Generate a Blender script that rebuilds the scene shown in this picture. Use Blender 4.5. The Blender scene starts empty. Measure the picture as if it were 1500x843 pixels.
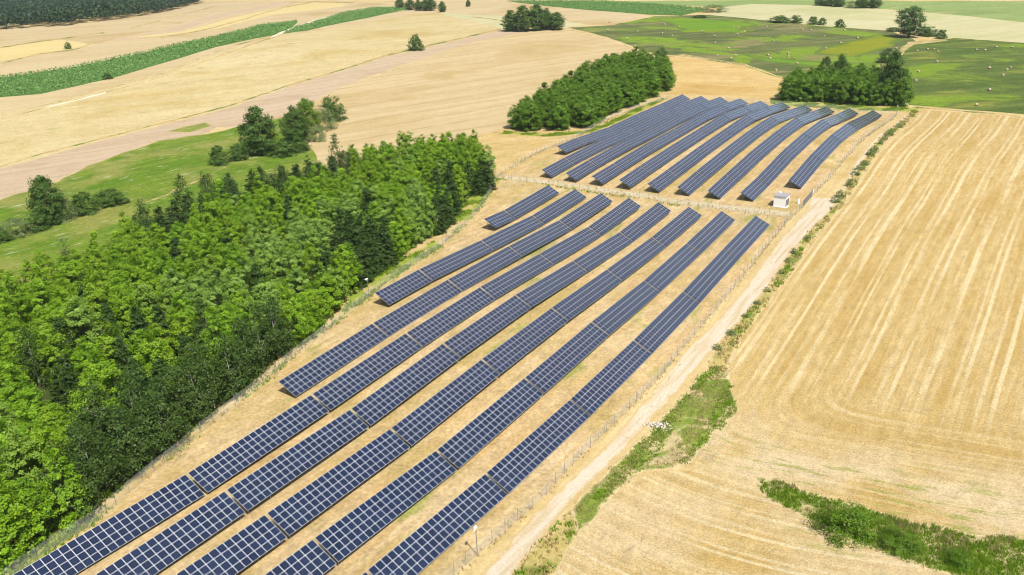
import bpy, math, random
import numpy as np
from mathutils import Vector, Matrix
from mathutils.geometry import delaunay_2d_cdt


# site survey in metres: x to the side, y away from the camera
CAM=[1173.3, 0.39893, -0.03404, 0.58791, 72.2]
BM=[(-35.0,59.3,0.746),(-58.3,103.7,-2.545),(-39.9,91.5,-0.324),(-21.6,79.3,0.909),(-3.3,67.1,0.233),(-44.9,123.7,-0.828),(-26.6,111.5,0.586),(-8.3,99.3,-0.044),(10.0,87.1,-1.735),(-49.9,155.9,-1.3),(-31.6,143.7,0.057),(-13.3,131.5,1.212),(5.0,119.3,-0.136),(23.3,107.1,-2.28),(-36.6,175.8,-0.581),(-18.3,163.6,0.569),(-0.0,151.4,1.462),(18.3,139.2,0.193),(36.6,127.0,-1.765),(-23.3,195.8,-0.167),(-5.0,183.6,0.122),(13.3,171.4,0.344),(31.6,159.2,-0.38),(49.9,147.0,-1.327),(-10.0,215.8,-0.416),(8.3,203.6,-0.591),(26.6,191.4,-0.418),(44.9,179.2,-0.172),(63.2,167.0,-0.106),(3.3,235.7,-0.47),(21.6,223.5,-0.444),(39.9,211.3,-0.061),(58.2,199.1,0.587),(76.5,186.9,0.958),(-1.7,267.9,0.225),(16.6,255.7,0.214),(34.9,243.5,0.055),(53.2,231.3,-0.203),(71.5,219.1,-0.146),(89.8,206.9,0.202),(11.6,287.9,0.864),(29.9,275.7,0.783),(48.2,263.5,0.335),(66.5,251.3,-0.247),(84.8,239.1,-0.465),(103.2,226.9,-0.24),(24.9,307.9,0.297),(43.2,295.7,0.182),(61.5,283.5,0.067),(79.9,271.3,0.211),(98.2,259.1,0.547),(116.5,246.9,0.667),(38.2,327.8,-0.638),(56.6,315.6,-0.347),(74.9,303.4,0.079),(93.2,291.2,0.525),(111.5,279.0,0.926),(129.8,266.8,0.96),(51.6,347.8,-0.565),(69.9,335.6,0.337),(88.2,323.4,0.947),(106.5,311.2,0.836),(124.8,299.0,0.572),(143.1,286.8,0.435),(64.9,367.8,-0.13),(83.2,355.6,0.694),(101.5,343.4,0.92),(119.8,331.2,0.372),(138.1,319.0,-0.056),(156.4,306.8,-0.048),(78.2,387.7,0.084),(96.5,375.5,0.302),(114.8,363.3,0.023),(133.1,351.1,-0.449),(151.4,338.9,-0.468),(169.7,326.7,-0.158),(91.5,407.7,0.183),(109.8,395.5,0.071),(128.1,383.3,-0.295),(146.4,371.1,-0.508),(164.7,358.9,-0.304)]
HILLS=[(20,720,9,150),(-250,620,6,130),(-420,950,9,180),(350,900,6,160),(600,1150,10,220),(100,1250,12,200),(-180,330,-3,110)]
MEAN=1.5
ROWS=[('near',0,-125.03,[210.14,184.72,174.32],[3.77,2.6,2.9]),('near',1,-115.5,[210.29,184.87,159.45,134.03,118.43],[3.65,2.41,2.9,3.61,3.39]),('near',2,-105.97,[208.94,183.52,158.1,132.68,107.26,81.84],[3.99,2.77,3.34,3.39,2.93,1.81]),('near',3,-96.45,[208.18,182.76,157.34,131.92,106.5,81.08,55.66,30.24],[4.02,2.59,3.21,3.75,3.33,2.41,1.81,2.44]),('near',4,-86.92,[207.78,182.36,156.94,131.52,106.1,80.68,55.26,29.84],[4.08,2.71,3.2,3.98,3.62,2.57,2.69,2.9]),('near',5,-77.4,[206.88,181.46,156.04,130.62,105.2,79.78,54.36,28.94],[4.33,3.19,3.12,3.41,3.1,2.4,3.1,4.06]),('near',6,-67.87,[206.47,181.05,155.63,130.21,104.79,79.37,53.95,28.53],[4.57,3.21,2.35,2.52,2.04,1.83,3.39,4.49]),('near',7,-58.35,[205.97,180.55,155.13,129.71,104.29,78.87,53.45,28.03],[4.81,3.46,1.78,0.98,0.74,1.37,2.99,4.26]),('far',0,-144.11,[368.18,342.08,315.98,289.88,263.78,248.28],[6.26,5.91,5.8,5.27,6.25,6.2]),('far',1,-134.73,[367.98,341.88,315.78,289.68,263.58,237.48,221.98],[6.12,6.69,6.46,5.94,6.22,5.42,4.71]),('far',2,-125.35,[367.52,341.42,315.32,289.22,263.12,237.02,221.52],[6.38,7.32,7.34,6.64,6.62,5.64,4.76]),('far',3,-115.97,[367.79,341.69,315.59,289.49,263.39,237.29,221.79],[6.2,7.63,8.09,7.21,6.79,5.59,4.81]),('far',4,-106.59,[368.3,342.2,316.1,290.0,263.9,237.8,222.3],[5.64,7.54,8.78,7.76,6.85,5.59,4.64]),('far',5,-97.21,[368.89,342.79,316.69,290.59,264.49,238.39,222.89],[5.56,7.73,9.17,8.04,6.93,5.29,4.34]),('far',6,-87.84,[369.79,343.69,317.59,291.49,265.39,239.29,223.79],[4.95,6.99,9.09,8.59,7.36,5.64,4.28]),('far',7,-78.46,[370.23,344.13,318.03,291.93,265.83,239.73,224.23],[4.73,7.07,9.21,8.73,7.69,5.68,4.31]),('far',8,-69.08,[371.82,345.72,319.62,293.52,267.42,241.32,225.82],[4.46,6.38,8.99,8.93,7.87,5.29,4.53]),('far',9,-59.7,[372.28,346.18,320.08,293.98,267.88,241.78],[4.22,6.2,8.35,8.95,7.87,5.38])]
FENCES={'left':[(-65.9,80.6),(-65.3,82.3),(-64.2,84.8),(-63.2,87.3),(-59.7,93.6),(-58.5,99.8),(-56.9,105.2),(-54.9,110.4),(-53.4,116.1),(-52.2,119.0),(-47.8,129.3),(-43.2,141.5),(-39.3,150.2),(-36.0,159.4),(-32.6,167.8),(-29.6,176.0),(-22.7,191.4),(-19.0,199.6),(-15.6,210.7),(-9.5,229.8),(-5.1,250.8),(-3.8,261.8)],'cross':[(-3.8,261.8),(15.8,250.4),(24.7,244.3),(42.3,233.5),(47.0,228.1),(60.1,219.6),(76.8,208.7)],'farleft':[(-3.8,261.8),(9.1,287.1),(26.3,314.6),(44.7,352.0),(55.9,366.7),(79.8,395.5)],'right':[(-10.5,76.0),(-8.5,79.0),(-5.7,82.9),(-3.8,85.5),(-0.3,90.3),(4.0,96.4),(8.6,104.3),(16.5,115.6),(21.4,122.9),(28.1,132.4),(33.5,141.4),(52.4,169.9),(76.8,208.7)],'farright':[(88.9,226.0),(98.7,239.6),(128.6,284.4),(160.1,332.9),(169.1,346.8)],'gate':[(77.1,208.1),(83.0,216.5),(88.9,226.0)]}
HEDGE=[(154.8,313.8,1.7,3.1),(141.0,291.4,2.0,2.5),(135.4,283.1,1.8,2.4),(130.7,276.2,1.8,1.8),(124.2,266.2,2.2,2.5),(121.1,261.5,2.3,3.2),(114.8,251.8,1.6,2.7),(112.0,248.0,1.3,2.9),(108.5,243.1,2.1,2.8),(102.7,233.1,2.3,2.4),(96.3,224.0,2.0,3.0),(93.8,220.1,1.7,3.1),(75.5,192.3,1.0,1.6),(69.8,184.0,1.2,2.0),(66.5,179.1,1.1,1.6),(63.0,173.0,1.0,1.4),(57.2,164.6,1.0,1.7),(53.3,158.9,0.8,2.0),(49.5,153.7,0.7,1.8),(44.5,146.7,1.1,2.0),(40.3,141.2,0.9,1.9)]
BALES=[(155.9,655.2),(158.9,627.3),(150.3,590.9),(152.7,562.9),(137.3,532.1),(148.7,530.7),(142.7,519.0),(187.8,684.2),(190.6,677.6),(178.7,637.0),(188.0,650.5),(215.1,682.1),(193.8,597.0),(169.5,530.1),(166.6,515.9),(184.5,536.3),(180.6,523.7),(176.1,494.1),(156.1,471.3),(238.5,618.4),(235.8,658.4),(241.9,656.3),(267.1,653.1),(257.9,605.3),(236.0,580.3),(215.7,553.8),(220.3,529.4),(260.9,549.4),(225.1,495.7),(226.0,493.6),(267.8,534.7),(278.0,541.9),(281.8,541.2),(279.3,530.4),(257.3,488.0),(230.1,454.5),(215.2,425.9),(305.4,533.2),(309.3,530.1),(324.4,543.2),(333.5,541.2),(272.4,459.3),(284.2,458.7),(265.4,433.8),(278.1,452.0),(235.0,392.7),(210.3,358.9),(92.3,728.7),(83.6,667.4),(105.9,659.5),(91.6,616.9),(91.5,579.5),(136.0,704.6),(122.5,644.2),(127.8,630.5),(144.4,686.8),(158.0,778.7)]
POLES=[(-32.6,167.8),(-5.7,82.9),(167.3,343.5),(77.3,385.9),(-4.3,268.0)]
MISC={'hut':[(75.5,219.3),(78.4,217.5),(80.6,220.8)],'rubble':(24.0,115.4),'brace':[(-60.7,91.2),(-59.7,93.6)],'trackline':[(37.8,134.0),(183.9,358.6)],'ditchline':[(36.3,99.5),(65.3,82.2)]}
WOOD=[[(-521.1,804.8),(-526.2,823.6),(-531.4,842.3),(-536.5,861.0),(-541.7,879.7),(-546.8,898.4),(-551.9,917.1),(-557.1,935.8),(-538.1,935.9),(-519.0,935.9),(-500.0,935.9),(-481.0,936.0),(-477.1,954.7),(-473.2,973.5),(-469.3,992.2),(-465.3,1011.0),(-461.4,1029.7),(-465.1,1053.3),(-468.9,1076.8),(-472.6,1100.3),(-476.4,1123.8),(-480.1,1147.3),(-483.8,1170.8),(-487.6,1194.3),(-491.3,1217.8),(-495.0,1241.4),(-498.8,1264.9),(-502.5,1288.4),(-506.2,1311.9),(-510.0,1335.4),(-513.7,1358.9),(-517.5,1382.4),(-521.2,1406.0),(-524.9,1429.5),(-528.7,1453.0),(-532.4,1476.5),(-536.1,1500.0),(-539.9,1523.5),(-543.6,1547.0),(-547.4,1570.5),(-574.4,1591.7),(-601.5,1612.9),(-628.6,1634.1),(-655.7,1655.3),(-688.0,1661.3),(-720.3,1667.2),(-752.7,1673.2),(-785.0,1679.2),(-817.3,1685.1),(-849.6,1691.1),(-882.0,1697.1),(-914.3,1703.1),(-946.6,1709.0),(-979.0,1715.0),(-1011.3,1721.0),(-1034.1,1691.3),(-1056.9,1661.7),(-1043.5,1640.3),(-1030.1,1618.9),(-1016.7,1597.4),(-1003.3,1576.0),(-989.9,1554.6),(-976.5,1533.2),(-963.1,1511.7),(-949.7,1490.3),(-936.4,1468.9),(-923.0,1447.5),(-909.6,1426.1),(-896.2,1404.6),(-882.8,1383.2),(-869.4,1361.8),(-856.0,1340.4),(-842.6,1319.0),(-829.2,1297.5),(-815.8,1276.1),(-802.4,1254.7),(-789.0,1233.3),(-775.6,1211.8),(-762.2,1190.4),(-748.8,1169.0),(-735.4,1147.6),(-722.0,1126.2),(-708.6,1104.7),(-695.2,1083.3),(-681.8,1061.9),(-668.4,1040.5),(-655.1,1019.1),(-641.7,997.6),(-628.3,976.2),(-614.9,954.8),(-601.5,933.4),(-588.1,912.0),(-574.7,890.5),(-561.3,869.1),(-547.9,847.7),(-534.5,826.3)]]
ZONES=[
('mown_grass','compound',[(-65.9,80.6),(-65.3,82.3),(-64.2,84.8),(-63.2,87.3),(-59.7,93.6),(-58.5,99.8),(-56.9,105.2),(-54.9,110.4),(-53.4,116.1),(-52.2,119.0),(-47.8,129.3),(-43.2,141.5),(-39.3,150.2),(-36.0,159.4),(-32.6,167.8),(-29.6,176.0),(-22.7,191.4),(-19.0,199.6),(-15.6,210.7),(-9.5,229.8),(-5.1,250.8),(-3.8,261.8),(-3.8,261.8),(15.8,250.4),(24.7,244.3),(42.3,233.5),(47.0,228.1),(60.1,219.6),(76.8,208.7),(76.8,208.7),(52.4,169.9),(33.5,141.4),(28.1,132.4),(21.4,122.9),(16.5,115.6),(8.6,104.3),(4.0,96.4),(-0.3,90.3),(-3.8,85.5),(-5.7,82.9),(-8.5,79.0),(-10.5,76.0),(-30.0,55.0),(-90.0,60.0)]),
('mown_grass','compound',[(-3.8,261.8),(9.1,287.1),(26.3,314.6),(44.7,352.0),(55.9,366.7),(79.8,395.5),(81.8,397.0),(129.9,384.7),(170.5,350.0),(169.1,346.8),(160.1,332.9),(128.6,284.4),(98.7,239.6),(88.9,226.0),(88.9,226.0),(83.0,216.5),(77.1,208.1),(76.8,208.7),(60.1,219.6),(47.0,228.1),(42.3,233.5),(24.7,244.3),(15.8,250.4),(-3.8,261.8)]),
('stubble_field','tan_far',[(-214.7,300.0),(-207.2,306.0),(-199.4,311.3),(-196.6,317.1),(-192.7,324.1),(-189.5,329.2),(-186.6,336.4),(-182.7,341.2),(-179.4,347.6),(-176.3,354.0),(-172.9,360.5),(-169.5,366.4),(-166.1,373.3),(-163.8,379.1),(-160.4,385.5),(-157.4,391.9),(-153.7,398.1),(-151.0,404.3),(-147.8,410.2),(-144.1,416.6),(-140.4,424.8),(-138.6,432.0),(-134.9,439.2),(-131.1,445.6),(-127.9,453.8),(-124.1,460.7),(-120.9,468.1),(-118.1,475.6),(-114.0,483.7),(-110.2,491.1),(-107.7,498.5),(-105.1,505.4),(-100.8,512.6),(-96.3,521.6),(-91.0,530.1),(-86.3,539.2),(-81.0,547.3),(-75.4,555.7),(-71.5,564.5),(-65.2,573.7),(-61.2,582.0),(-55.2,590.8),(-51.1,600.5),(-45.9,608.7),(-40.1,617.4),(-35.0,627.1),(-30.2,634.2),(-27.0,646.0),(-21.9,657.3),(-17.9,667.8),(-14.0,678.8),(-9.3,690.0),(-5.2,702.5),(-0.8,711.0),(-0.1,726.1),(-2.5,740.1),(-2.1,752.5),(-2.9,765.8),(-2.6,781.0),(-3.2,794.1),(-1.8,806.4),(-3.4,820.7),(-4.7,833.7),(-4.2,848.4),(-5.0,861.7),(-10.7,877.2),(-17.4,892.6),(-24.6,909.2),(-31.3,922.8),(-38.0,937.1),(-45.8,954.0),(-51.8,969.9),(-59.2,982.3),(-64.2,1000.0),(-73.9,1015.6),(-79.7,1027.3),(-89.8,1047.8),(-97.0,1066.4),(-108.8,1085.9),(-118.6,1104.0),(-127.5,1125.3),(-136.6,1141.8),(-148.4,1162.0),(-157.4,1180.0),(-168.2,1202.0),(-174.7,1217.4),(-184.3,1239.1),(-197.9,1255.7),(-205.1,1276.1),(-214.4,1293.9),(-223.9,1315.3),(-230.8,1331.3),(-244.2,1354.2),(-253.9,1369.1),(-262.2,1389.4),(-281.0,1405.8),(-304.1,1422.4),(-322.7,1441.0),(-343.4,1452.7),(-365.2,1473.3),(-384.7,1484.6),(-405.1,1504.2),(-427.6,1518.1),(-453.9,1536.6),(-481.5,1550.5),(-502.9,1569.2),(-529.8,1582.5),(-554.9,1597.3),(-552.7,1572.6),(-548.6,1550.1),(-540.7,1526.3),(-538.9,1504.7),(-537.0,1480.9),(-535.8,1455.7),(-527.6,1428.5),(-526.5,1409.7),(-521.2,1383.0),(-517.4,1360.2),(-511.9,1337.9),(-509.4,1312.7),(-505.1,1291.8),(-500.6,1267.2),(-497.3,1240.8),(-494.1,1219.9),(-489.0,1194.1),(-487.5,1171.8),(-481.7,1147.5),(-477.7,1124.8),(-472.9,1102.1),(-468.0,1078.9),(-464.2,1052.9),(-461.5,1030.3),(-465.7,1011.6),(-468.0,991.4),(-475.1,974.8),(-477.1,955.5),(-482.5,937.9),(-497.6,943.5),(-516.2,951.4),(-533.4,958.6),(-551.9,968.0),(-568.1,974.3),(-585.4,979.1),(-602.3,989.1),(-620.6,997.2),(-638.8,1005.7),(-655.9,1011.4),(-673.2,1020.2),(-660.5,1001.6),(-650.8,984.9),(-639.0,967.0),(-626.7,947.5),(-615.8,930.5),(-603.1,911.9),(-591.6,895.8),(-581.1,875.2),(-570.3,857.0),(-558.5,839.6),(-547.6,822.6),(-537.2,803.1),(-522.0,787.0),(-511.8,768.6),(-499.3,750.6),(-489.2,731.2),(-477.9,713.6),(-466.9,695.7),(-455.0,678.0),(-442.8,659.2),(-432.1,643.8),(-420.5,625.2),(-408.2,607.3),(-397.1,587.2),(-386.4,570.0),(-376.0,552.0),(-364.3,533.0),(-351.7,516.3),(-340.9,497.6),(-329.4,480.1),(-317.8,462.3),(-306.4,444.7),(-294.2,426.7),(-283.7,407.9),(-271.3,390.3),(-260.3,370.5),(-250.9,354.7),(-237.1,337.6),(-225.3,318.7)]),
('stubble_field','strip_far',[(-350.4,731.8),(-348.6,747.2),(-347.9,762.6),(-347.0,777.9),(-346.6,791.4),(-345.8,806.1),(-342.5,820.8),(-341.9,836.5),(-341.2,851.2),(-341.8,865.6),(-341.2,882.8),(-345.0,901.1),(-346.7,919.0),(-347.4,938.1),(-352.9,958.7),(-352.3,975.7),(-354.9,993.1),(-357.8,1012.6),(-358.7,1031.1),(-361.5,1047.9),(-364.1,1068.0),(-364.5,1084.7),(-368.6,1104.8),(-369.4,1122.5),(-374.1,1139.6),(-374.8,1164.5),(-378.2,1190.1),(-377.3,1213.1),(-381.1,1236.7),(-379.4,1258.7),(-382.6,1286.0),(-385.8,1310.3),(-387.1,1335.0),(-387.7,1357.8),(-387.5,1382.8),(-390.2,1404.1),(-394.7,1431.1),(-394.3,1454.0),(-396.2,1476.6),(-357.1,1448.4),(-355.4,1427.7),(-355.1,1406.8),(-350.3,1383.9),(-351.9,1365.0),(-350.1,1344.3),(-347.7,1320.6),(-346.0,1301.2),(-344.0,1278.0),(-343.0,1253.8),(-342.9,1236.2),(-339.1,1213.3),(-337.8,1190.4),(-336.6,1168.4),(-335.0,1147.1),(-334.2,1127.0),(-332.8,1105.7),(-330.2,1083.8),(-327.6,1059.9),(-329.3,1040.8),(-325.3,1024.7),(-323.9,1006.0),(-324.0,988.4),(-320.9,969.2),(-320.9,952.6),(-318.2,932.3),(-316.9,917.9),(-315.6,900.5),(-313.4,881.7),(-311.9,865.0),(-311.7,847.9),(-307.8,828.8),(-309.1,811.3),(-310.7,798.1),(-317.0,783.2),(-322.3,767.7),(-326.0,755.2),(-332.4,739.6),(-336.0,726.1)]),
('stubble_field','gold_far',[(-382.4,582.8),(-380.3,597.3),(-379.0,610.2),(-379.0,626.4),(-371.0,640.9),(-365.4,654.9),(-358.8,670.1),(-355.1,683.0),(-351.7,697.1),(-345.0,711.7),(-356.4,721.6),(-368.0,734.3),(-376.3,744.2),(-388.1,756.3),(-399.5,765.6),(-410.0,779.6),(-423.6,767.3),(-437.9,758.0),(-447.4,745.8),(-457.9,731.6),(-467.6,718.3),(-460.7,707.1),(-453.3,697.0),(-447.4,684.6),(-439.7,672.1),(-434.0,662.1),(-425.8,649.7),(-417.6,638.0),(-410.9,627.4),(-403.2,616.9),(-397.4,605.4),(-389.7,593.4)]),
('stubble_field','gold_far',[(-346.2,764.8),(-337.5,776.5),(-325.9,788.2),(-315.6,799.9),(-307.5,812.2),(-308.8,827.9),(-309.2,845.2),(-310.0,862.4),(-308.3,876.3),(-309.4,894.2),(-310.5,912.7),(-310.1,926.9),(-311.6,940.8),(-311.5,958.4),(-312.6,975.5),(-312.3,993.6),(-312.5,1009.5),(-315.1,1029.7),(-315.0,1048.5),(-314.4,1070.6),(-319.7,1094.7),(-316.5,1112.9),(-321.0,1138.9),(-321.2,1153.7),(-323.1,1179.8),(-322.6,1199.4),(-323.0,1220.5),(-326.0,1238.8),(-326.1,1260.6),(-327.8,1285.4),(-328.1,1304.4),(-329.8,1326.4),(-329.8,1345.0),(-331.8,1370.0),(-332.2,1388.1),(-335.2,1407.3),(-314.4,1396.2),(-292.5,1376.4),(-272.4,1361.2),(-250.8,1344.6),(-230.8,1329.6),(-226.9,1303.4),(-228.5,1281.0),(-228.7,1254.1),(-226.3,1230.4),(-225.2,1204.5),(-223.5,1179.6),(-232.5,1158.9),(-236.3,1139.5),(-243.4,1122.5),(-249.6,1101.8),(-257.8,1082.4),(-264.5,1061.1),(-269.1,1041.8),(-275.5,1023.6),(-278.0,1006.3),(-276.8,987.3),(-279.3,970.3),(-278.6,954.5),(-279.1,936.1),(-280.0,920.7),(-278.8,902.5),(-281.6,885.7),(-280.4,868.1),(-279.4,851.4),(-282.3,832.5),(-286.8,819.4),(-293.8,805.0),(-302.0,791.2),(-306.4,777.2),(-315.2,762.5),(-330.5,763.7)]),
('wheat_field','wheat',[(-267.6,386.8),(-264.9,395.3),(-261.9,405.4),(-259.1,415.3),(-255.0,424.2),(-250.8,434.4),(-248.0,444.6),(-243.1,455.9),(-237.9,465.4),(-234.2,475.7),(-229.7,484.2),(-226.4,492.0),(-223.4,502.7),(-219.9,510.9),(-216.1,519.1),(-214.2,528.5),(-211.5,539.2),(-211.5,549.5),(-210.0,558.7),(-211.4,569.2),(-209.4,580.0),(-208.1,590.2),(-205.8,601.3),(-205.1,612.9),(-204.4,621.7),(-201.9,631.5),(-202.7,645.2),(-199.3,656.2),(-197.3,668.0),(-196.6,678.8),(-195.4,690.6),(-192.5,701.6),(-186.0,720.1),(-181.5,733.4),(-173.4,748.9),(-170.3,762.6),(-164.1,774.8),(-160.2,788.8),(-154.2,803.0),(-148.0,815.3),(-144.8,828.7),(-139.5,845.3),(-136.1,859.7),(-131.2,877.5),(-123.7,894.1),(-121.6,908.7),(-115.2,925.1),(-110.2,942.1),(-105.0,956.4),(-92.7,964.6),(-77.3,972.6),(-70.2,957.2),(-65.8,944.3),(-58.6,931.1),(-57.8,917.0),(-50.3,902.2),(-46.2,889.0),(-40.1,874.8),(-37.0,860.0),(-32.6,844.6),(-26.6,831.0),(-21.5,820.8),(-15.5,803.1),(-13.5,789.1),(-7.7,773.6),(-0.5,761.5),(-0.8,752.5),(-1.0,737.5),(-0.9,724.8),(-2.0,712.6),(-0.3,700.3),(-7.2,689.2),(-11.8,680.0),(-15.3,670.1),(-19.5,659.3),(-24.6,649.5),(-29.6,637.6),(-35.0,628.9),(-42.5,621.8),(-47.7,613.6),(-53.1,602.6),(-58.9,594.2),(-63.6,586.9),(-70.0,576.5),(-76.3,568.7),(-82.7,558.5),(-85.6,551.0),(-90.4,541.9),(-95.5,534.4),(-98.3,524.3),(-103.0,516.2),(-105.2,508.8),(-111.2,501.1),(-113.5,490.7),(-120.1,483.6),(-122.8,474.4),(-125.8,467.0),(-127.8,458.6),(-131.9,450.1),(-134.5,440.8),(-137.3,433.3),(-141.0,425.4),(-143.8,417.7),(-147.1,410.3),(-152.8,404.0),(-156.7,397.7),(-160.8,390.7),(-163.9,384.6),(-168.4,378.2),(-171.8,369.9),(-176.4,364.3),(-180.7,357.3),(-183.2,351.8),(-185.6,346.4),(-187.9,339.5),(-191.3,334.2),(-193.9,327.9),(-195.9,322.4),(-198.5,316.6),(-201.5,310.3),(-204.2,304.1),(-206.4,297.7),(-210.4,292.6),(-212.6,298.1),(-216.8,303.7),(-219.9,309.7),(-223.2,315.6),(-228.0,321.7),(-231.6,327.3),(-235.9,332.9),(-238.3,338.5),(-242.3,345.0),(-246.0,351.5),(-249.9,356.3),(-253.5,361.2),(-257.9,368.4),(-261.0,374.6),(-264.6,379.7)]),
('stubble_field','tan_far',[(-78.7,1029.8),(-72.1,1013.5),(-67.2,1000.1),(-61.0,985.5),(-54.5,969.4),(-49.9,955.3),(-43.3,940.2),(-36.0,924.5),(-32.1,909.1),(-24.4,894.0),(-18.0,879.3),(-12.9,863.6),(-7.1,850.2),(-1.2,833.9),(4.6,822.2),(10.2,808.5),(18.3,797.5),(23.6,784.6),(28.4,771.8),(36.3,757.7),(40.9,745.7),(48.6,733.8),(54.7,721.5),(68.3,715.8),(80.6,712.3),(94.8,708.1),(101.4,720.3),(109.0,731.9),(113.8,743.6),(120.5,757.2),(126.6,766.5),(133.4,779.4),(139.3,791.3),(138.7,804.8),(135.8,818.6),(133.7,833.0),(133.0,849.4),(129.7,862.3),(126.2,876.3),(126.1,891.3),(123.9,906.2),(121.8,919.4),(116.0,934.5),(105.8,952.3),(98.9,968.9),(92.0,985.6),(84.8,1003.5),(77.5,1019.6),(69.1,1035.0),(62.4,1053.7),(55.7,1070.6),(41.6,1084.5),(24.7,1098.5),(11.7,1113.3),(-3.3,1125.0),(-19.0,1138.7),(-35.6,1152.0),(-48.5,1167.3),(-64.0,1180.1),(-75.9,1193.2),(-91.9,1207.0),(-107.8,1222.0),(-121.5,1234.7),(-138.5,1250.9),(-151.9,1263.9),(-165.9,1277.7),(-182.1,1290.4),(-176.4,1270.5),(-167.7,1250.0),(-157.6,1230.6),(-152.4,1207.8),(-144.3,1191.0),(-138.9,1169.4),(-131.2,1148.4),(-123.6,1126.6),(-115.1,1106.8),(-104.3,1089.9),(-97.1,1069.3),(-88.3,1049.5)]),
('stubble_field','pale_far',[(-75.4,972.5),(-67.0,958.6),(-59.1,946.3),(-49.4,933.6),(-39.2,920.8),(-32.5,908.4),(-22.6,896.7),(-14.0,881.6),(-6.4,870.1),(2.7,856.8),(8.7,844.9),(16.2,831.9),(21.5,817.2),(26.7,806.0),(34.5,790.9),(39.9,781.5),(47.4,767.6),(53.4,755.4),(59.1,743.6),(66.4,729.7),(71.2,716.6),(61.4,708.7),(54.1,698.3),(40.1,698.3),(25.8,700.0),(12.6,700.0),(-2.5,699.5),(-5.2,713.8),(-8.6,727.4),(-12.5,741.5),(-15.6,755.1),(-20.2,768.5),(-22.7,782.1),(-28.0,795.1),(-30.7,810.0),(-33.6,822.8),(-37.2,836.4),(-42.3,849.8),(-45.4,864.8),(-49.5,877.1),(-54.5,891.2),(-57.2,904.5),(-61.2,917.6),(-64.7,932.3),(-67.3,945.5),(-71.6,959.0)]),
('maize_field','maize_ground',[(-304.8,443.0),(-309.6,452.6),(-314.6,460.4),(-320.7,468.8),(-326.0,477.7),(-331.1,486.2),(-336.5,494.5),(-341.8,503.0),(-337.4,514.2),(-332.0,524.2),(-328.1,536.0),(-316.8,543.5),(-307.3,553.2),(-295.6,562.6),(-290.3,574.1),(-284.6,583.2),(-281.3,595.6),(-277.3,604.9),(-271.6,617.4),(-268.5,627.1),(-267.8,639.9),(-265.0,651.9),(-262.2,664.6),(-260.0,675.2),(-257.5,687.6),(-256.0,698.8),(-253.5,709.1),(-251.3,725.1),(-250.6,739.4),(-250.6,753.8),(-250.0,767.8),(-248.5,781.9),(-247.9,796.9),(-248.0,811.7),(-247.8,827.3),(-247.4,839.8),(-246.7,855.6),(-242.5,869.9),(-232.7,881.4),(-227.3,897.6),(-221.5,910.5),(-218.3,896.0),(-214.6,880.2),(-213.1,865.7),(-210.2,849.5),(-207.0,833.0),(-205.6,818.6),(-203.7,803.8),(-202.4,792.2),(-201.2,777.2),(-199.6,764.4),(-201.5,750.4),(-198.7,736.5),(-198.3,723.3),(-201.4,710.9),(-206.2,700.0),(-207.9,689.7),(-211.5,676.7),(-213.8,665.6),(-216.5,653.9),(-220.6,641.8),(-221.7,629.8),(-223.4,618.6),(-224.8,607.1),(-226.1,596.0),(-228.0,584.3),(-230.9,571.5),(-233.0,562.5),(-235.9,552.0),(-237.5,543.4),(-240.1,531.8),(-242.3,522.1),(-245.7,512.5),(-251.5,502.0),(-256.3,492.3),(-262.4,481.1),(-267.4,471.6),(-277.3,468.6),(-287.3,466.2),(-293.1,457.9),(-298.4,450.3)]),
('maize_field','maize_ground',[(-193.2,735.4),(-194.8,749.0),(-194.6,762.6),(-196.8,775.6),(-198.6,788.7),(-199.3,801.9),(-199.1,817.3),(-200.2,833.3),(-198.3,850.1),(-197.6,864.3),(-197.1,880.3),(-197.4,895.2),(-198.0,911.2),(-195.5,925.4),(-196.9,942.8),(-195.7,958.2),(-196.7,973.1),(-194.7,989.5),(-194.5,1004.1),(-193.9,1019.3),(-190.3,1037.2),(-183.6,1055.6),(-179.9,1071.9),(-174.3,1091.9),(-171.8,1108.0),(-150.0,1096.2),(-130.7,1084.2),(-115.0,1073.1),(-117.8,1053.2),(-123.7,1032.9),(-127.7,1012.8),(-135.1,994.6),(-139.1,975.1),(-142.7,957.6),(-146.3,939.9),(-149.0,924.8),(-153.7,909.9),(-157.3,893.2),(-160.8,876.7),(-164.6,860.6),(-167.2,844.4),(-169.8,829.2),(-173.0,812.9),(-173.7,797.3),(-176.2,782.2),(-177.2,765.3),(-186.9,749.6)]),
('maize_field','maize_ground',[(4.9,1102.1),(13.2,1085.8),(20.5,1067.7),(28.6,1049.8),(35.9,1035.4),(43.8,1015.2),(50.0,999.4),(57.8,982.7),(66.3,968.6),(69.8,951.8),(78.3,937.2),(83.3,922.3),(91.8,904.8),(96.4,890.6),(105.0,878.2),(111.8,863.2),(118.6,849.9),(124.9,834.5),(132.7,822.4),(139.9,807.7),(154.0,800.1),(168.1,791.5),(176.8,803.6),(184.7,816.2),(193.3,827.5),(201.7,840.0),(209.1,851.7),(203.5,866.7),(196.3,882.3),(190.2,897.5),(184.9,911.6),(177.3,927.9),(171.3,941.9),(162.9,956.5),(154.0,972.3),(145.0,985.8),(135.9,1000.9),(127.4,1013.8),(118.0,1030.3),(103.9,1040.4),(87.0,1050.7),(71.1,1061.0),(53.7,1070.5),(37.2,1081.6),(21.0,1091.7)]),
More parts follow.
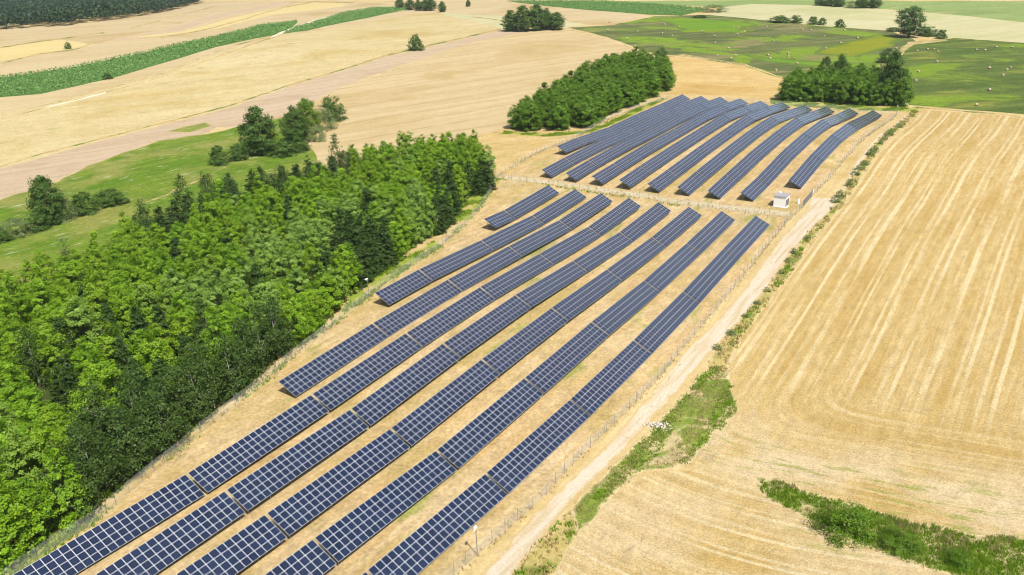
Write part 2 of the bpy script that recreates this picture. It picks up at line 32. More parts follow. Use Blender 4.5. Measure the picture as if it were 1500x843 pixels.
('field_margin','margin',[(-265.3,381.2),(-262.3,391.1),(-259.5,400.4),(-256.1,410.2),(-252.3,419.9),(-248.6,429.4),(-244.5,439.0),(-240.3,449.2),(-235.7,459.8),(-231.1,469.9),(-227.7,478.5),(-224.3,487.0),(-220.9,495.6),(-217.4,504.1),(-214.2,512.6),(-210.9,521.3),(-209.5,532.1),(-208.6,543.4),(-206.7,554.2),(-205.7,565.1),(-204.0,575.8),(-203.0,587.0),(-201.8,597.9),(-200.7,608.9),(-199.5,620.1),(-198.6,632.4),(-198.5,645.3),(-197.5,657.9),(-196.7,670.9),(-196.5,683.4),(-195.9,696.4),(-195.1,709.4),(-196.6,724.6),(-197.8,740.0),(-199.5,755.4),(-200.9,770.8),(-202.2,785.8),(-202.6,800.5),(-203.0,814.6),(-203.4,829.5),(-204.2,843.7),(-204.6,858.1),(-205.0,872.3),(-205.9,886.8),(-203.8,903.5),(-203.0,920.0),(-201.3,937.2),(-200.1,953.6),(-198.5,970.4),(-197.1,987.2),(-195.5,1003.5),(-193.6,1019.9),(-189.9,1038.4),(-184.7,1055.9),(-179.9,1073.9),(-175.3,1091.4),(-170.7,1109.1),(-147.1,1119.2),(-123.1,1128.5),(-121.2,1107.9),(-144.6,1097.7),(-167.0,1087.3),(-172.1,1070.2),(-176.7,1052.4),(-181.3,1034.9),(-186.0,1018.3),(-190.7,1000.6),(-192.2,983.9),(-193.4,967.3),(-194.5,951.3),(-196.1,934.6),(-197.3,918.0),(-198.9,901.1),(-200.2,884.6),(-201.5,868.0),(-200.8,853.8),(-199.8,839.7),(-199.4,824.7),(-198.7,810.6),(-198.2,795.8),(-197.9,781.5),(-196.5,767.0),(-195.4,752.4),(-194.1,737.9),(-193.2,723.0),(-191.4,708.4),(-189.9,693.7),(-190.9,682.6),(-192.1,670.8),(-193.0,659.4),(-194.3,647.6),(-195.0,636.5),(-195.8,624.7),(-196.6,613.4),(-198.3,602.8),(-199.4,592.0),(-201.3,581.3),(-202.4,570.8),(-204.0,560.0),(-205.4,549.3),(-206.8,538.6),(-208.2,527.9),(-209.6,517.1),(-212.6,509.0),(-216.0,500.3),(-219.2,491.9),(-222.7,483.6),(-226.1,475.1),(-229.5,466.4),(-234.0,456.1),(-238.7,446.1),(-243.3,435.9),(-246.8,426.3),(-250.5,416.7),(-254.2,407.1),(-257.5,397.7),(-260.6,388.1),(-263.6,378.3)]),
('farm_track','far_track',[(-246.4,437.3),(-237.5,451.5),(-234.2,461.9),(-229.5,471.3),(-228.2,468.0),(-232.8,458.4),(-236.5,449.4),(-244.3,435.1)]),
('farm_track','far_track',[(-197.3,711.1),(-197.6,722.7),(-198.2,737.0),(-200.2,750.0),(-201.4,763.1),(-202.2,777.0),(-202.9,791.2),(-202.8,805.1),(-205.1,818.7),(-205.5,833.1),(-205.5,849.9),(-205.6,867.4),(-204.6,884.2),(-205.3,900.4),(-205.8,918.0),(-204.0,934.6),(-203.3,951.2),(-202.5,967.1),(-200.5,984.8),(-199.2,1000.5),(-193.2,972.4),(-194.1,956.6),(-195.8,940.4),(-196.8,924.1),(-199.3,909.0),(-199.9,892.6),(-199.4,876.4),(-201.4,858.6),(-199.3,841.5),(-199.7,825.6),(-200.5,809.0),(-200.1,795.9),(-197.9,781.6),(-198.0,769.5),(-196.7,755.3),(-195.5,741.4),(-194.9,726.3),(-193.5,710.7),(-192.7,694.5)]),
('ploughed_field','ploughed',[(-209.4,292.7),(-205.5,298.2),(-203.4,304.8),(-200.2,310.9),(-196.8,317.6),(-193.4,324.5),(-191.8,330.6),(-189.1,338.2),(-185.8,345.0),(-182.7,351.2),(-181.0,357.5),(-176.5,363.3),(-172.4,370.3),(-168.5,377.2),(-164.1,385.4),(-161.0,390.7),(-155.3,396.8),(-152.4,403.8),(-148.1,409.7),(-144.1,417.5),(-139.6,425.3),(-138.3,433.6),(-136.4,441.9),(-130.9,449.9),(-128.7,458.0),(-125.5,465.6),(-121.4,474.2),(-118.7,484.1),(-114.3,491.1),(-109.2,500.0),(-105.7,507.9),(-103.4,516.9),(-97.3,524.9),(-94.0,534.1),(-90.0,542.2),(-85.6,550.7),(-82.5,559.8),(-75.7,568.2),(-70.0,574.8),(-64.5,585.7),(-60.5,596.1),(-52.9,603.1),(-47.7,612.6),(-41.6,620.0),(-36.1,630.5),(-29.5,639.8),(-25.1,648.7),(-18.2,658.9),(-12.5,668.9),(-6.4,679.8),(-0.7,689.9),(12.2,688.2),(26.9,688.1),(39.6,687.5),(55.5,688.3),(46.2,680.7),(36.0,671.7),(26.3,663.4),(19.2,656.7),(9.1,650.7),(0.9,640.1),(-9.1,632.4),(-18.5,623.9),(-24.1,615.8),(-26.2,606.4),(-31.1,599.6),(-36.0,590.6),(-38.4,581.4),(-44.8,573.4),(-48.2,562.8),(-52.9,555.0),(-58.1,545.3),(-61.9,536.4),(-64.6,529.2),(-69.8,520.6),(-71.8,511.8),(-75.5,504.7),(-79.9,496.2),(-83.8,488.7),(-86.3,479.1),(-90.5,470.8),(-92.1,463.2),(-94.7,455.8),(-96.8,448.8),(-99.0,441.3),(-99.6,433.2),(-100.7,426.0),(-103.1,418.2),(-104.1,410.2),(-105.8,403.3),(-107.0,395.6),(-112.6,387.4),(-119.0,382.3),(-125.2,374.3),(-135.6,376.5),(-135.9,369.0),(-136.9,362.5),(-141.5,358.3),(-148.3,355.3),(-155.0,351.9),(-156.0,346.2),(-157.2,338.9),(-160.5,332.5),(-161.5,325.5),(-163.9,318.7),(-164.4,312.7),(-164.9,306.3),(-165.9,300.0),(-166.0,294.1),(-166.5,287.5),(-167.6,282.6),(-169.4,277.5),(-171.1,272.6),(-172.8,267.5),(-175.2,261.6),(-176.5,257.6),(-178.6,251.4),(-179.0,246.0),(-183.4,251.5),(-186.7,256.5),(-189.2,261.9),(-192.8,266.2),(-195.8,272.0),(-199.3,277.3),(-202.5,282.0),(-205.7,286.8)]),
('meadow','meadow_left',[(-180.4,246.0),(-177.7,251.5),(-176.4,257.5),(-173.9,261.9),(-173.0,267.3),(-172.0,272.2),(-168.3,277.5),(-167.1,283.1),(-165.4,288.6),(-165.9,293.3),(-165.0,300.3),(-165.2,306.5),(-165.7,312.1),(-163.4,317.9),(-162.2,325.4),(-160.9,332.6),(-157.4,338.9),(-155.8,344.6),(-154.0,352.8),(-147.9,356.2),(-142.3,360.1),(-136.1,362.7),(-129.9,368.2),(-125.5,375.6),(-119.7,381.4),(-112.5,387.7),(-107.9,394.2),(-102.1,389.0),(-95.4,381.3),(-94.7,373.5),(-92.1,369.5),(-88.7,361.9),(-88.2,357.4),(-85.0,351.4),(-82.7,344.6),(-80.8,339.1),(-78.1,333.2),(-77.6,328.0),(-74.5,322.8),(-74.3,316.8),(-72.3,311.9),(-71.3,307.5),(-70.3,301.1),(-68.7,296.5),(-68.4,291.9),(-66.3,286.8),(-64.8,280.8),(-63.5,277.3),(-66.4,272.6),(-69.1,269.4),(-71.7,264.6),(-74.9,261.6),(-76.3,257.1),(-78.6,253.1),(-81.8,248.8),(-85.1,245.4),(-87.2,241.8),(-90.3,237.4),(-92.6,233.6),(-93.7,230.4),(-94.3,225.9),(-95.2,223.0),(-96.6,219.4),(-97.4,215.9),(-99.3,212.4),(-100.2,208.6),(-100.8,204.4),(-101.9,201.2),(-103.2,198.4),(-103.9,194.0),(-104.4,190.5),(-106.1,186.2),(-106.9,183.6),(-107.5,179.4),(-108.8,176.6),(-109.9,172.5),(-111.8,169.0),(-112.4,164.7),(-113.1,161.7),(-114.8,159.1),(-116.4,154.7),(-118.3,152.3),(-119.2,148.7),(-121.4,145.4),(-123.2,149.3),(-125.2,152.6),(-127.0,156.2),(-129.0,158.8),(-131.7,164.2),(-133.3,166.9),(-135.5,170.7),(-137.7,175.1),(-139.9,178.2),(-142.1,181.5),(-144.5,185.1),(-146.2,188.8),(-148.1,192.6),(-150.0,196.1),(-151.9,200.0),(-154.0,203.4),(-156.2,207.0),(-159.4,210.6),(-160.9,213.6),(-163.4,217.6),(-164.3,221.5),(-166.5,225.4),(-168.9,228.9),(-172.0,232.7),(-174.0,236.0),(-175.7,240.0),(-177.4,243.7)]),
('meadow','meadow_left',[(-156.5,371.1),(-145.3,367.5),(-141.9,373.5),(-139.1,380.1),(-144.8,387.4),(-151.8,379.9)]),
('dry_bank','dry_grass',[(-127.6,242.5),(-124.9,246.6),(-122.8,250.9),(-120.5,254.4),(-118.9,259.0),(-116.4,263.6),(-115.9,268.8),(-114.1,274.1),(-113.0,280.2),(-111.6,285.5),(-110.5,291.1),(-109.1,296.7),(-107.9,302.1),(-106.6,299.6),(-107.9,294.6),(-109.3,288.6),(-110.2,283.0),(-111.1,277.2),(-112.3,272.4),(-113.2,266.4),(-115.2,260.4),(-117.0,257.0),(-119.5,252.8),(-121.7,248.5),(-124.6,244.1),(-126.7,240.2)]),
('harvested_field','dome',[(-85.3,337.6),(-84.2,344.5),(-82.8,351.0),(-82.5,356.5),(-81.7,363.6),(-75.1,374.0),(-83.1,381.2),(-89.2,388.8),(-97.8,389.6),(-107.5,392.0),(-104.4,399.9),(-103.9,407.6),(-102.1,416.1),(-100.4,424.4),(-99.0,431.4),(-96.3,439.2),(-96.3,448.9),(-94.2,456.7),(-94.4,464.5),(-89.3,471.9),(-85.5,478.2),(-82.9,488.4),(-76.8,495.8),(-73.9,504.9),(-71.3,512.0),(-68.1,520.3),(-65.7,529.8),(-62.0,536.7),(-56.8,545.3),(-54.0,554.9),(-48.6,564.7),(-45.4,572.9),(-39.9,580.8),(-36.3,590.0),(-32.7,597.8),(-27.2,606.8),(-24.2,617.0),(-19.7,624.9),(-13.4,633.0),(-6.5,641.8),(2.7,650.9),(6.7,659.7),(16.2,668.4),(22.6,677.5),(28.0,686.6),(40.4,687.4),(53.7,687.5),(59.4,676.5),(62.5,667.6),(66.6,657.5),(67.7,646.7),(74.6,636.8),(76.7,626.2),(82.2,617.4),(83.8,606.1),(85.8,594.6),(88.4,586.0),(91.6,574.3),(93.3,564.3),(95.6,553.1),(92.1,545.2),(88.6,536.7),(84.2,527.0),(81.9,519.2),(77.9,511.2),(75.0,504.1),(70.8,496.7),(67.0,490.0),(64.2,482.7),(61.7,475.6),(57.0,467.5),(54.4,460.4),(49.3,453.7),(46.1,445.5),(42.5,439.5),(38.7,431.2),(34.5,423.4),(31.8,416.3),(28.2,410.5),(24.8,404.2),(21.5,396.6),(18.2,389.8),(15.7,384.1),(12.9,377.3),(9.4,371.8),(6.9,365.1),(3.8,360.0),(2.9,353.5),(0.7,347.3),(-3.9,342.1),(-7.7,336.3),(-11.8,330.3),(-13.7,325.9),(-15.0,321.5),(-17.4,316.1),(-17.9,310.9),(-20.1,306.7),(-22.3,300.7),(-24.0,296.3),(-26.5,291.8),(-30.1,288.1),(-33.9,284.4),(-37.2,280.2),(-41.4,276.5),(-45.0,272.8),(-47.8,269.5),(-52.3,265.5),(-55.1,270.3),(-57.5,274.6),(-60.3,279.3),(-63.1,284.1),(-65.6,288.8),(-68.1,293.4),(-70.8,297.1),(-73.1,303.4),(-74.4,309.4),(-76.4,315.2),(-78.4,320.8),(-80.7,326.6),(-82.6,332.0)]),
('meadow','meadow_bales',[(53.7,694.7),(65.7,697.5),(80.3,703.6),(94.0,710.0),(99.6,721.8),(106.9,731.0),(115.6,743.4),(122.1,755.0),(129.5,767.5),(136.5,777.0),(142.4,791.2),(162.5,791.8),(178.9,792.1),(197.3,792.2),(203.5,777.0),(213.9,762.3),(221.4,746.5),(227.4,736.9),(237.4,724.8),(244.7,711.9),(252.0,699.2),(259.9,689.6),(269.9,677.5),(279.7,668.1),(288.7,659.2),(298.8,648.5),(299.6,638.6),(297.2,625.8),(295.5,612.0),(295.7,599.8),(289.0,579.0),(282.9,572.4),(277.0,563.2),(270.9,556.4),(266.3,548.2),(260.8,540.1),(254.8,530.7),(248.5,522.2),(242.6,513.4),(237.6,504.0),(231.3,496.9),(229.4,490.2),(226.4,481.6),(223.0,474.4),(220.8,465.5),(217.5,458.2),(215.2,449.9),(212.6,443.0),(208.6,434.3),(205.4,426.0),(203.2,419.5),(201.0,410.9),(197.0,402.5),(194.6,394.7),(191.9,387.1),(188.7,379.0),(186.7,372.0),(178.8,372.8),(172.1,375.6),(164.4,377.1),(159.1,379.1),(151.0,381.2),(145.2,382.6),(137.2,384.6),(130.6,387.3),(133.9,392.5),(137.1,400.9),(140.4,407.9),(143.2,415.1),(146.1,421.0),(149.5,428.3),(153.8,435.9),(152.2,444.5),(149.0,454.9),(147.1,463.5),(145.4,473.5),(144.0,482.5),(142.4,492.2),(138.6,500.3),(131.6,508.9),(127.3,517.5),(121.8,526.7),(115.5,533.6),(108.4,540.3),(102.1,546.6),(96.0,555.0),(92.9,563.7),(90.9,573.8),(89.6,584.9),(87.0,594.4),(84.7,606.0),(80.8,617.3),(78.7,627.6),(74.3,637.5),(70.7,649.0),(66.1,660.5),(62.1,670.3),(57.8,681.9)]),
('meadow','meadow_bright',[(141.1,650.9),(155.3,652.8),(168.9,654.9),(184.1,653.1),(189.7,663.0),(194.3,673.3),(201.2,685.7),(208.8,691.3),(213.9,703.2),(207.4,716.0),(201.1,728.2),(193.6,741.2),(184.4,751.2),(174.5,760.5),(163.6,771.5),(151.6,764.8),(138.3,760.8),(137.7,744.1),(139.9,730.4),(142.7,713.4),(143.3,698.7),(140.6,686.8),(143.6,673.7),(139.7,662.2)]),
('meadow','meadow_bright',[(153.9,543.4),(161.4,535.7),(165.7,526.8),(173.0,520.4),(178.8,512.4),(190.3,506.3),(199.9,500.2),(210.6,495.0),(227.0,493.3),(217.6,482.9),(209.9,474.4),(199.2,477.9),(188.0,480.8),(178.2,484.3),(173.1,492.4),(168.0,500.0),(162.7,507.1),(157.9,513.9),(157.2,525.2),(155.1,534.2)]),
('meadow','meadow_olive',[(200.1,531.8),(207.9,526.2),(213.7,522.2),(223.2,516.2),(228.3,525.0),(237.0,531.7),(244.3,539.7),(250.7,548.1),(259.4,556.7),(267.7,565.9),(273.4,578.3),(281.3,587.6),(289.6,597.0),(288.3,609.1),(289.3,619.8),(286.0,629.7),(276.5,623.4),(265.4,611.5),(257.7,603.7),(246.7,595.4),(238.4,586.9),(230.2,577.6),(221.9,570.3),(215.6,562.7),(209.5,551.3),(204.3,544.0)]),
('meadow','meadow_right',[(289.0,581.8),(300.9,586.1),(314.3,591.8),(325.0,597.7),(335.2,587.3),(345.8,573.9),(355.2,562.6),(361.8,551.5),(368.2,537.8),(376.0,525.3),(369.9,519.4),(366.2,511.4),(361.0,504.5),(355.9,497.2),(351.2,489.0),(346.7,482.4),(340.6,474.7),(334.7,466.7),(330.4,461.1),(326.9,454.1),(321.8,447.3),(316.3,438.5),(311.1,431.9),(306.4,423.9),(301.5,417.4),(296.1,410.1),(292.0,403.9),(287.2,394.8),(282.4,388.5),(276.5,379.2),(272.9,373.9),(267.0,366.7),(263.4,360.7),(257.4,353.3),(252.7,345.1),(247.8,337.9),(242.9,330.3),(238.1,322.8),(233.4,316.0),(228.4,323.0),(222.3,330.5),(218.4,336.7),(212.4,342.9),(206.8,347.8),(201.4,351.9),(196.0,357.1),(190.1,363.3),(184.4,368.0),(187.6,376.8),(188.9,382.9),(193.0,390.3),(195.2,397.3),(196.9,405.4),(200.1,411.8),(201.8,420.3),(205.8,427.7),(207.8,435.1),(209.5,442.4),(213.3,449.9),(214.7,456.4),(218.7,463.5),(219.8,472.8),(225.2,479.6),(231.6,489.1),(236.2,495.9),(241.2,505.4),(246.2,513.0),(253.0,522.5),(257.9,531.2),(261.8,539.3),(268.7,547.9),(272.2,554.6),(277.7,564.6),(283.4,572.8)]),
('farm_track','dry_grass',[(213.5,473.2),(218.8,481.5),(224.1,488.1),(229.2,497.2),(234.0,505.7),(239.9,514.4),(245.6,522.5),(249.7,530.7),(255.7,539.1),(262.9,548.3),(266.8,556.9),(272.6,564.3),(278.9,573.2),(284.0,583.0),(295.0,586.8),(306.9,590.1),(318.4,595.2),(313.1,583.5),(303.0,578.2),(292.3,573.0),(281.5,567.5),(274.8,557.4),(267.9,547.5),(261.6,537.9),(255.1,529.2),(249.4,519.4),(242.5,510.6),(237.1,501.9),(231.6,493.6),(226.9,485.7),(221.6,477.7),(217.5,467.7),(211.8,460.3)]),
('stubble_field','pale_far',[(194.4,790.6),(202.4,777.6),(212.9,763.1),(221.3,747.6),(229.6,736.3),(237.5,723.9),(244.0,710.9),(253.5,699.8),(259.5,686.8),(270.5,677.6),(279.9,669.1),(290.7,658.7),(298.1,650.2),(304.9,638.7),(310.0,630.1),(315.3,618.0),(320.5,608.5),(326.1,597.9),(335.7,585.5),(345.5,575.7),(355.2,563.6),(361.6,551.0),(368.6,537.1),(375.3,526.3),(382.2,535.4),(389.9,546.2),(396.0,556.7),(404.8,568.2),(410.7,577.1),(418.5,587.9),(425.0,597.9),(430.8,607.3),(438.7,617.8),(435.8,634.7),(432.7,649.4),(429.5,665.6),(424.7,680.5),(418.1,693.0),(413.7,711.7),(408.5,727.5),(401.2,742.4),(392.0,754.5),(382.2,764.9),(375.7,775.6),(362.9,792.4),(353.3,808.6),(343.9,824.3),(332.3,833.9),(320.4,844.2),(308.9,855.7),(298.1,863.8),(285.3,877.7),(273.1,886.3),(262.6,896.4),(245.2,883.4),(226.9,870.9),(223.2,852.5),(214.1,837.8),(208.4,824.9),(202.9,809.4)]),
('meadow','meadow_far',[(365.3,797.7),(375.1,783.8),(382.5,770.5),(391.2,756.5),(400.5,742.9),(407.9,726.6),(413.2,712.1),(417.9,695.5),(424.1,681.3),(427.6,664.7),(430.4,648.5),(435.6,633.8),(439.4,618.8),(449.7,631.3),(456.9,643.6),(464.3,655.7),(475.7,667.9),(482.1,682.2),(491.3,694.9),(501.0,709.2),(508.4,721.4),(517.5,734.1),(526.7,747.3),(533.9,759.7),(542.7,773.2),(551.0,785.0),(558.7,798.3),(568.7,809.9),(578.7,823.3),(584.7,837.2),(569.4,836.0),(553.6,842.1),(537.1,844.9),(520.0,848.2),(502.8,850.9),(489.1,855.1),(471.5,859.1),(456.0,859.7),(439.6,862.5),(424.0,865.3),(411.0,851.5),(399.2,838.8),(390.1,825.6),(377.9,811.9)]),
('meadow','meadow_far',[(171.4,942.2),(179.1,932.8),(190.0,917.4),(199.8,906.5),(208.5,895.2),(217.2,883.4),(228.2,869.6),(244.6,885.0),(263.4,895.4),(274.9,886.8),(287.0,877.3),(298.2,865.5),(311.1,857.1),(319.4,845.7),(331.2,835.9),(342.3,824.4),(355.5,811.5),(366.2,797.6),(375.6,810.7),(388.9,824.8),(401.3,838.7),(412.8,852.9),(422.1,866.3),(408.5,874.9),(392.8,883.7),(378.6,891.7),(361.7,896.8),(347.9,906.3),(331.6,915.0),(317.3,921.7),(301.6,933.0),(285.1,939.5),(272.8,948.8),(256.8,956.3),(239.6,964.5),(224.9,972.7),(209.9,979.5),(195.5,989.9),(179.8,997.3),(165.9,1005.8),(148.7,1012.9),(135.1,1021.6),(121.4,1030.4),(127.2,1016.0),(137.7,1001.6),(145.6,985.1),(153.5,972.7),(161.7,957.3)]),
('harvested_field','gold_patch',[(92.7,522.5),(99.8,527.3),(108.3,532.4),(115.3,533.0),(121.4,524.9),(127.2,516.7),(132.7,508.9),(137.8,499.4),(143.3,492.8),(145.2,483.3),(146.7,473.3),(147.6,464.2),(149.2,454.1),(151.9,444.7),(154.1,435.9),(149.7,429.4),(146.6,421.4),(144.3,414.5),(142.4,406.8),(138.0,398.6),(134.5,393.5),(130.9,387.0),(126.8,381.3),(119.7,382.6),(114.1,382.9),(106.8,383.3),(100.0,384.1),(93.1,384.9),(87.0,386.3),(80.1,386.8),(79.5,394.4),(80.7,402.0),(81.3,409.8),(81.1,418.2),(81.0,424.7),(82.7,433.4),(82.0,442.1),(83.9,449.0),(83.3,458.1),(83.1,465.1),(85.4,472.4),(85.4,480.6),(87.4,489.7),(90.2,497.2),(89.9,505.7),(91.6,514.8)]),
('rough_grass','dry_patch',[(-21.4,220.1),(-19.1,223.9),(-17.2,227.3),(-15.4,230.8),(-13.6,234.4),(-11.5,237.3),(-11.7,241.8),(-11.6,246.7),(-11.4,251.0),(-11.6,256.0),(-11.3,259.7),(-11.4,264.8),(-10.5,269.4),(-11.2,273.7),(-11.5,278.2),(-11.0,282.5),(-11.3,287.0),(-11.5,291.7),(-10.5,297.4),(-10.9,303.2),(-11.4,308.9),(-11.1,314.6),(-12.0,319.8),(-11.3,326.0),(-12.2,331.4),(-7.7,336.8),(-3.8,342.1),(0.7,346.6),(6.4,343.8),(10.8,338.9),(16.6,336.4),(22.2,337.1),(28.1,337.8),(34.3,339.5),(38.3,344.2),(41.6,349.8),(44.8,355.2),(49.7,360.5),(53.5,365.8),(56.8,371.6),(61.3,376.7),(65.1,381.4),(69.5,387.4),(73.0,393.1),(77.9,398.3),(80.1,388.0),(76.8,380.9),(74.0,373.9),(71.1,367.0),(67.3,361.6),(63.9,356.9),(61.1,352.5),(57.5,347.4),(53.8,343.0),(50.4,337.8),(46.6,332.8),(43.6,329.0),(40.7,322.5),(36.7,319.2),(34.0,314.0),(29.1,309.6),(25.4,304.1),(22.7,299.4),(19.4,296.1),(17.2,290.9),(14.8,287.1),(11.4,282.9),(8.8,279.0),(6.2,274.0),(3.1,270.3),(0.3,265.4),(-2.9,261.7),(-3.2,256.8),(-4.5,252.2),(-5.3,247.5),(-6.3,243.9),(-7.5,238.9),(-7.9,234.4),(-9.0,230.1),(-12.1,227.4),(-15.4,225.4),(-18.1,222.6)]),
('field_margin','margin',[(-209.0,299.4),(-206.3,305.6),(-204.7,311.5),(-203.7,317.5),(-200.9,324.1),(-199.4,330.5),(-197.6,337.0),(-193.8,344.0),(-190.2,350.2),(-187.3,357.0),(-183.6,364.0),(-179.4,371.2),(-175.1,378.6),(-170.8,385.1),(-167.2,392.9),(-162.9,399.4),(-158.6,406.0),(-154.6,411.7),(-151.1,418.4),(-146.6,424.6),(-142.6,433.0),(-140.4,441.1),(-137.4,448.9),(-133.5,456.9),(-130.5,465.4),(-127.2,473.2),(-124.5,481.6),(-119.7,489.2),(-115.4,497.8),(-111.3,505.6),(-106.9,513.6),(-102.9,521.2),(-99.0,531.1),(-95.4,540.7),(-91.6,550.5),(-87.1,560.3),(-83.3,569.2),(-78.1,578.0),(-71.6,587.4),(-65.6,596.5),(-59.9,605.9),(-54.6,614.5),(-47.9,623.8),(-41.9,632.8),(-36.6,642.4),(-29.8,650.8),(-25.4,661.2),(-19.3,672.3),(-12.5,682.6),(-6.9,693.3),(-1.0,703.6),(-1.1,687.7),(-7.4,677.4),(-12.6,669.0),(-18.8,658.6),(-24.6,648.6),(-30.3,639.7),(-35.7,630.1),(-41.3,621.3),(-47.4,612.3),(-53.4,604.2),(-59.0,595.0),(-65.2,586.0),(-71.5,577.8),(-76.1,569.3),(-82.1,560.4),(-86.2,551.1),(-89.5,541.7),(-93.6,532.1),(-98.2,523.3),(-102.2,514.5),(-105.9,506.5),(-110.2,498.8),(-114.5,491.3),(-118.1,483.0),(-122.9,475.1),(-126.2,467.9),(-128.8,460.0),(-132.1,451.8),(-135.2,443.5),(-138.5,435.9),(-141.7,427.4),(-145.2,420.4),(-149.2,413.2),(-152.9,407.1),(-156.6,400.7),(-160.7,394.6),(-164.8,388.3),(-169.2,381.0),(-173.4,373.9),(-177.3,366.9),(-181.8,359.5),(-185.0,353.4),(-188.4,346.6),(-191.6,340.1),(-195.4,333.8),(-197.4,327.2),(-199.3,320.7),(-201.1,314.0),(-203.4,308.2),(-204.8,302.1),(-206.5,295.9)]),
('field_margin','margin',[(-464.0,712.8),(-454.0,726.4),(-444.5,740.2),(-435.0,757.8),(-427.4,775.5),(-417.9,790.2),(-410.1,806.5),(-401.7,819.7),(-393.7,834.1),(-387.6,820.3),(-396.5,807.7),(-403.8,791.8),(-412.6,777.7),(-420.0,763.0),(-429.6,746.2),(-437.5,728.7),(-446.7,715.0),(-456.5,701.7)]),
('field_margin','margin',[(-370.5,611.5),(-371.7,624.6),(-370.6,638.1),(-371.1,650.7),(-370.9,664.0),(-360.2,674.7),(-350.8,684.5),(-353.1,698.8),(-356.1,714.4),(-358.6,728.7),(-361.9,743.3),(-354.0,729.2),(-352.7,713.9),(-349.5,701.2),(-347.1,685.7),(-344.0,671.6),(-354.4,662.0),(-364.5,652.4),(-364.3,639.7),(-365.1,627.5),(-366.3,614.8),(-365.7,602.9)]),
('field_margin','margin',[(-384.9,869.5),(-385.4,889.4),(-385.5,909.6),(-387.6,930.1),(-388.0,951.6),(-392.5,970.9),(-395.6,991.0),(-400.9,1009.3),(-404.1,1031.3),(-408.6,1050.9),(-413.1,1070.7),(-416.4,1090.1),(-420.6,1110.0),(-426.3,1130.3),(-429.9,1150.3),(-433.5,1169.8),(-437.8,1189.6),(-441.7,1209.2),(-447.4,1230.5),(-452.0,1249.6),(-454.9,1270.4),(-458.6,1294.3),(-463.7,1320.1),(-466.8,1344.0),(-470.3,1369.7),(-474.1,1392.4),(-475.9,1417.7),(-480.6,1443.4),(-471.7,1412.3),(-467.2,1385.7),(-461.7,1359.9),(-458.7,1335.0),(-454.5,1307.4),(-448.6,1283.8),(-447.0,1256.8),(-441.2,1229.3),(-437.7,1212.4),(-434.1,1192.8),(-428.2,1172.1),(-426.1,1152.6),(-422.7,1133.8),(-417.5,1112.2),(-414.5,1093.3),(-409.3,1074.5),(-406.6,1054.3),(-402.5,1034.9),(-398.5,1016.3),(-394.1,995.0),(-391.2,974.5),(-386.1,956.4),(-381.8,935.6),(-381.5,916.0),(-380.9,897.7),(-380.5,877.8),(-380.2,858.3)]),
('field_margin','margin',[(-308.1,752.5),(-304.9,767.4),(-301.5,782.9),(-298.7,797.7),(-295.8,813.3),(-293.3,827.5),(-293.1,845.1),(-292.7,862.6),(-293.1,880.3),(-293.0,897.2),(-293.4,914.9),(-292.8,930.7),(-293.7,949.5),(-293.0,966.9),(-293.7,986.3),(-297.3,1007.3),(-300.3,1025.9),(-300.5,1047.2),(-304.1,1069.3),(-306.1,1089.4),(-308.1,1108.4),(-311.1,1129.8),(-313.4,1151.0),(-314.6,1169.7),(-316.7,1190.9),(-319.5,1212.3),(-322.7,1231.6),(-323.4,1251.7),(-324.9,1271.0),(-327.0,1294.4),(-326.7,1317.5),(-324.9,1342.6),(-322.5,1365.1),(-320.4,1387.2),(-320.5,1412.1),(-315.8,1436.2),(-302.5,1417.2),(-287.9,1399.2),(-272.4,1379.6),(-256.4,1360.1),(-244.3,1341.6),(-229.3,1322.6),(-224.6,1301.5),(-222.8,1278.6),(-236.2,1296.4),(-249.6,1316.8),(-264.1,1334.9),(-279.3,1354.4),(-293.2,1372.6),(-307.2,1391.2),(-308.4,1368.4),(-311.2,1343.3),(-312.1,1321.6),(-313.8,1298.1),(-314.8,1274.3),(-318.0,1249.1),(-315.0,1229.6),(-313.2,1209.1),(-312.7,1190.0),(-308.8,1168.8),(-307.3,1148.6),(-304.7,1128.8),(-302.7,1108.5),(-302.2,1087.6),(-299.4,1068.2),(-297.3,1049.3),(-295.6,1029.5),(-294.1,1007.8),(-291.7,988.1),(-288.9,966.9),(-288.7,948.7),(-288.6,931.2),(-288.5,914.7),(-287.1,898.6),(-288.3,882.4),(-289.0,864.8),(-287.4,847.4),(-289.1,830.9),(-288.8,815.1),(-290.6,800.4),(-293.5,785.2),(-297.2,769.7),(-299.7,754.8),(-303.0,740.6)]),
('field_margin','margin',[(-262.7,421.4),(-256.7,430.2),(-252.0,438.5),(-247.3,447.4),(-243.3,457.9),(-239.4,468.9),(-235.2,478.8),(-232.4,488.8),(-228.3,497.8),(-225.6,507.8),(-222.1,516.6),(-219.0,526.2),(-216.1,535.2),(-216.1,546.2),(-215.4,557.8),(-214.1,569.2),(-214.2,579.0),(-213.1,590.8),(-212.1,601.3),(-212.5,612.5),(-209.9,623.5),(-210.8,635.3),(-209.7,645.8),(-209.3,659.0),(-206.2,671.9),(-204.0,684.3),(-202.9,696.7),(-200.1,709.2),(-197.9,722.3),(-195.2,710.5),(-196.5,698.5),(-199.3,686.5),(-201.4,674.5),(-203.1,662.3),(-205.2,651.2),(-207.7,638.3),(-208.4,628.1),(-208.8,616.9),(-210.7,606.6),(-210.2,595.8),(-211.3,584.1),(-211.9,573.9),(-212.3,564.1),(-212.9,552.7),(-213.6,541.9),(-214.3,531.4),(-217.9,522.3),(-220.9,513.5),(-224.2,503.8),(-227.0,494.8),(-230.6,486.2),(-234.6,475.9),(-237.9,466.1),(-241.2,455.1),(-245.7,443.9),(-250.5,436.0),(-255.9,427.7),(-260.4,418.6)]),
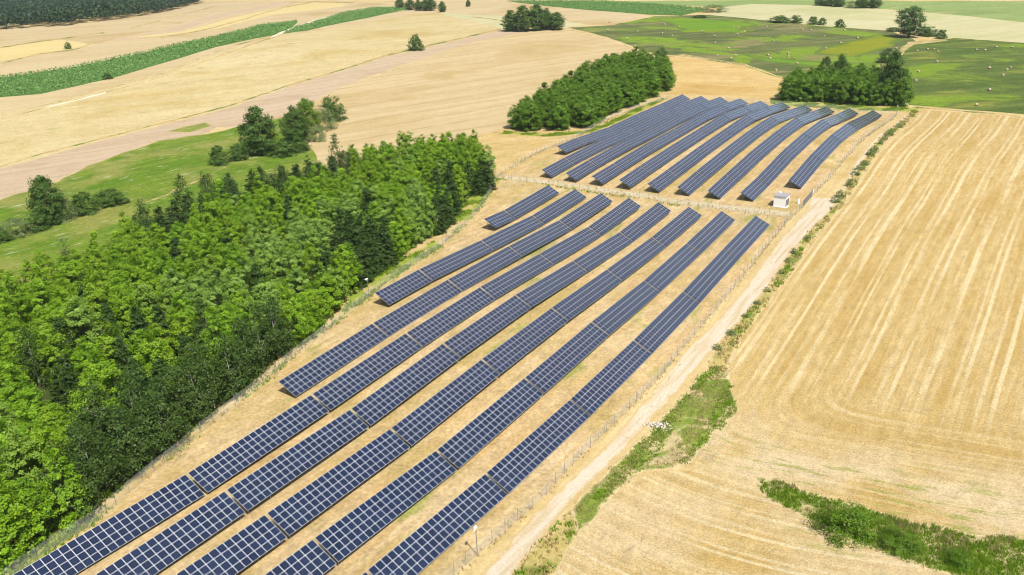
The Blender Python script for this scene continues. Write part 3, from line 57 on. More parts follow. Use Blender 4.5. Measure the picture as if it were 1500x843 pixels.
('field_margin','margin',[(-32.8,880.8),(-27.8,867.1),(-22.9,855.0),(-18.2,841.0),(-12.2,827.2),(-8.0,812.1),(-2.8,799.4),(2.0,785.0),(8.7,775.7),(15.4,763.7),(23.2,752.8),(31.0,740.8),(37.5,730.1),(37.3,720.6),(28.7,733.5),(19.3,746.5),(11.1,758.9),(1.9,771.7),(-3.0,785.0),(-7.5,796.1),(-12.3,810.5),(-17.5,823.6),(-23.2,836.3),(-27.8,849.2),(-32.7,861.4)]),
('field_margin','margin',[(93.8,549.9),(91.8,560.6),(90.1,570.2),(87.3,579.8),(85.3,590.1),(82.9,599.3),(80.3,609.7),(76.9,619.1),(72.9,630.1),(69.8,640.2),(65.6,650.5),(62.9,660.5),(58.7,671.9),(54.5,682.0),(54.5,672.9),(57.9,663.5),(62.0,653.0),(64.8,643.2),(69.2,633.4),(73.4,623.5),(76.9,613.0),(80.7,603.5),(82.3,593.3),(84.0,583.7),(86.6,574.1),(89.0,564.6),(90.6,555.4),(92.5,545.7)]),
('field_margin','margin',[(93.8,531.5),(105.3,537.2),(117.8,542.6),(123.1,534.3),(127.7,525.5),(134.5,516.9),(140.0,508.2),(146.3,500.1),(147.0,491.6),(148.7,483.6),(150.0,475.5),(150.6,467.3),(151.6,458.1),(153.5,451.2),(155.1,442.6),(153.1,437.5),(152.1,445.0),(150.4,453.5),(149.6,462.0),(147.8,470.2),(146.7,477.7),(145.8,485.6),(143.8,493.5),(138.2,501.6),(133.6,510.9),(127.7,518.6),(120.9,528.0),(115.7,535.9),(104.1,530.0),(92.4,525.7)]),
('field_margin','margin',[(184.2,365.9),(190.4,360.3),(196.4,354.4),(202.2,349.3),(207.6,344.4),(212.2,339.4),(217.0,334.5),(214.8,331.3),(210.0,336.0),(205.2,340.6),(200.0,345.6),(194.4,351.4),(188.0,356.2),(182.4,361.8)]),
('stubble_field','stubble_big',[(183.8,357.9),(188.7,353.6),(193.6,348.8),(199.3,345.0),(204.7,340.0),(209.6,335.7),(215.5,331.9),(219.2,325.5),(224.1,320.0),(228.1,314.3),(233.3,308.6),(236.6,302.9),(238.8,296.2),(241.8,290.8),(245.1,285.2),(247.2,279.4),(251.2,273.5),(253.6,268.4),(256.6,261.8),(258.9,256.2),(262.5,250.9),(265.0,245.1),(268.3,238.7),(270.7,233.6),(274.4,227.8),(270.2,224.1),(265.9,219.7),(262.1,216.1),(258.1,211.4),(254.4,208.3),(250.4,203.8),(246.6,199.6),(242.2,195.8),(238.4,191.1),(234.2,187.3),(230.1,183.2),(226.2,179.1),(222.0,175.5),(218.1,170.7),(214.5,166.9),(210.4,163.4),(206.2,158.5),(202.2,154.6),(198.5,150.9),(194.7,146.6),(190.6,142.4),(186.4,138.6),(182.2,134.9),(178.4,130.2),(174.3,126.5),(171.0,122.0),(166.6,118.1),(162.8,114.1),(158.1,109.9),(154.6,106.0),(151.0,102.1),(146.4,98.2),(142.6,94.4),(138.6,89.7),(134.8,86.3),(130.6,82.1),(126.8,77.8),(123.1,73.9),(118.9,70.1),(114.7,65.2),(112.4,66.2),(109.8,67.0),(107.1,67.5),(105.0,68.3),(102.5,69.0),(99.8,69.5),(97.4,70.2),(95.1,70.9),(92.2,71.6),(90.0,72.3),(87.5,73.0),(84.8,73.7),(82.6,74.3),(80.1,74.9),(77.6,75.6),(75.2,76.3),(72.5,77.8),(70.1,79.2),(67.7,80.6),(65.2,82.2),(62.2,82.9),(59.1,83.5),(56.1,85.5),(53.3,86.9),(50.8,89.0),(48.4,91.4),(45.1,93.4),(41.9,95.5),(38.9,98.9),(36.3,99.4),(33.5,100.9),(30.8,102.7),(29.1,104.5),(27.3,106.2),(28.7,108.7),(30.0,111.0),(31.8,113.3),(33.3,115.7),(34.9,117.9),(36.6,119.9),(37.7,122.3),(38.0,125.3),(37.8,128.5),(37.8,131.3),(37.5,134.1),(39.3,136.5),(41.3,138.7),(42.4,141.2),(44.0,143.6),(45.6,145.9),(47.2,148.2),(49.0,150.4),(50.5,152.9),(52.0,155.2),(53.2,157.4),(55.0,159.2),(56.7,161.9),(57.9,164.1),(59.9,166.7),(62.1,169.8),(63.7,172.4),(65.1,175.5),(67.3,178.0),(69.1,180.7),(70.6,183.6),(72.5,186.5),(74.0,189.3),(75.9,192.0),(78.0,194.4),(80.0,197.8),(82.1,201.5),(84.2,204.1),(86.6,207.0),(88.2,209.9),(91.0,213.0),(92.9,216.3),(94.6,219.5),(97.6,223.0),(99.7,227.3),(102.8,231.3),(104.6,236.0),(107.3,239.4),(110.0,243.1),(113.1,247.9),(115.6,251.8),(119.1,255.8),(121.0,260.7),(123.1,265.1),(126.6,269.8),(129.4,274.4),(132.4,278.8),(135.6,283.4),(138.5,288.4),(141.0,292.2),(144.0,297.5),(145.8,301.4),(151.0,306.7),(153.2,311.6),(156.6,316.9),(159.7,322.4),(163.6,327.0),(167.5,333.1),(170.2,337.8),(173.9,343.1),(177.4,348.7),(181.1,353.8)]),
('stubble_field','stubble_low',[(-5.4,72.2),(-4.0,74.4),(-2.0,76.6),(-0.8,78.7),(0.8,80.7),(2.3,83.1),(3.7,84.7),(5.6,86.6),(7.0,88.8),(8.7,90.9),(10.2,93.0),(11.8,95.2),(14.1,96.8),(16.5,98.7),(18.7,101.0),(21.2,102.8),(24.5,102.6),(27.3,102.8),(30.6,102.9),(33.3,101.1),(36.2,99.6),(36.2,96.5),(38.5,94.2),(40.5,91.6),(42.6,88.3),(44.6,85.7),(47.2,83.4),(49.6,80.8),(51.8,79.1),(54.1,77.2),(56.4,75.8),(58.5,74.0),(61.1,72.9),(59.6,70.7),(58.1,68.4),(56.4,66.3),(55.1,64.3),(53.6,62.3),(51.8,60.2),(49.5,60.3),(46.8,60.2),(44.1,60.6),(41.6,60.6),(39.0,60.6),(36.4,60.8),(33.7,61.1),(31.4,61.1),(28.6,60.9),(26.1,61.0),(23.5,61.2),(20.8,61.1),(18.3,61.5),(15.8,61.6),(12.9,61.6),(10.6,61.8),(7.7,61.8),(5.4,61.9),(2.6,62.0),(0.2,62.2),(-2.5,62.1),(-5.0,62.3),(-5.3,64.7),(-5.4,67.2),(-5.3,69.7)]),
('grass_strip','verge_green',[(7.5,86.8),(8.4,88.3),(9.3,89.5),(10.3,90.6),(11.3,92.3),(12.0,93.9),(13.1,94.9),(14.0,96.4),(14.7,97.7),(15.5,98.6),(16.8,99.9),(17.5,101.3),(18.6,102.4),(20.2,102.9),(21.7,103.3),(23.5,103.3),(25.1,104.3),(26.9,104.6),(27.6,105.4),(28.5,106.7),(29.3,108.2),(30.4,109.1),(31.6,110.7),(32.1,111.9),(33.0,113.5),(34.3,113.7),(35.4,115.1),(36.2,116.9),(37.2,117.3),(37.9,118.8),(38.9,120.0),(39.0,122.0),(39.0,123.4),(39.1,124.6),(39.2,126.5),(39.8,127.4),(40.0,129.2),(40.0,130.7),(40.4,132.2),(40.7,134.0),(39.2,134.8),(37.5,135.1),(36.7,133.6),(35.4,132.9),(34.2,131.1),(33.4,130.1),(32.6,128.8),(31.9,127.9),(31.4,125.9),(29.9,124.8),(29.0,123.5),(28.2,122.5),(27.6,120.8),(26.6,119.9),(25.4,118.7),(24.6,117.5),(23.8,115.9),(22.8,115.1),(21.9,113.1),(21.4,112.5),(20.3,111.2),(19.1,110.3),(18.4,108.8),(17.5,107.6),(16.6,106.6),(15.6,105.1),(14.8,104.2),(13.8,102.7),(12.9,101.2),(12.1,100.0),(10.9,98.8),(10.4,97.6),(9.0,96.4),(8.4,94.8),(7.5,93.5),(7.7,91.6),(7.7,90.0),(7.3,88.6)]),
('grass_strip','verge_dry',[(-6.5,71.3),(-4.2,71.0),(-3.0,71.8),(-1.5,71.5),(0.7,72.0),(2.3,72.5),(2.5,73.6),(3.3,75.4),(3.5,76.6),(4.1,78.0),(4.6,79.8),(5.0,81.2),(5.7,82.7),(6.2,84.3),(7.1,85.5),(7.9,87.9),(8.1,89.8),(7.6,92.0),(7.5,93.5),(6.1,92.2),(5.2,90.5),(4.5,89.6),(3.9,87.9),(2.8,87.1),(1.9,85.8),(1.7,84.7),(0.5,83.2),(-0.0,81.7),(-0.9,80.6),(-1.3,78.9),(-2.5,77.8),(-3.1,76.5),(-3.7,75.2),(-4.5,73.7),(-5.1,72.6)]),
('grass_strip','verge_dry',[(39.5,132.0),(38.0,133.0),(36.4,134.2),(37.0,135.7),(37.8,137.0),(38.3,138.4),(38.6,139.6),(39.3,141.2),(40.3,142.5),(41.3,143.5),(42.3,145.0),(43.1,146.2),(44.1,147.5),(45.2,149.0),(45.9,150.0),(47.0,151.6),(48.0,152.6),(48.7,153.7),(49.5,155.0),(50.5,156.4),(51.3,157.4),(52.0,158.8),(53.1,159.9),(53.6,161.2),(54.7,162.5),(55.7,164.2),(56.0,165.4),(57.3,166.5),(58.1,167.6),(58.7,168.8),(59.5,170.2),(60.5,171.5),(61.4,172.5),(62.3,174.0),(63.0,175.4),(64.2,176.7),(64.9,178.4),(65.9,179.5),(66.4,180.9),(67.4,182.3),(68.7,183.2),(69.2,184.7),(70.3,185.7),(71.1,187.5),(71.8,188.7),(72.6,190.0),(73.4,190.9),(74.2,192.4),(75.3,193.7),(76.2,195.3),(76.9,196.4),(77.6,197.6),(79.0,199.0),(80.4,199.9),(80.6,201.3),(81.3,202.5),(82.0,203.7),(83.9,204.9),(84.3,206.6),(85.3,207.7),(85.9,209.0),(87.0,209.7),(88.0,211.3),(88.8,212.8),(89.5,213.5),(89.9,215.2),(91.1,215.9),(92.1,217.9),(93.6,219.3),(94.4,221.3),(95.0,222.3),(96.2,223.8),(96.7,225.1),(97.9,226.5),(98.1,227.9),(99.0,228.7),(99.4,230.1),(100.4,231.1),(100.8,232.8),(102.1,234.2),(102.6,235.3),(103.7,236.5),(104.2,237.9),(105.1,239.0),(105.9,240.2),(106.6,241.7),(107.6,243.2),(108.3,244.1),(108.9,245.8),(109.8,246.6),(111.1,248.4),(111.4,249.4),(112.1,250.7),(113.5,252.0),(114.2,253.7),(114.1,254.3),(115.9,255.7),(116.1,256.9),(117.4,258.4),(118.6,259.8),(118.1,260.6),(119.5,262.8),(120.6,263.3),(120.9,264.3),(122.2,265.6),(122.9,267.7),(123.6,269.0),(125.0,269.7),(125.7,270.6),(125.8,272.4),(126.7,274.1),(127.4,274.8),(128.0,276.2),(129.3,277.3),(129.7,278.7),(130.9,280.3),(131.2,281.1),(132.1,282.8),(133.5,284.0),(133.7,285.9),(135.0,285.8),(135.7,288.2),(136.6,289.0),(136.6,290.4),(138.1,291.9),(138.8,292.8),(139.5,294.2),(140.2,296.1),(141.0,296.7),(142.5,298.0),(142.6,299.3),(143.1,300.8),(144.2,302.0),(145.4,303.0),(145.7,303.9),(147.0,305.6),(147.9,307.0),(148.2,307.9),(149.7,309.7),(150.5,310.7),(150.4,312.0),(152.0,313.5),(152.9,314.9),(153.8,316.4),(153.6,317.3),(155.4,318.6),(156.0,319.3),(156.9,321.2),(157.7,322.5),(158.8,322.6),(160.2,324.2),(161.1,326.2),(160.8,327.3),(161.8,328.6),(162.2,329.6),(162.6,330.9),(164.2,331.8),(164.8,333.4),(165.8,334.6),(166.7,335.7),(167.4,337.6),(168.4,338.5),(169.6,340.2),(169.7,340.9),(170.7,342.3),(171.9,342.9),(172.3,344.5),(173.9,345.2),(174.6,347.3),(175.0,348.6),(175.8,350.5),(176.9,350.9),(178.1,352.3),(178.2,353.5),(179.6,354.9),(180.6,353.8),(181.9,352.6),(181.5,351.6),(180.4,350.1),(178.9,348.8),(178.4,347.4),(176.4,346.1),(177.1,345.6),(176.4,343.6),(174.9,343.1),(174.5,340.8),(173.0,339.7),(172.3,337.8),(171.4,337.2),(171.1,336.1),(169.4,335.1),(169.6,334.3),(168.8,332.7),(168.2,330.7),(167.4,330.6),(165.6,329.0),(164.6,328.4),(164.6,326.1),(163.1,324.9),(162.9,323.6),(162.2,322.4),(160.8,321.4),(161.3,319.0),(159.3,318.9),(158.2,316.9),(157.4,316.1),(156.4,314.1),(155.5,313.5),(155.1,312.6),(154.4,310.5),(153.2,309.4),(153.0,308.4),(151.7,307.3),(151.2,305.6),(149.6,304.6),(149.2,303.5),(148.1,302.5),(147.7,301.2),(147.0,299.5),(145.8,298.2),(145.0,297.4),(144.2,295.6),(143.3,294.1),(142.8,293.7),(141.6,291.8),(141.5,290.4),(140.2,290.0),(139.6,287.7),(138.2,286.3),(137.7,285.6),(137.0,283.7),(136.7,283.0),(135.3,281.7),(134.6,279.9),(133.4,278.7),(133.0,277.6),(132.2,276.5),(131.8,274.9),(130.7,274.0),(129.6,272.1),(128.2,270.9),(127.3,269.4),(127.3,268.7),(126.0,266.5),(125.1,265.9),(125.4,264.5),(123.3,262.9),(123.4,262.1),(122.5,260.6),(121.4,258.7),(120.9,258.6),(119.6,256.5),(119.0,255.4),(117.8,253.8),(117.4,253.2),(116.4,251.2),(115.8,250.6),(114.7,248.7),(114.0,247.6),(113.7,246.1),(112.6,245.2),(111.6,244.2),(111.0,242.3),(110.0,241.2),(109.7,239.8),(108.6,238.7),(107.4,237.4),(106.6,235.9),(106.0,234.8),(105.2,233.3),(104.3,232.0),(103.7,230.4),(102.6,229.5),(101.4,228.3),(101.4,226.7),(100.4,225.6),(99.5,224.3),(98.5,223.2),(97.8,222.0),(97.9,220.5),(96.5,219.1),(95.5,218.0),(94.8,216.5),(94.0,215.3),(93.2,214.0),(91.5,212.7),(90.9,211.5),(90.4,210.1),(89.2,209.1),(88.2,207.7),(87.9,206.9),(86.6,205.2),(86.0,204.3),(84.9,202.6),(84.0,201.8),(83.4,200.1),(82.8,198.9),(81.3,198.0),(80.9,196.3),(79.7,195.4),(78.8,194.3),(78.2,192.6),(76.6,191.5),(76.3,190.6),(75.3,188.8),(74.9,187.5),(74.0,186.3),(72.9,185.0),(72.0,183.4),(71.4,182.2),(70.5,181.2),(69.7,179.4),(68.6,178.1),(67.8,176.9),(67.1,176.0),(66.3,174.0),(65.3,173.1),(64.8,171.9),(63.8,170.5),(62.6,169.3),(62.2,167.6),(61.5,167.0),(60.2,165.1),(59.3,164.0),(58.4,162.9),(57.6,161.3),(56.9,160.0),(56.1,158.8),(54.9,157.6),(53.8,156.2),(53.0,155.0),(52.0,153.9),(51.3,152.3),(50.3,150.8),(49.5,149.6),(48.6,148.4),(47.8,147.2),(46.6,146.1),(45.9,144.8),(45.5,143.1),(44.7,141.8),(43.8,140.1),(43.1,138.9),(42.5,137.7),(41.5,136.0),(40.9,134.7),(40.3,133.3)]),
('ditch_bank','verge_green',[(36.2,100.1),(37.3,99.4),(39.2,99.4),(41.0,97.9),(42.1,96.1),(43.5,95.3),(44.5,94.3),(45.8,93.8),(47.1,92.6),(48.3,92.1),(49.8,90.6),(51.1,89.7),(52.4,88.6),(53.5,87.2),(55.5,86.8),(56.7,85.9),(57.9,84.9),(59.1,84.2),(60.6,83.8),(62.3,83.3),(63.8,83.2),(65.8,82.2),(67.3,81.8),(68.4,81.1),(69.3,80.1),(71.5,79.2),(72.8,78.4),(73.8,77.8),(75.4,76.8),(74.3,75.9),(73.3,74.8),(72.1,73.7),(70.8,72.5),(69.8,71.5),(68.6,70.6),(67.6,69.5),(66.3,68.3),(65.3,67.2),(64.6,69.2),(63.7,70.2),(62.6,71.9),(61.7,73.3),(60.6,74.6),(59.4,75.0),(58.0,75.6),(56.2,75.6),(55.2,76.0),(53.5,76.4),(52.0,77.5),(50.7,78.6),(48.9,79.7),(47.9,80.9),(46.9,81.8),(45.6,83.1),(44.1,84.6),(43.0,86.2),(42.3,87.4),(41.0,88.9),(39.6,90.3),(38.8,91.8),(37.9,92.6),(36.5,94.7),(35.7,96.2),(35.6,97.6)]),
('dirt_track','track',[(-10.1,71.7),(-9.3,72.9),(-8.4,74.3),(-7.4,75.6),(-6.4,76.9),(-5.5,78.2),(-4.8,79.5),(-4.0,81.1),(-3.2,82.3),(-2.5,83.7),(-1.6,85.2),(-1.1,86.5),(-0.3,87.9),(0.7,89.2),(1.3,90.6),(1.9,92.2),(3.0,93.1),(4.0,94.6),(4.8,95.9),(5.8,97.2),(6.5,98.5),(7.4,99.8),(8.4,101.1),(9.2,102.3),(10.3,103.6),(11.1,104.9),(11.9,106.2),(12.9,107.4),(13.7,108.8),(14.8,110.1),(15.6,111.4),(16.4,112.7),(17.2,114.1),(18.2,115.5),(18.9,116.8),(19.8,118.0),(20.6,119.5),(21.5,120.8),(22.3,122.1),(23.0,123.5),(24.3,124.8),(24.7,126.2),(25.7,127.6),(26.6,129.0),(27.5,130.3),(28.2,131.6),(29.1,133.0),(30.1,134.5),(30.9,135.6),(31.6,137.3),(32.6,138.6),(33.5,140.0),(34.2,141.4),(35.2,142.7),(36.1,144.1),(37.5,145.4),(38.3,146.4),(39.5,148.0),(40.3,149.1),(41.4,150.4),(42.4,151.9),(43.3,152.9),(44.2,154.4),(45.1,155.6),(45.9,157.0),(46.7,158.3),(47.6,159.4),(48.6,160.8),(49.4,161.8),(50.2,163.1),(51.2,164.5),(51.9,165.8),(52.7,166.8),(53.6,168.2),(54.3,169.6),(55.4,171.1),(56.2,172.2),(56.7,173.3),(57.9,175.0),(58.5,176.2),(59.5,177.6),(60.3,178.8),(60.9,180.2),(61.9,181.2),(62.7,183.2),(63.6,184.1),(64.4,185.6),(65.2,186.8),(65.8,188.0),(66.9,189.4),(67.6,190.9),(68.5,192.1),(69.1,193.4),(69.9,194.9),(70.7,196.1),(71.8,197.1),(72.7,198.6),(73.7,199.9),(74.4,201.1),(75.4,202.3),(76.3,203.8),(76.7,204.8),(77.9,206.3),(78.6,207.4),(79.5,208.5),(80.3,210.1),(80.9,211.4),(82.3,212.4),(82.5,213.8),(83.5,215.3),(84.0,216.4),(85.0,217.9),(85.3,219.2),(86.3,220.7),(86.8,222.3),(87.4,223.1),(88.3,224.9),(89.9,224.5),(91.2,224.2),(92.9,224.1),(94.7,224.0),(95.5,225.0),(96.4,226.2),(97.1,227.8),(97.7,228.8),(98.5,230.1),(99.3,231.6),(100.1,232.8),(101.0,234.1),(101.9,235.1),(102.4,236.6),(103.3,238.0),(104.1,239.5),(104.7,240.7),(105.6,241.7),(106.2,243.3),(106.7,244.4),(107.7,245.7),(108.6,247.3),(109.3,248.1),(110.1,249.5),(111.0,251.0),(111.4,252.0),(112.5,253.4),(113.3,255.1),(114.1,256.2),(114.7,257.2),(115.6,258.6),(116.7,260.2),(117.8,261.2),(118.4,262.6),(118.8,264.3),(120.1,265.2),(120.8,266.8),(122.0,268.2),(122.6,269.1),(123.0,270.6),(123.9,271.8),(125.2,273.3),(125.6,274.2),(126.4,276.0),(127.0,277.0),(128.4,278.4),(129.1,279.6),(130.2,281.6),(130.9,282.7),(131.6,283.8),(132.5,284.8),(133.3,286.4),(134.1,287.6),(134.7,289.1),(135.7,290.4),(136.6,291.8),(137.5,293.1),(138.1,294.4),(139.3,295.6),(139.9,297.0),(141.0,298.2),(141.7,299.5),(142.4,300.6),(143.6,302.3),(144.2,303.4),(145.0,304.7),(146.1,306.2),(146.7,307.4),(147.4,309.0),(148.4,310.2),(149.1,311.3),(150.3,312.2),(150.8,313.6),(151.9,314.7),(152.5,316.0),(153.1,318.1),(154.2,319.2),(155.4,320.5),(156.0,321.2),(157.3,322.3),(157.3,324.1),(158.7,325.4),(159.3,326.2),(160.3,328.0),(161.0,329.4),(161.9,330.6),(162.6,331.7),(163.9,333.2),(164.6,334.2),(165.1,335.5),(166.3,336.9),(166.7,338.3),(168.1,339.1),(168.7,340.3),(169.5,341.8),(170.4,343.1),(171.1,344.5),(171.5,345.4),(172.9,346.9),(173.8,348.0),(174.2,349.5),(175.2,350.3),(176.2,349.0),(175.2,348.2),(174.2,346.5),(173.7,345.2),(172.6,343.9),(172.0,342.8),(170.9,341.3),(170.1,340.0),(169.3,338.7),(169.0,337.5),(167.7,336.9),(167.1,334.5),(166.1,333.8),(165.0,332.3),(164.6,331.4),(163.7,329.9),(163.1,328.8),(162.0,327.6),(160.8,326.4),(160.7,325.1),(159.4,324.0),(158.4,322.4),(157.9,321.4),(157.1,319.6),(156.3,318.8),(155.2,317.8),(154.5,316.2),(153.9,315.0),(153.0,313.6),(152.2,312.4),(151.0,310.8),(151.0,309.7),(149.5,308.8),(148.9,307.0),(148.1,306.3),(147.2,304.8),(146.3,303.4),(145.3,302.4),(145.1,301.2),(144.0,299.9),(143.2,298.6),(142.4,296.9),(141.3,296.1),(140.5,294.2),(140.1,293.3),(139.1,292.2),(138.0,290.7),(137.4,289.3),(136.5,288.0),(135.8,286.7),(134.9,285.3),(134.1,284.4),(133.2,282.9),(132.3,282.0),(131.7,280.4),(131.2,279.0),(130.0,277.6),(129.0,276.8),(128.5,275.2),(127.7,273.8),(126.8,272.7),(126.2,271.3),(125.1,270.0),(124.5,268.9),(123.4,267.3),(122.4,266.0),(121.9,264.9),(120.9,263.2),(120.1,262.5),(119.6,260.9),(119.0,259.7),(117.8,258.4),(117.0,257.1),(116.3,255.8),(115.4,254.6),(114.7,253.0),(113.6,251.9),(112.9,250.6),(112.0,249.2),(111.2,248.1),(110.8,246.7),(110.0,245.7),(108.7,244.3),(108.3,242.6),(107.5,241.6),(106.7,240.6),(105.9,239.2),(104.9,238.0),(104.4,236.7),(104.0,235.3),(102.8,234.0),(102.0,233.1),(101.1,231.3),(100.5,230.1),(99.5,228.9),(98.7,227.6),(98.1,226.5),(97.0,225.4),(96.4,223.6),(95.5,222.6),(95.1,221.1),(93.6,219.7),(92.6,217.9),(91.8,216.2),(90.7,215.0),(90.0,213.7),(89.2,212.4),(88.0,210.9),(87.3,209.9),(86.5,208.7),(85.5,207.4),(84.6,206.3),(83.6,205.1),(82.8,203.8),(81.8,202.6),(81.0,201.2),(80.2,200.2),(79.3,198.7),(78.2,197.5),(77.3,196.3),(76.5,195.0),(75.6,193.7),(74.8,192.6),(74.0,191.2),(73.0,189.9),(72.2,188.4),(71.3,187.2),(70.5,185.8),(69.7,184.4),(68.7,183.2),(67.9,181.9),(67.0,180.7),(65.9,179.3),(65.5,178.2),(64.5,176.8),(63.6,175.3),(62.6,174.0),(61.7,172.5),(61.1,171.5),(60.3,170.1),(59.2,168.9),(58.6,167.4),(57.6,166.3),(57.0,165.1),(55.8,163.7),(55.0,162.5),(54.3,161.3),(53.4,160.0),(52.8,158.8),(51.6,157.6),(50.9,156.3),(50.0,155.4),(49.1,154.0),(48.1,152.7),(47.3,151.5),(46.4,150.0),(45.5,148.9),(44.5,147.5),(43.5,146.2),(42.6,145.0),(41.7,143.6),(40.6,142.4),(39.7,141.2),(39.0,140.0),(38.1,138.8),(37.2,137.6),(36.3,136.3),(35.4,135.0),(34.6,134.0),(33.7,132.4),(32.7,131.4),(31.9,130.2),(31.1,128.8),(30.4,127.6),(29.6,126.4),(28.6,125.2),(27.6,123.9),(26.9,122.6),(26.0,121.4),(25.1,120.1),(24.1,118.9),(23.5,117.8),(22.6,116.4),(21.7,115.1),(20.8,113.8),(20.0,112.8),(19.1,111.4),(18.2,110.3),(17.5,108.8),(16.5,107.6),(15.7,106.4),(14.8,105.2),(14.0,103.8),(13.1,102.6),(12.1,101.3),(11.3,100.0),(10.5,98.9),(9.5,97.5),(8.6,96.2),(7.7,94.9),(7.0,93.7),(6.2,92.5),(5.4,91.1),(4.6,89.8),(3.9,88.4),(3.2,86.9),(2.4,85.8),(1.7,84.4),(1.0,83.0),(0.3,81.8),(-0.5,80.2),(-1.2,78.8),(-2.1,77.3),(-2.9,75.8),(-3.8,74.2),(-4.6,72.7),(-5.2,71.1),(-6.9,71.4),(-8.4,71.6)]),
('grass_strip','fence_green',[(-68.3,77.3),(-67.0,79.1),(-66.3,80.6),(-65.1,82.0),(-64.5,83.7),(-63.5,84.8),(-62.7,86.9),(-62.3,88.6),(-61.4,90.2),(-60.2,91.6),(-59.7,93.0),(-60.4,95.0),(-61.1,96.4),(-63.4,95.4),(-64.6,94.0),(-65.9,92.6),(-67.0,90.8),(-68.0,89.3),(-69.0,87.5),(-69.9,85.9),(-70.7,84.2),(-71.9,83.0),(-72.4,81.2),(-70.9,80.0),(-69.8,78.9)]),
('grass_strip','fence_green',[(-37.4,156.2),(-36.7,157.8),(-36.7,158.7),(-35.7,160.3),(-35.3,161.8),(-34.4,163.4),(-33.8,164.4),(-32.9,165.7),(-32.8,167.2),(-32.1,169.1),(-31.5,170.9),(-30.9,172.1),(-29.7,173.9),(-29.7,175.7),(-28.6,177.3),(-28.5,177.9),(-28.0,179.6),(-26.8,181.5),(-26.7,182.3),(-25.5,183.9),(-25.2,185.7),(-24.4,186.3),(-23.8,188.1),(-23.1,189.1),(-22.8,190.6),(-22.0,192.1),(-21.1,193.7),(-20.4,195.8),(-20.0,197.4),(-18.9,198.5),(-18.9,200.0),(-19.1,202.1),(-19.0,203.5),(-19.3,205.3),(-20.1,206.5),(-20.6,208.5),(-20.8,207.1),(-21.7,205.5),(-22.7,203.7),(-22.9,201.9),(-23.7,200.7),(-25.1,199.9),(-25.9,197.6),(-26.3,197.0),(-27.2,194.9),(-28.2,193.9),(-29.3,192.6),(-30.4,191.5),(-31.2,189.8),(-31.8,188.3),(-32.6,187.0),(-33.6,185.2),(-34.1,184.0),(-35.1,182.4),(-35.4,180.6),(-36.1,178.9),(-36.4,177.6),(-36.6,175.9),(-37.3,174.4),(-37.2,173.0),(-38.0,171.3),(-38.0,169.6),(-37.9,168.0),(-37.7,166.5),(-37.6,164.7),(-37.9,162.7),(-38.2,161.5),(-37.6,159.6),(-37.9,158.0)]),
('grass_strip','fence_green',[(-10.8,224.5),(-10.1,225.8),(-10.2,227.5),(-10.7,228.8),(-10.0,230.2),(-9.9,231.2),(-9.3,232.8),(-8.3,234.2),(-7.9,236.4),(-8.2,237.9),(-6.8,238.9),(-6.8,241.1),(-6.8,241.9),(-6.3,243.6),(-6.2,245.0),(-5.8,246.8),(-4.2,248.5),(-5.5,250.1),(-5.3,251.4),(-4.9,253.3),(-4.7,254.3),(-4.6,255.7),(-4.4,258.0),(-3.8,259.1),(-4.3,260.3),(-3.7,261.5),(-6.1,260.5),(-7.1,259.7),(-8.5,258.3),(-10.4,256.5),(-10.4,255.5),(-10.6,253.9),(-11.3,253.0),(-11.7,251.7),(-11.9,250.0),(-12.3,248.4),(-13.1,247.9),(-13.5,245.4),(-14.6,243.6),(-14.3,242.2),(-14.7,240.6),(-14.7,239.6),(-15.7,237.9),(-15.8,236.8),(-16.0,235.2),(-16.1,233.1),(-16.2,232.0),(-16.0,231.0),(-16.7,228.7),(-16.3,227.4),(-17.1,226.2),(-17.1,223.8),(-17.2,222.2),(-17.2,221.4),(-16.7,219.6),(-15.9,220.8),(-14.4,222.8),(-12.2,223.1)]),
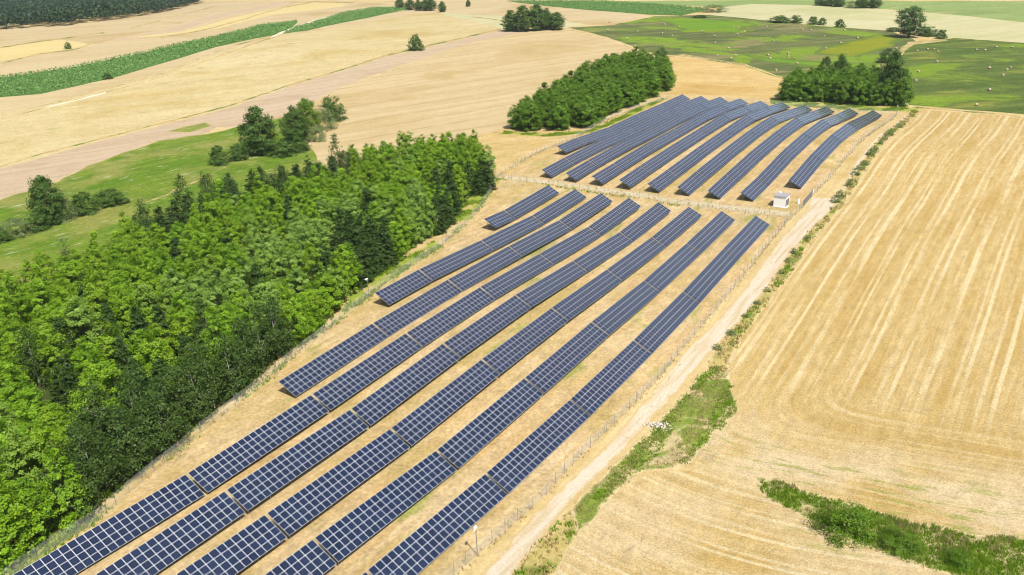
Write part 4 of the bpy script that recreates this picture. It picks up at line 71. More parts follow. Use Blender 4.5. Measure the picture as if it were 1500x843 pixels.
('forest_floor','forest_floor',[(-2.8,261.8),(-5.4,258.5),(-8.5,257.0),(-10.8,251.8),(-10.3,247.3),(-12.2,243.9),(-12.6,239.5),(-14.0,236.5),(-14.5,232.1),(-15.2,227.1),(-16.2,222.9),(-16.9,219.8),(-19.1,216.8),(-19.2,213.2),(-22.0,209.6),(-22.8,207.9),(-24.4,204.9),(-25.7,201.0),(-27.3,198.1),(-28.1,195.2),(-29.3,191.7),(-30.4,188.6),(-31.9,185.2),(-33.4,182.3),(-34.3,179.5),(-36.9,177.1),(-37.1,173.9),(-38.9,171.2),(-39.3,169.2),(-40.1,166.0),(-40.4,163.5),(-41.6,160.7),(-41.5,158.1),(-42.6,155.0),(-42.9,152.5),(-44.0,150.1),(-44.9,147.0),(-44.9,144.7),(-45.7,142.8),(-47.0,139.5),(-47.5,136.4),(-48.5,134.9),(-49.3,131.9),(-49.8,128.8),(-50.9,126.4),(-52.4,123.5),(-53.1,120.6),(-54.1,118.1),(-55.9,115.2),(-56.3,112.6),(-57.0,109.9),(-58.0,106.6),(-58.4,104.0),(-59.6,101.6),(-61.1,98.9),(-61.6,96.7),(-62.9,93.7),(-64.3,91.5),(-65.7,89.0),(-67.3,86.4),(-68.7,84.1),(-70.1,81.6),(-71.0,79.7),(-72.6,77.4),(-73.8,75.2),(-75.7,73.5),(-76.8,74.7),(-78.5,77.1),(-79.8,79.9),(-81.3,81.5),(-83.1,84.0),(-84.2,85.5),(-85.5,88.4),(-87.3,90.0),(-88.3,92.8),(-90.5,94.7),(-91.8,95.7),(-92.8,98.0),(-94.8,101.2),(-96.3,103.1),(-97.9,104.8),(-98.9,106.3),(-100.7,109.6),(-102.2,111.1),(-103.5,113.2),(-104.4,115.0),(-106.0,117.8),(-107.9,120.0),(-109.8,121.8),(-110.6,124.0),(-112.6,126.1),(-113.7,127.8),(-115.3,129.9),(-117.1,132.0),(-118.2,134.3),(-118.1,138.1),(-117.4,141.1),(-116.9,144.4),(-115.2,148.0),(-115.6,151.7),(-114.7,154.9),(-113.9,158.8),(-112.9,161.1),(-111.5,165.5),(-111.0,167.9),(-109.1,171.8),(-108.4,175.1),(-106.0,177.8),(-104.3,180.4),(-102.9,184.1),(-101.8,186.7),(-101.2,191.6),(-101.8,195.6),(-99.6,199.5),(-99.9,204.5),(-98.6,208.3),(-98.5,212.6),(-96.8,215.7),(-96.2,219.9),(-93.6,223.7),(-93.3,228.8),(-92.3,231.7),(-90.2,236.9),(-87.7,241.3),(-86.3,242.0),(-80.7,244.4),(-77.0,247.2),(-73.2,250.3),(-70.7,253.0),(-65.2,256.3),(-62.2,258.9),(-60.3,263.7),(-56.6,267.0),(-54.1,270.5),(-51.2,274.1),(-47.6,278.4),(-45.1,282.2),(-40.1,285.4),(-36.2,289.5),(-32.4,292.8),(-26.6,292.0),(-21.8,290.0),(-15.8,287.7),(-9.8,285.6),(-9.7,283.0),(-6.0,276.9),(-5.4,271.4),(-4.2,266.4)]),
('grass_strip','pale_strip',[(-1.3,265.1),(-0.2,264.3),(1.0,263.7),(2.4,262.6),(4.0,261.9),(5.4,261.1),(6.9,260.1),(8.2,260.0),(9.5,258.9),(10.8,258.1),(12.2,257.3),(13.5,256.5),(14.8,255.7),(16.1,254.8),(17.4,254.1),(18.8,253.2),(19.9,252.3),(21.2,251.4),(22.7,250.4),(23.9,249.6),(25.1,248.9),(26.3,247.9),(27.8,247.0),(29.2,246.3),(30.7,245.4),(31.9,244.8),(33.6,244.1),(34.9,243.1),(36.3,242.4),(37.3,241.6),(38.8,241.0),(40.3,239.9),(41.8,239.2),(43.2,238.5),(44.1,236.9),(45.5,235.7),(46.9,234.2),(48.0,233.0),(49.4,232.0),(50.6,231.4),(52.0,230.5),(53.3,229.6),(54.6,228.8),(56.0,228.1),(57.6,227.4),(58.7,226.6),(59.8,225.7),(61.5,224.7),(62.6,224.0),(63.9,223.2),(65.4,222.2),(66.5,221.5),(68.1,220.7),(69.3,219.7),(70.6,218.8),(71.7,217.9),(73.2,217.2),(74.5,216.3),(75.9,215.5),(77.1,214.6),(78.5,213.8),(78.2,212.1),(77.8,209.6),(76.4,210.5),(74.9,211.3),(73.6,212.2),(72.5,213.1),(71.2,213.9),(69.7,214.8),(68.3,215.7),(67.1,216.5),(65.7,217.3),(64.4,218.1),(62.9,219.1),(61.6,220.0),(60.3,220.8),(59.0,221.7),(57.7,222.6),(56.3,223.2),(55.2,224.3),(53.7,224.8),(52.5,225.7),(51.3,226.6),(49.8,227.3),(48.6,228.3),(47.3,228.9),(46.0,230.4),(44.9,231.7),(43.6,232.8),(42.3,234.6),(41.0,235.2),(39.7,235.9),(38.0,236.5),(37.0,237.7),(35.6,238.5),(34.2,239.4),(33.0,239.9),(31.5,240.9),(30.4,241.5),(28.8,242.5),(27.1,243.2),(26.1,244.1),(25.0,245.1),(23.6,246.0),(22.2,246.8),(21.0,247.5),(19.8,248.6),(18.2,249.6),(17.1,250.2),(15.9,251.3),(14.7,251.9),(13.4,252.9),(11.9,253.5),(10.7,254.1),(9.3,254.9),(7.7,255.4),(6.5,256.3),(5.1,257.2),(3.9,257.8),(2.5,258.4),(1.3,259.1),(0.0,259.9),(-1.5,260.5),(-1.4,263.0)]),
('grass_strip','fence_green',[(127.0,389.7),(134.3,385.1),(141.7,381.9),(148.8,379.3),(156.0,375.8),(162.0,372.7),(168.6,368.8),(175.7,366.6),(181.6,363.0),(186.2,361.8),(181.5,352.8),(174.2,354.7),(165.6,357.7),(157.9,359.3),(150.5,362.2),(143.2,365.5),(136.5,367.9),(129.5,370.6),(122.7,374.1),(125.1,381.1)]),
('grass_strip','fence_green',[(-1.7,340.5),(4.2,336.7),(10.2,333.2),(16.2,330.4),(22.5,331.2),(28.9,333.1),(34.5,334.4),(38.5,339.6),(42.1,345.5),(45.3,350.3),(49.6,356.1),(53.1,361.3),(56.7,367.9),(60.0,373.4),(63.4,378.1),(66.7,383.0),(70.4,389.3),(74.0,394.7),(77.3,400.1),(77.1,391.6),(74.4,385.8),(71.1,381.2),(67.9,374.8),(63.6,369.7),(60.0,363.3),(57.2,357.4),(52.8,352.5),(49.6,346.4),(46.2,341.7),(42.0,336.3),(38.6,331.8),(34.6,325.8),(28.3,325.0),(22.3,323.0),(15.8,322.1),(10.3,326.0),(3.8,330.1),(-2.5,332.8)]),
]
TREES=[
('broadleaf_tree',-41.0,280.4,9.8,4.9,'plantation'),
('birch_tree',-62.3,113.1,13.6,5.7,'plantation'),
('broadleaf_tree',-53.8,275.5,11.8,5.3,'plantation'),
('broadleaf_tree',-53.1,229.9,8.0,5.8,'plantation'),
('poplar_tree',-34.8,281.9,9.6,6.3,'plantation'),
('poplar_tree',-53.2,247.9,10.7,5.5,'plantation'),
('broadleaf_tree',-51.3,268.6,9.4,6.1,'plantation'),
('spruce_tree',-95.5,210.4,9.0,5.2,'plantation'),
('broadleaf_tree',-69.9,227.3,12.0,5.8,'plantation'),
('spruce_tree',-70.9,189.7,11.0,5.1,'plantation'),
('poplar_tree',-57.4,206.4,8.1,6.1,'plantation'),
('broadleaf_tree',-103.2,139.1,14.4,5.7,'plantation'),
('broadleaf_tree',-71.6,197.8,10.6,6.5,'plantation'),
('poplar_tree',-51.8,197.1,7.9,5.6,'plantation'),
('birch_tree',-62.9,264.6,9.5,6.2,'plantation'),
('broadleaf_tree',-70.0,153.4,7.1,6.0,'plantation'),
('broadleaf_tree',-49.8,235.6,13.2,5.5,'plantation'),
('broadleaf_tree',-109.7,171.1,10.6,5.9,'plantation'),
('poplar_tree',-50.4,188.9,13.9,5.8,'plantation'),
('broadleaf_tree',-34.4,262.7,10.3,6.2,'plantation'),
('birch_tree',-63.6,251.6,12.7,6.5,'plantation'),
('broadleaf_tree',-62.8,205.9,11.4,5.2,'plantation'),
('broadleaf_tree',-12.6,285.5,9.4,5.3,'plantation'),
('poplar_tree',-29.5,219.4,9.2,5.5,'plantation'),
('poplar_tree',-75.4,166.4,10.6,5.7,'plantation'),
('birch_tree',-82.8,231.7,10.4,6.7,'plantation'),
('broadleaf_tree',-32.0,255.2,10.2,5.2,'plantation'),
('spruce_tree',-94.9,214.9,9.3,4.9,'plantation'),
('poplar_tree',-34.1,208.5,9.1,6.3,'plantation'),
('broadleaf_tree',-96.5,151.7,7.1,5.4,'plantation'),
('spruce_tree',-87.7,141.2,11.3,4.9,'plantation'),
('birch_tree',-89.6,133.3,12.0,6.1,'plantation'),
('broadleaf_tree',-22.3,235.1,8.4,5.8,'plantation'),
('broadleaf_tree',-11.2,268.4,10.1,5.4,'plantation'),
('broadleaf_tree',-42.6,285.9,8.6,5.2,'plantation'),
('poplar_tree',-25.3,227.6,8.9,5.3,'plantation'),
('broadleaf_tree',-65.5,219.3,8.0,4.5,'plantation'),
('broadleaf_tree',-75.9,113.5,8.3,5.5,'plantation'),
('broadleaf_tree',-74.5,210.0,8.3,6.3,'plantation'),
('broadleaf_tree',-28.3,290.5,8.8,5.6,'plantation'),
('broadleaf_tree',-76.3,103.0,12.0,5.6,'plantation'),
('broadleaf_tree',-37.1,276.4,9.9,5.3,'plantation'),
('birch_tree',-70.5,245.8,13.9,6.2,'plantation'),
('broadleaf_tree',-30.0,215.0,13.0,5.5,'plantation'),
('broadleaf_tree',-59.1,133.7,9.0,5.3,'plantation'),
('broadleaf_tree',-100.9,195.1,9.0,5.6,'plantation'),
('poplar_tree',-54.2,149.6,11.6,5.1,'plantation'),
('broadleaf_tree',-100.9,158.8,10.7,5.8,'plantation'),
('broadleaf_tree',-81.3,117.4,9.6,5.5,'plantation'),
('broadleaf_tree',-88.6,124.8,11.4,6.0,'plantation'),
('spruce_tree',-62.7,259.1,10.0,4.9,'plantation'),
('broadleaf_tree',-82.9,201.9,9.6,6.5,'plantation'),
('broadleaf_tree',-51.7,226.1,9.1,6.1,'plantation'),
('broadleaf_tree',-69.3,216.6,12.5,5.1,'plantation'),
('poplar_tree',-31.0,224.6,10.0,5.1,'plantation'),
('spruce_tree',-39.5,201.1,10.5,4.3,'plantation'),
('broadleaf_tree',-37.4,244.4,12.7,5.0,'plantation'),
('broadleaf_tree',-69.9,182.8,9.5,5.6,'plantation'),
('spruce_tree',-87.9,246.2,11.0,5.0,'plantation'),
('broadleaf_tree',-30.7,283.6,12.1,5.8,'plantation'),
('spruce_tree',-43.8,198.4,13.9,4.6,'plantation'),
('broadleaf_tree',-102.1,148.1,9.6,5.8,'plantation'),
('broadleaf_tree',-35.2,239.5,7.6,6.1,'plantation'),
('broadleaf_tree',-114.2,162.5,11.7,5.8,'plantation'),
('broadleaf_tree',-25.3,256.1,9.6,4.9,'plantation'),
('broadleaf_tree',-82.5,214.8,13.5,6.5,'plantation'),
('poplar_tree',-67.4,161.2,8.1,5.7,'plantation'),
('birch_tree',-84.9,238.2,12.3,7.6,'plantation'),
('broadleaf_tree',-9.6,260.0,11.4,5.8,'plantation'),
('birch_tree',-62.5,148.8,9.9,5.7,'plantation'),
('broadleaf_tree',-85.1,120.3,11.3,5.2,'plantation'),
('broadleaf_tree',-30.1,277.2,9.2,5.2,'plantation'),
('broadleaf_tree',-63.9,239.3,9.6,6.4,'plantation'),
('spruce_tree',-63.9,128.1,8.6,5.7,'plantation'),
('poplar_tree',-28.2,231.3,10.9,6.0,'plantation'),
('broadleaf_tree',-22.4,280.0,12.0,5.5,'plantation'),
('broadleaf_tree',-97.7,132.8,13.1,6.1,'plantation'),
('poplar_tree',-61.6,161.9,11.9,6.2,'plantation'),
('broadleaf_tree',-72.0,223.0,8.9,5.4,'plantation'),
('poplar_tree',-80.4,226.8,9.5,4.9,'plantation'),
('poplar_tree',-35.4,290.6,11.6,6.0,'plantation'),
('broadleaf_tree',-77.7,232.0,8.0,5.4,'plantation'),
('birch_tree',-95.3,227.1,15.1,7.0,'plantation'),
('broadleaf_tree',-16.6,279.8,12.0,5.7,'plantation'),
('poplar_tree',-46.8,221.6,10.3,6.1,'plantation'),
('broadleaf_tree',-61.6,234.7,11.2,5.8,'plantation'),
('spruce_tree',-61.8,142.4,8.8,4.9,'plantation'),
('spruce_tree',-82.1,148.5,11.1,4.1,'plantation'),
('spruce_tree',-18.3,247.0,12.5,5.1,'plantation'),
('broadleaf_tree',-36.7,250.4,10.0,5.9,'plantation'),
('spruce_tree',-40.7,184.6,11.8,5.2,'plantation'),
('spruce_tree',-38.8,192.0,11.4,5.7,'plantation'),
('poplar_tree',-33.5,267.9,9.4,5.8,'plantation'),
('broadleaf_tree',-109.1,163.5,9.1,6.5,'plantation'),
('broadleaf_tree',-86.7,169.7,11.5,6.0,'plantation'),
('broadleaf_tree',-53.9,144.2,9.9,5.4,'plantation'),
('broadleaf_tree',-24.5,249.2,12.6,4.8,'plantation'),
('broadleaf_tree',-105.8,157.3,12.6,4.9,'plantation'),
('broadleaf_tree',-40.3,240.7,7.9,6.1,'plantation'),
('broadleaf_tree',-41.1,247.6,11.7,5.0,'plantation'),
('poplar_tree',-59.1,177.6,9.5,5.7,'plantation'),
('spruce_tree',-82.5,128.7,7.1,5.2,'plantation'),
('poplar_tree',-60.1,193.2,8.5,5.5,'plantation'),
('spruce_tree',-41.0,223.8,11.7,5.2,'plantation'),
('poplar_tree',-45.2,233.2,11.2,6.1,'plantation'),
('broadleaf_tree',-97.6,176.6,11.9,6.3,'plantation'),
('poplar_tree',-47.2,164.2,10.2,5.8,'plantation'),
('broadleaf_tree',-75.5,95.6,11.1,5.7,'plantation'),
('broadleaf_tree',-97.6,170.1,6.5,5.8,'plantation'),
('broadleaf_tree',-93.5,201.4,8.7,5.7,'plantation'),
('broadleaf_tree',-76.4,196.3,10.6,5.4,'plantation'),
('birch_tree',-89.2,240.0,11.7,6.9,'plantation'),
('broadleaf_tree',-71.2,116.8,12.2,5.7,'plantation'),
('broadleaf_tree',-49.0,157.4,10.4,5.5,'plantation'),
('broadleaf_tree',-93.5,145.3,10.3,5.5,'plantation'),
('poplar_tree',-33.8,219.1,10.0,5.4,'plantation'),
('broadleaf_tree',-23.0,219.6,10.8,4.5,'plantation'),
('broadleaf_tree',-40.8,259.4,8.2,5.4,'plantation'),
('birch_tree',-58.0,128.7,12.8,5.8,'plantation'),
('broadleaf_tree',-26.3,269.0,12.4,4.9,'plantation'),
('broadleaf_tree',-46.5,241.8,8.7,5.6,'plantation'),
('broadleaf_tree',-71.1,108.9,7.9,5.1,'plantation'),
('broadleaf_tree',-65.2,223.9,8.0,5.1,'plantation'),
('broadleaf_tree',-70.3,231.9,10.1,5.2,'plantation'),
('spruce_tree',-75.3,147.0,10.9,5.4,'plantation'),
('birch_tree',-100.3,211.2,13.3,5.9,'plantation'),
('spruce_tree',-90.7,190.4,11.0,4.9,'plantation'),
('broadleaf_tree',-49.4,231.0,10.6,5.0,'plantation'),
('spruce_tree',-88.9,224.1,10.4,4.6,'plantation'),
('broadleaf_tree',-70.8,103.3,11.5,5.4,'plantation'),
('spruce_tree',-35.7,197.9,10.3,4.5,'plantation'),
('poplar_tree',-50.1,208.6,7.5,5.2,'plantation'),
('broadleaf_tree',-87.9,175.5,9.9,5.9,'plantation'),
('broadleaf_tree',-52.8,182.5,9.5,5.2,'plantation'),
('spruce_tree',-79.5,252.0,11.9,5.6,'plantation'),
('broadleaf_tree',-58.6,250.8,10.6,5.7,'plantation'),
('broadleaf_tree',-18.5,268.4,12.3,5.4,'plantation'),
('broadleaf_tree',-75.0,178.8,10.9,4.6,'plantation'),
('poplar_tree',-19.0,256.4,9.2,6.7,'plantation'),
('broadleaf_tree',-92.9,169.8,11.1,5.4,'plantation'),
('spruce_tree',-44.8,181.9,9.6,4.5,'plantation'),
('broadleaf_tree',-100.3,182.8,10.3,5.6,'plantation'),
('poplar_tree',-84.1,197.7,7.7,5.5,'plantation'),
('broadleaf_tree',-31.9,234.4,8.7,4.9,'plantation'),
('spruce_tree',-94.2,164.2,10.3,5.2,'plantation'),
('broadleaf_tree',-88.4,115.2,8.5,5.4,'plantation'),
('spruce_tree',-57.9,261.1,11.1,5.2,'plantation'),
('birch_tree',-48.0,146.6,10.8,6.1,'plantation'),
('poplar_tree',-74.0,158.8,12.0,4.3,'plantation'),
('poplar_tree',-51.5,173.3,11.0,5.1,'plantation'),
('birch_tree',-97.4,205.5,11.0,6.0,'plantation'),
('broadleaf_tree',-83.2,156.7,10.1,5.4,'plantation'),
('broadleaf_tree',-86.4,212.0,10.8,4.4,'plantation'),
('broadleaf_tree',-57.9,233.9,14.9,5.4,'plantation'),
('broadleaf_tree',-95.1,137.6,8.7,5.3,'plantation'),
('broadleaf_tree',-100.2,165.8,8.6,5.5,'plantation'),
('spruce_tree',-43.5,207.4,10.0,4.5,'plantation'),
('broadleaf_tree',-79.9,218.2,9.9,6.3,'plantation'),
('poplar_tree',-64.3,191.1,11.0,4.4,'plantation'),
('broadleaf_tree',-53.6,241.9,9.0,5.9,'plantation'),
('spruce_tree',-8.1,254.7,10.8,5.4,'plantation'),
('broadleaf_tree',-63.8,172.0,9.4,5.8,'plantation'),
('broadleaf_tree',-90.1,185.0,13.8,6.1,'plantation'),
('poplar_tree',-70.6,165.5,8.8,6.0,'plantation'),
('spruce_tree',-95.1,231.2,8.3,5.8,'plantation'),
('broadleaf_tree',-47.8,252.1,8.8,5.1,'plantation'),
('broadleaf_tree',-87.3,200.9,8.5,5.7,'plantation'),
('broadleaf_tree',-49.8,256.1,11.7,4.7,'plantation'),
('broadleaf_tree',-14.2,261.4,9.9,5.3,'plantation'),
('broadleaf_tree',-81.0,179.0,7.0,6.5,'plantation'),
('broadleaf_tree',-23.4,275.3,10.0,6.4,'plantation'),
('broadleaf_tree',-66.2,132.4,12.4,5.9,'plantation'),
('broadleaf_tree',-70.3,142.8,8.6,5.1,'plantation'),
('broadleaf_tree',-84.2,220.7,8.6,7.0,'plantation'),
('poplar_tree',-55.8,200.7,8.6,5.9,'plantation'),
('spruce_tree',-74.0,256.7,10.7,4.6,'plantation'),
('broadleaf_tree',-46.5,262.2,9.2,5.5,'plantation'),
('broadleaf_tree',-57.4,239.9,9.5,5.8,'plantation'),
('broadleaf_tree',-48.8,168.5,8.9,5.4,'plantation'),
('poplar_tree',-70.8,173.7,9.6,5.7,'plantation'),
('broadleaf_tree',-106.7,150.5,7.9,5.4,'plantation'),
('spruce_tree',-54.7,257.8,10.7,4.6,'plantation'),
('broadleaf_tree',-70.2,136.5,10.5,6.3,'plantation'),
('spruce_tree',-66.4,262.0,11.4,5.0,'plantation'),
('broadleaf_tree',-62.1,228.0,11.6,4.9,'plantation'),
('broadleaf_tree',-104.0,175.8,10.0,6.2,'plantation'),
('broadleaf_tree',-14.9,275.5,12.6,5.8,'plantation'),
('spruce_tree',-72.0,131.8,11.4,5.2,'plantation'),
('poplar_tree',-40.1,230.0,10.9,5.9,'plantation'),
('broadleaf_tree',-29.1,260.4,9.7,5.3,'plantation'),
('broadleaf_tree',-89.5,159.0,13.7,5.3,'plantation'),
('broadleaf_tree',-89.5,206.7,8.0,4.9,'plantation'),
('broadleaf_tree',-77.7,201.3,9.8,5.9,'plantation'),
('poplar_tree',-60.2,169.2,11.2,5.7,'plantation'),
('spruce_tree',-73.7,121.0,9.8,4.7,'plantation'),
('poplar_tree',-48.8,194.3,11.5,6.0,'plantation'),
('broadleaf_tree',-55.5,214.6,10.9,4.9,'plantation'),
('spruce_tree',-68.2,253.8,11.6,5.2,'plantation'),
('broadleaf_tree',-81.0,194.0,10.7,5.8,'plantation'),
('spruce_tree',-65.5,167.0,9.2,5.3,'plantation'),
('broadleaf_tree',-76.2,152.8,6.9,5.2,'plantation'),
('spruce_tree',-61.6,214.9,12.4,4.5,'plantation'),
('poplar_tree',-51.1,178.1,10.0,5.9,'plantation'),
('birch_tree',-89.6,215.7,8.4,6.3,'plantation'),
('broadleaf_tree',-73.2,125.5,11.9,5.7,'plantation'),
('spruce_tree',-32.9,202.9,9.5,5.0,'plantation'),
('spruce_tree',-12.6,251.8,10.3,4.5,'plantation'),
('broadleaf_tree',-66.2,179.2,11.6,5.3,'plantation'),
('spruce_tree',-69.6,236.2,9.1,6.0,'plantation'),
('broadleaf_tree',-46.7,275.1,11.1,5.5,'plantation'),
('broadleaf_tree',-77.5,189.0,13.2,5.8,'plantation'),
('birch_tree',-70.6,250.5,9.4,6.4,'plantation'),
('birch_tree',-64.1,119.9,11.7,6.6,'plantation'),
('broadleaf_tree',-37.1,212.2,9.6,5.8,'plantation'),
('broadleaf_tree',-94.0,127.5,9.5,6.3,'plantation'),
('broadleaf_tree',-105.1,181.6,9.2,5.5,'plantation'),
('birch_tree',-72.6,239.5,13.0,6.3,'plantation'),
('spruce_tree',-62.8,137.6,9.0,5.1,'plantation'),
('broadleaf_tree',-94.6,195.8,10.8,5.6,'plantation'),
('spruce_tree',-44.8,177.9,8.9,4.5,'plantation'),
('poplar_tree',-26.9,223.5,11.3,6.2,'plantation'),
('broadleaf_tree',-71.2,204.0,9.2,5.3,'plantation'),
('broadleaf_tree',-40.8,235.9,8.0,5.5,'plantation'),
('broadleaf_tree',-103.9,162.6,9.0,6.1,'plantation'),
('broadleaf_tree',-55.9,224.2,10.6,5.8,'plantation'),
('broadleaf_tree',-90.5,137.3,10.0,5.7,'plantation'),
('broadleaf_tree',-80.1,172.3,13.2,5.5,'plantation'),
('poplar_tree',-66.7,195.7,8.5,4.8,'plantation'),
('broadleaf_tree',-95.7,187.5,9.9,5.8,'plantation'),
('broadleaf_tree',-26.6,280.2,10.5,5.4,'plantation'),
('spruce_tree',-17.4,233.5,10.4,4.6,'plantation'),
('poplar_tree',-54.7,188.2,10.1,5.3,'plantation'),
('poplar_tree',-48.2,215.0,10.6,5.2,'plantation'),
('poplar_tree',-58.8,183.6,9.3,6.0,'plantation'),
('broadleaf_tree',-28.2,243.0,9.5,6.4,'plantation'),
('broadleaf_tree',-18.3,252.5,9.5,5.0,'plantation'),
('broadleaf_tree',-75.0,135.2,12.3,6.7,'plantation'),
('poplar_tree',-52.6,204.9,8.7,6.0,'plantation'),
('broadleaf_tree',-64.0,246.4,8.5,5.7,'plantation'),
('broadleaf_tree',-22.8,285.7,10.3,5.4,'plantation'),
('broadleaf_tree',-80.5,166.1,9.1,6.6,'plantation'),
('spruce_tree',-70.3,258.5,9.3,5.6,'plantation'),
('broadleaf_tree',-42.0,272.2,8.6,5.5,'plantation'),
('spruce_tree',-64.6,210.7,11.1,4.7,'plantation'),
('poplar_tree',-63.8,200.6,9.7,5.7,'plantation'),
('spruce_tree',-21.9,240.5,10.2,4.5,'plantation'),
('broadleaf_tree',-78.6,132.5,10.7,5.3,'plantation'),
('broadleaf_tree',-38.4,264.2,6.9,4.9,'plantation'),
('broadleaf_tree',-45.9,173.0,13.1,4.9,'plantation'),
('broadleaf_tree',-36.3,226.5,9.9,5.5,'plantation'),
('spruce_tree',-78.4,124.8,12.3,4.4,'plantation'),
('poplar_tree',-56.4,173.6,11.5,5.3,'plantation'),
('spruce_tree',-78.4,142.7,10.2,4.6,'plantation'),
('poplar_tree',-53.5,160.5,9.8,6.6,'plantation'),
('broadleaf_tree',-57.5,146.6,10.5,5.3,'plantation'),
('broadleaf_tree',-48.0,271.0,11.0,6.1,'plantation'),
('broadleaf_tree',-59.8,220.1,5.5,6.6,'plantation'),
('broadleaf_tree',-11.9,280.4,12.8,5.3,'plantation'),
('broadleaf_tree',-9.6,275.0,9.3,5.1,'plantation'),
('birch_tree',-65.7,103.7,11.6,6.1,'plantation'),
('broadleaf_tree',-40.8,252.9,11.9,6.1,'plantation'),
('broadleaf_tree',-87.8,165.9,10.2,5.5,'plantation'),
('broadleaf_tree',-62.9,175.9,10.2,5.6,'plantation'),
('birch_tree',-66.6,97.7,10.7,5.3,'plantation'),
('poplar_tree',-28.7,209.7,8.8,5.7,'plantation'),
('birch_tree',-58.6,271.1,16.2,5.9,'plantation'),
('spruce_tree',-16.4,228.9,11.6,5.0,'plantation'),
('broadleaf_tree',-18.8,224.8,10.4,4.9,'plantation'),
('broadleaf_tree',-26.5,284.4,11.6,5.3,'plantation'),
('broadleaf_tree',-94.6,180.9,9.7,5.6,'plantation'),
('broadleaf_tree',-14.8,236.9,12.2,5.5,'plantation'),
('broadleaf_tree',-57.4,228.7,12.0,5.8,'plantation'),
('broadleaf_tree',-104.4,168.8,9.4,5.9,'plantation'),
('broadleaf_tree',-49.3,279.8,10.4,6.1,'plantation'),
('poplar_tree',-7.0,265.8,10.8,5.9,'plantation'),
('poplar_tree',-79.4,159.8,10.1,5.6,'plantation'),
('broadleaf_tree',-99.3,143.7,8.6,5.9,'plantation'),
('broadleaf_tree',-81.9,136.9,7.2,5.6,'plantation'),
('poplar_tree',-49.8,152.6,10.9,5.8,'plantation'),
('poplar_tree',-37.7,217.4,8.8,5.2,'plantation'),
('birch_tree',-52.1,264.6,12.6,6.5,'plantation'),
('spruce_tree',-22.6,245.2,11.1,4.6,'plantation'),
('broadleaf_tree',-44.9,228.1,9.0,5.4,'plantation'),
('poplar_tree',-23.0,261.8,8.4,4.7,'plantation'),
('spruce_tree',-77.9,239.2,14.1,5.2,'plantation'),
('broadleaf_tree',-87.0,180.8,10.4,5.4,'plantation'),
('spruce_tree',-81.1,244.7,10.0,5.6,'plantation'),
('spruce_tree',-35.6,184.5,10.5,4.8,'plantation'),
('spruce_tree',-83.5,189.0,10.0,4.7,'plantation'),
('poplar_tree',-62.5,155.5,12.4,5.8,'plantation'),
('spruce_tree',-59.1,265.8,10.9,5.5,'plantation'),
('broadleaf_tree',-79.2,183.9,9.5,5.3,'plantation'),
('broadleaf_tree',-68.6,209.4,9.9,5.0,'plantation'),
('broadleaf_tree',-58.5,245.7,10.9,4.9,'plantation'),
('poplar_tree',-72.8,99.2,12.9,5.4,'plantation'),
('spruce_tree',-76.7,243.6,11.5,5.3,'plantation'),
('broadleaf_tree',-31.1,246.2,10.0,5.7,'plantation'),
('broadleaf_tree',-84.6,207.1,10.9,5.7,'plantation'),
('broadleaf_tree',-92.5,176.3,8.0,5.0,'plantation'),
('broadleaf_tree',-84.3,227.8,13.2,5.9,'plantation'),
('poplar_tree',-49.2,201.9,10.3,5.3,'plantation'),
('poplar_tree',-42.7,211.4,12.8,6.0,'plantation'),
('broadleaf_tree',-102.0,203.8,11.6,5.3,'plantation'),
('broadleaf_tree',-90.1,172.2,10.4,5.7,'plantation'),
('poplar_tree',-87.9,148.6,11.8,6.4,'plantation'),
('poplar_tree',-36.0,254.3,12.7,5.2,'plantation'),
('broadleaf_tree',-114.2,168.4,10.0,5.9,'plantation'),
('broadleaf_tree',-67.5,149.7,11.4,5.7,'plantation'),
('broadleaf_tree',-59.3,123.1,7.7,5.3,'plantation'),
('poplar_tree',-64.1,184.7,10.5,5.8,'plantation'),
('spruce_tree',-95.8,221.3,10.0,5.5,'plantation'),
('broadleaf_tree',-102.4,187.7,11.5,5.0,'plantation'),
('spruce_tree',-13.7,245.7,9.0,4.8,'plantation'),
('spruce_tree',-85.8,243.0,9.3,5.3,'plantation'),
('birch_tree',-90.8,235.0,14.3,6.4,'plantation'),
('birch_tree',-66.0,109.0,14.2,7.0,'plantation'),
('broadleaf_tree',-57.9,156.8,9.5,6.0,'plantation'),
('broadleaf_tree',-65.8,145.3,10.3,5.3,'plantation'),
('spruce_tree',-43.8,191.3,11.1,5.5,'plantation'),
('spruce_tree',-56.6,166.1,11.1,5.1,'plantation'),
('poplar_tree',-59.9,188.2,10.2,5.5,'plantation'),
('poplar_tree',-81.9,110.0,10.7,5.5,'plantation'),
('spruce_tree',-9.4,246.8,8.5,5.4,'plantation'),
('broadleaf_tree',-37.7,285.2,13.6,5.4,'plantation'),
('broadleaf_tree',-89.0,195.8,9.2,5.7,'plantation'),
('broadleaf_tree',-30.5,251.0,7.5,6.0,'plantation'),
('broadleaf_tree',-43.3,267.4,9.2,5.0,'plantation'),
('poplar_tree',-46.8,185.9,8.9,5.6,'plantation'),
('broadleaf_tree',-65.8,235.8,11.4,5.1,'plantation'),
('broadleaf_tree',-16.8,284.2,10.0,5.1,'plantation'),
('poplar_tree',-28.4,238.3,9.1,5.5,'plantation'),
('broadleaf_tree',-31.6,272.8,11.0,5.4,'plantation'),
('broadleaf_tree',-77.0,224.9,9.0,4.9,'plantation'),
('spruce_tree',-99.0,217.9,9.4,5.1,'plantation'),
('broadleaf_tree',-112.9,155.7,9.0,6.1,'plantation'),
('broadleaf_tree',-31.9,294.1,7.0,5.4,'plantation'),
('spruce_tree',-39.4,177.8,10.4,4.6,'plantation'),
('poplar_tree',-58.7,210.3,10.3,5.5,'plantation'),
('broadleaf_tree',-91.4,154.6,8.8,6.0,'plantation'),
('broadleaf_tree',-32.5,242.4,10.7,5.8,'plantation'),
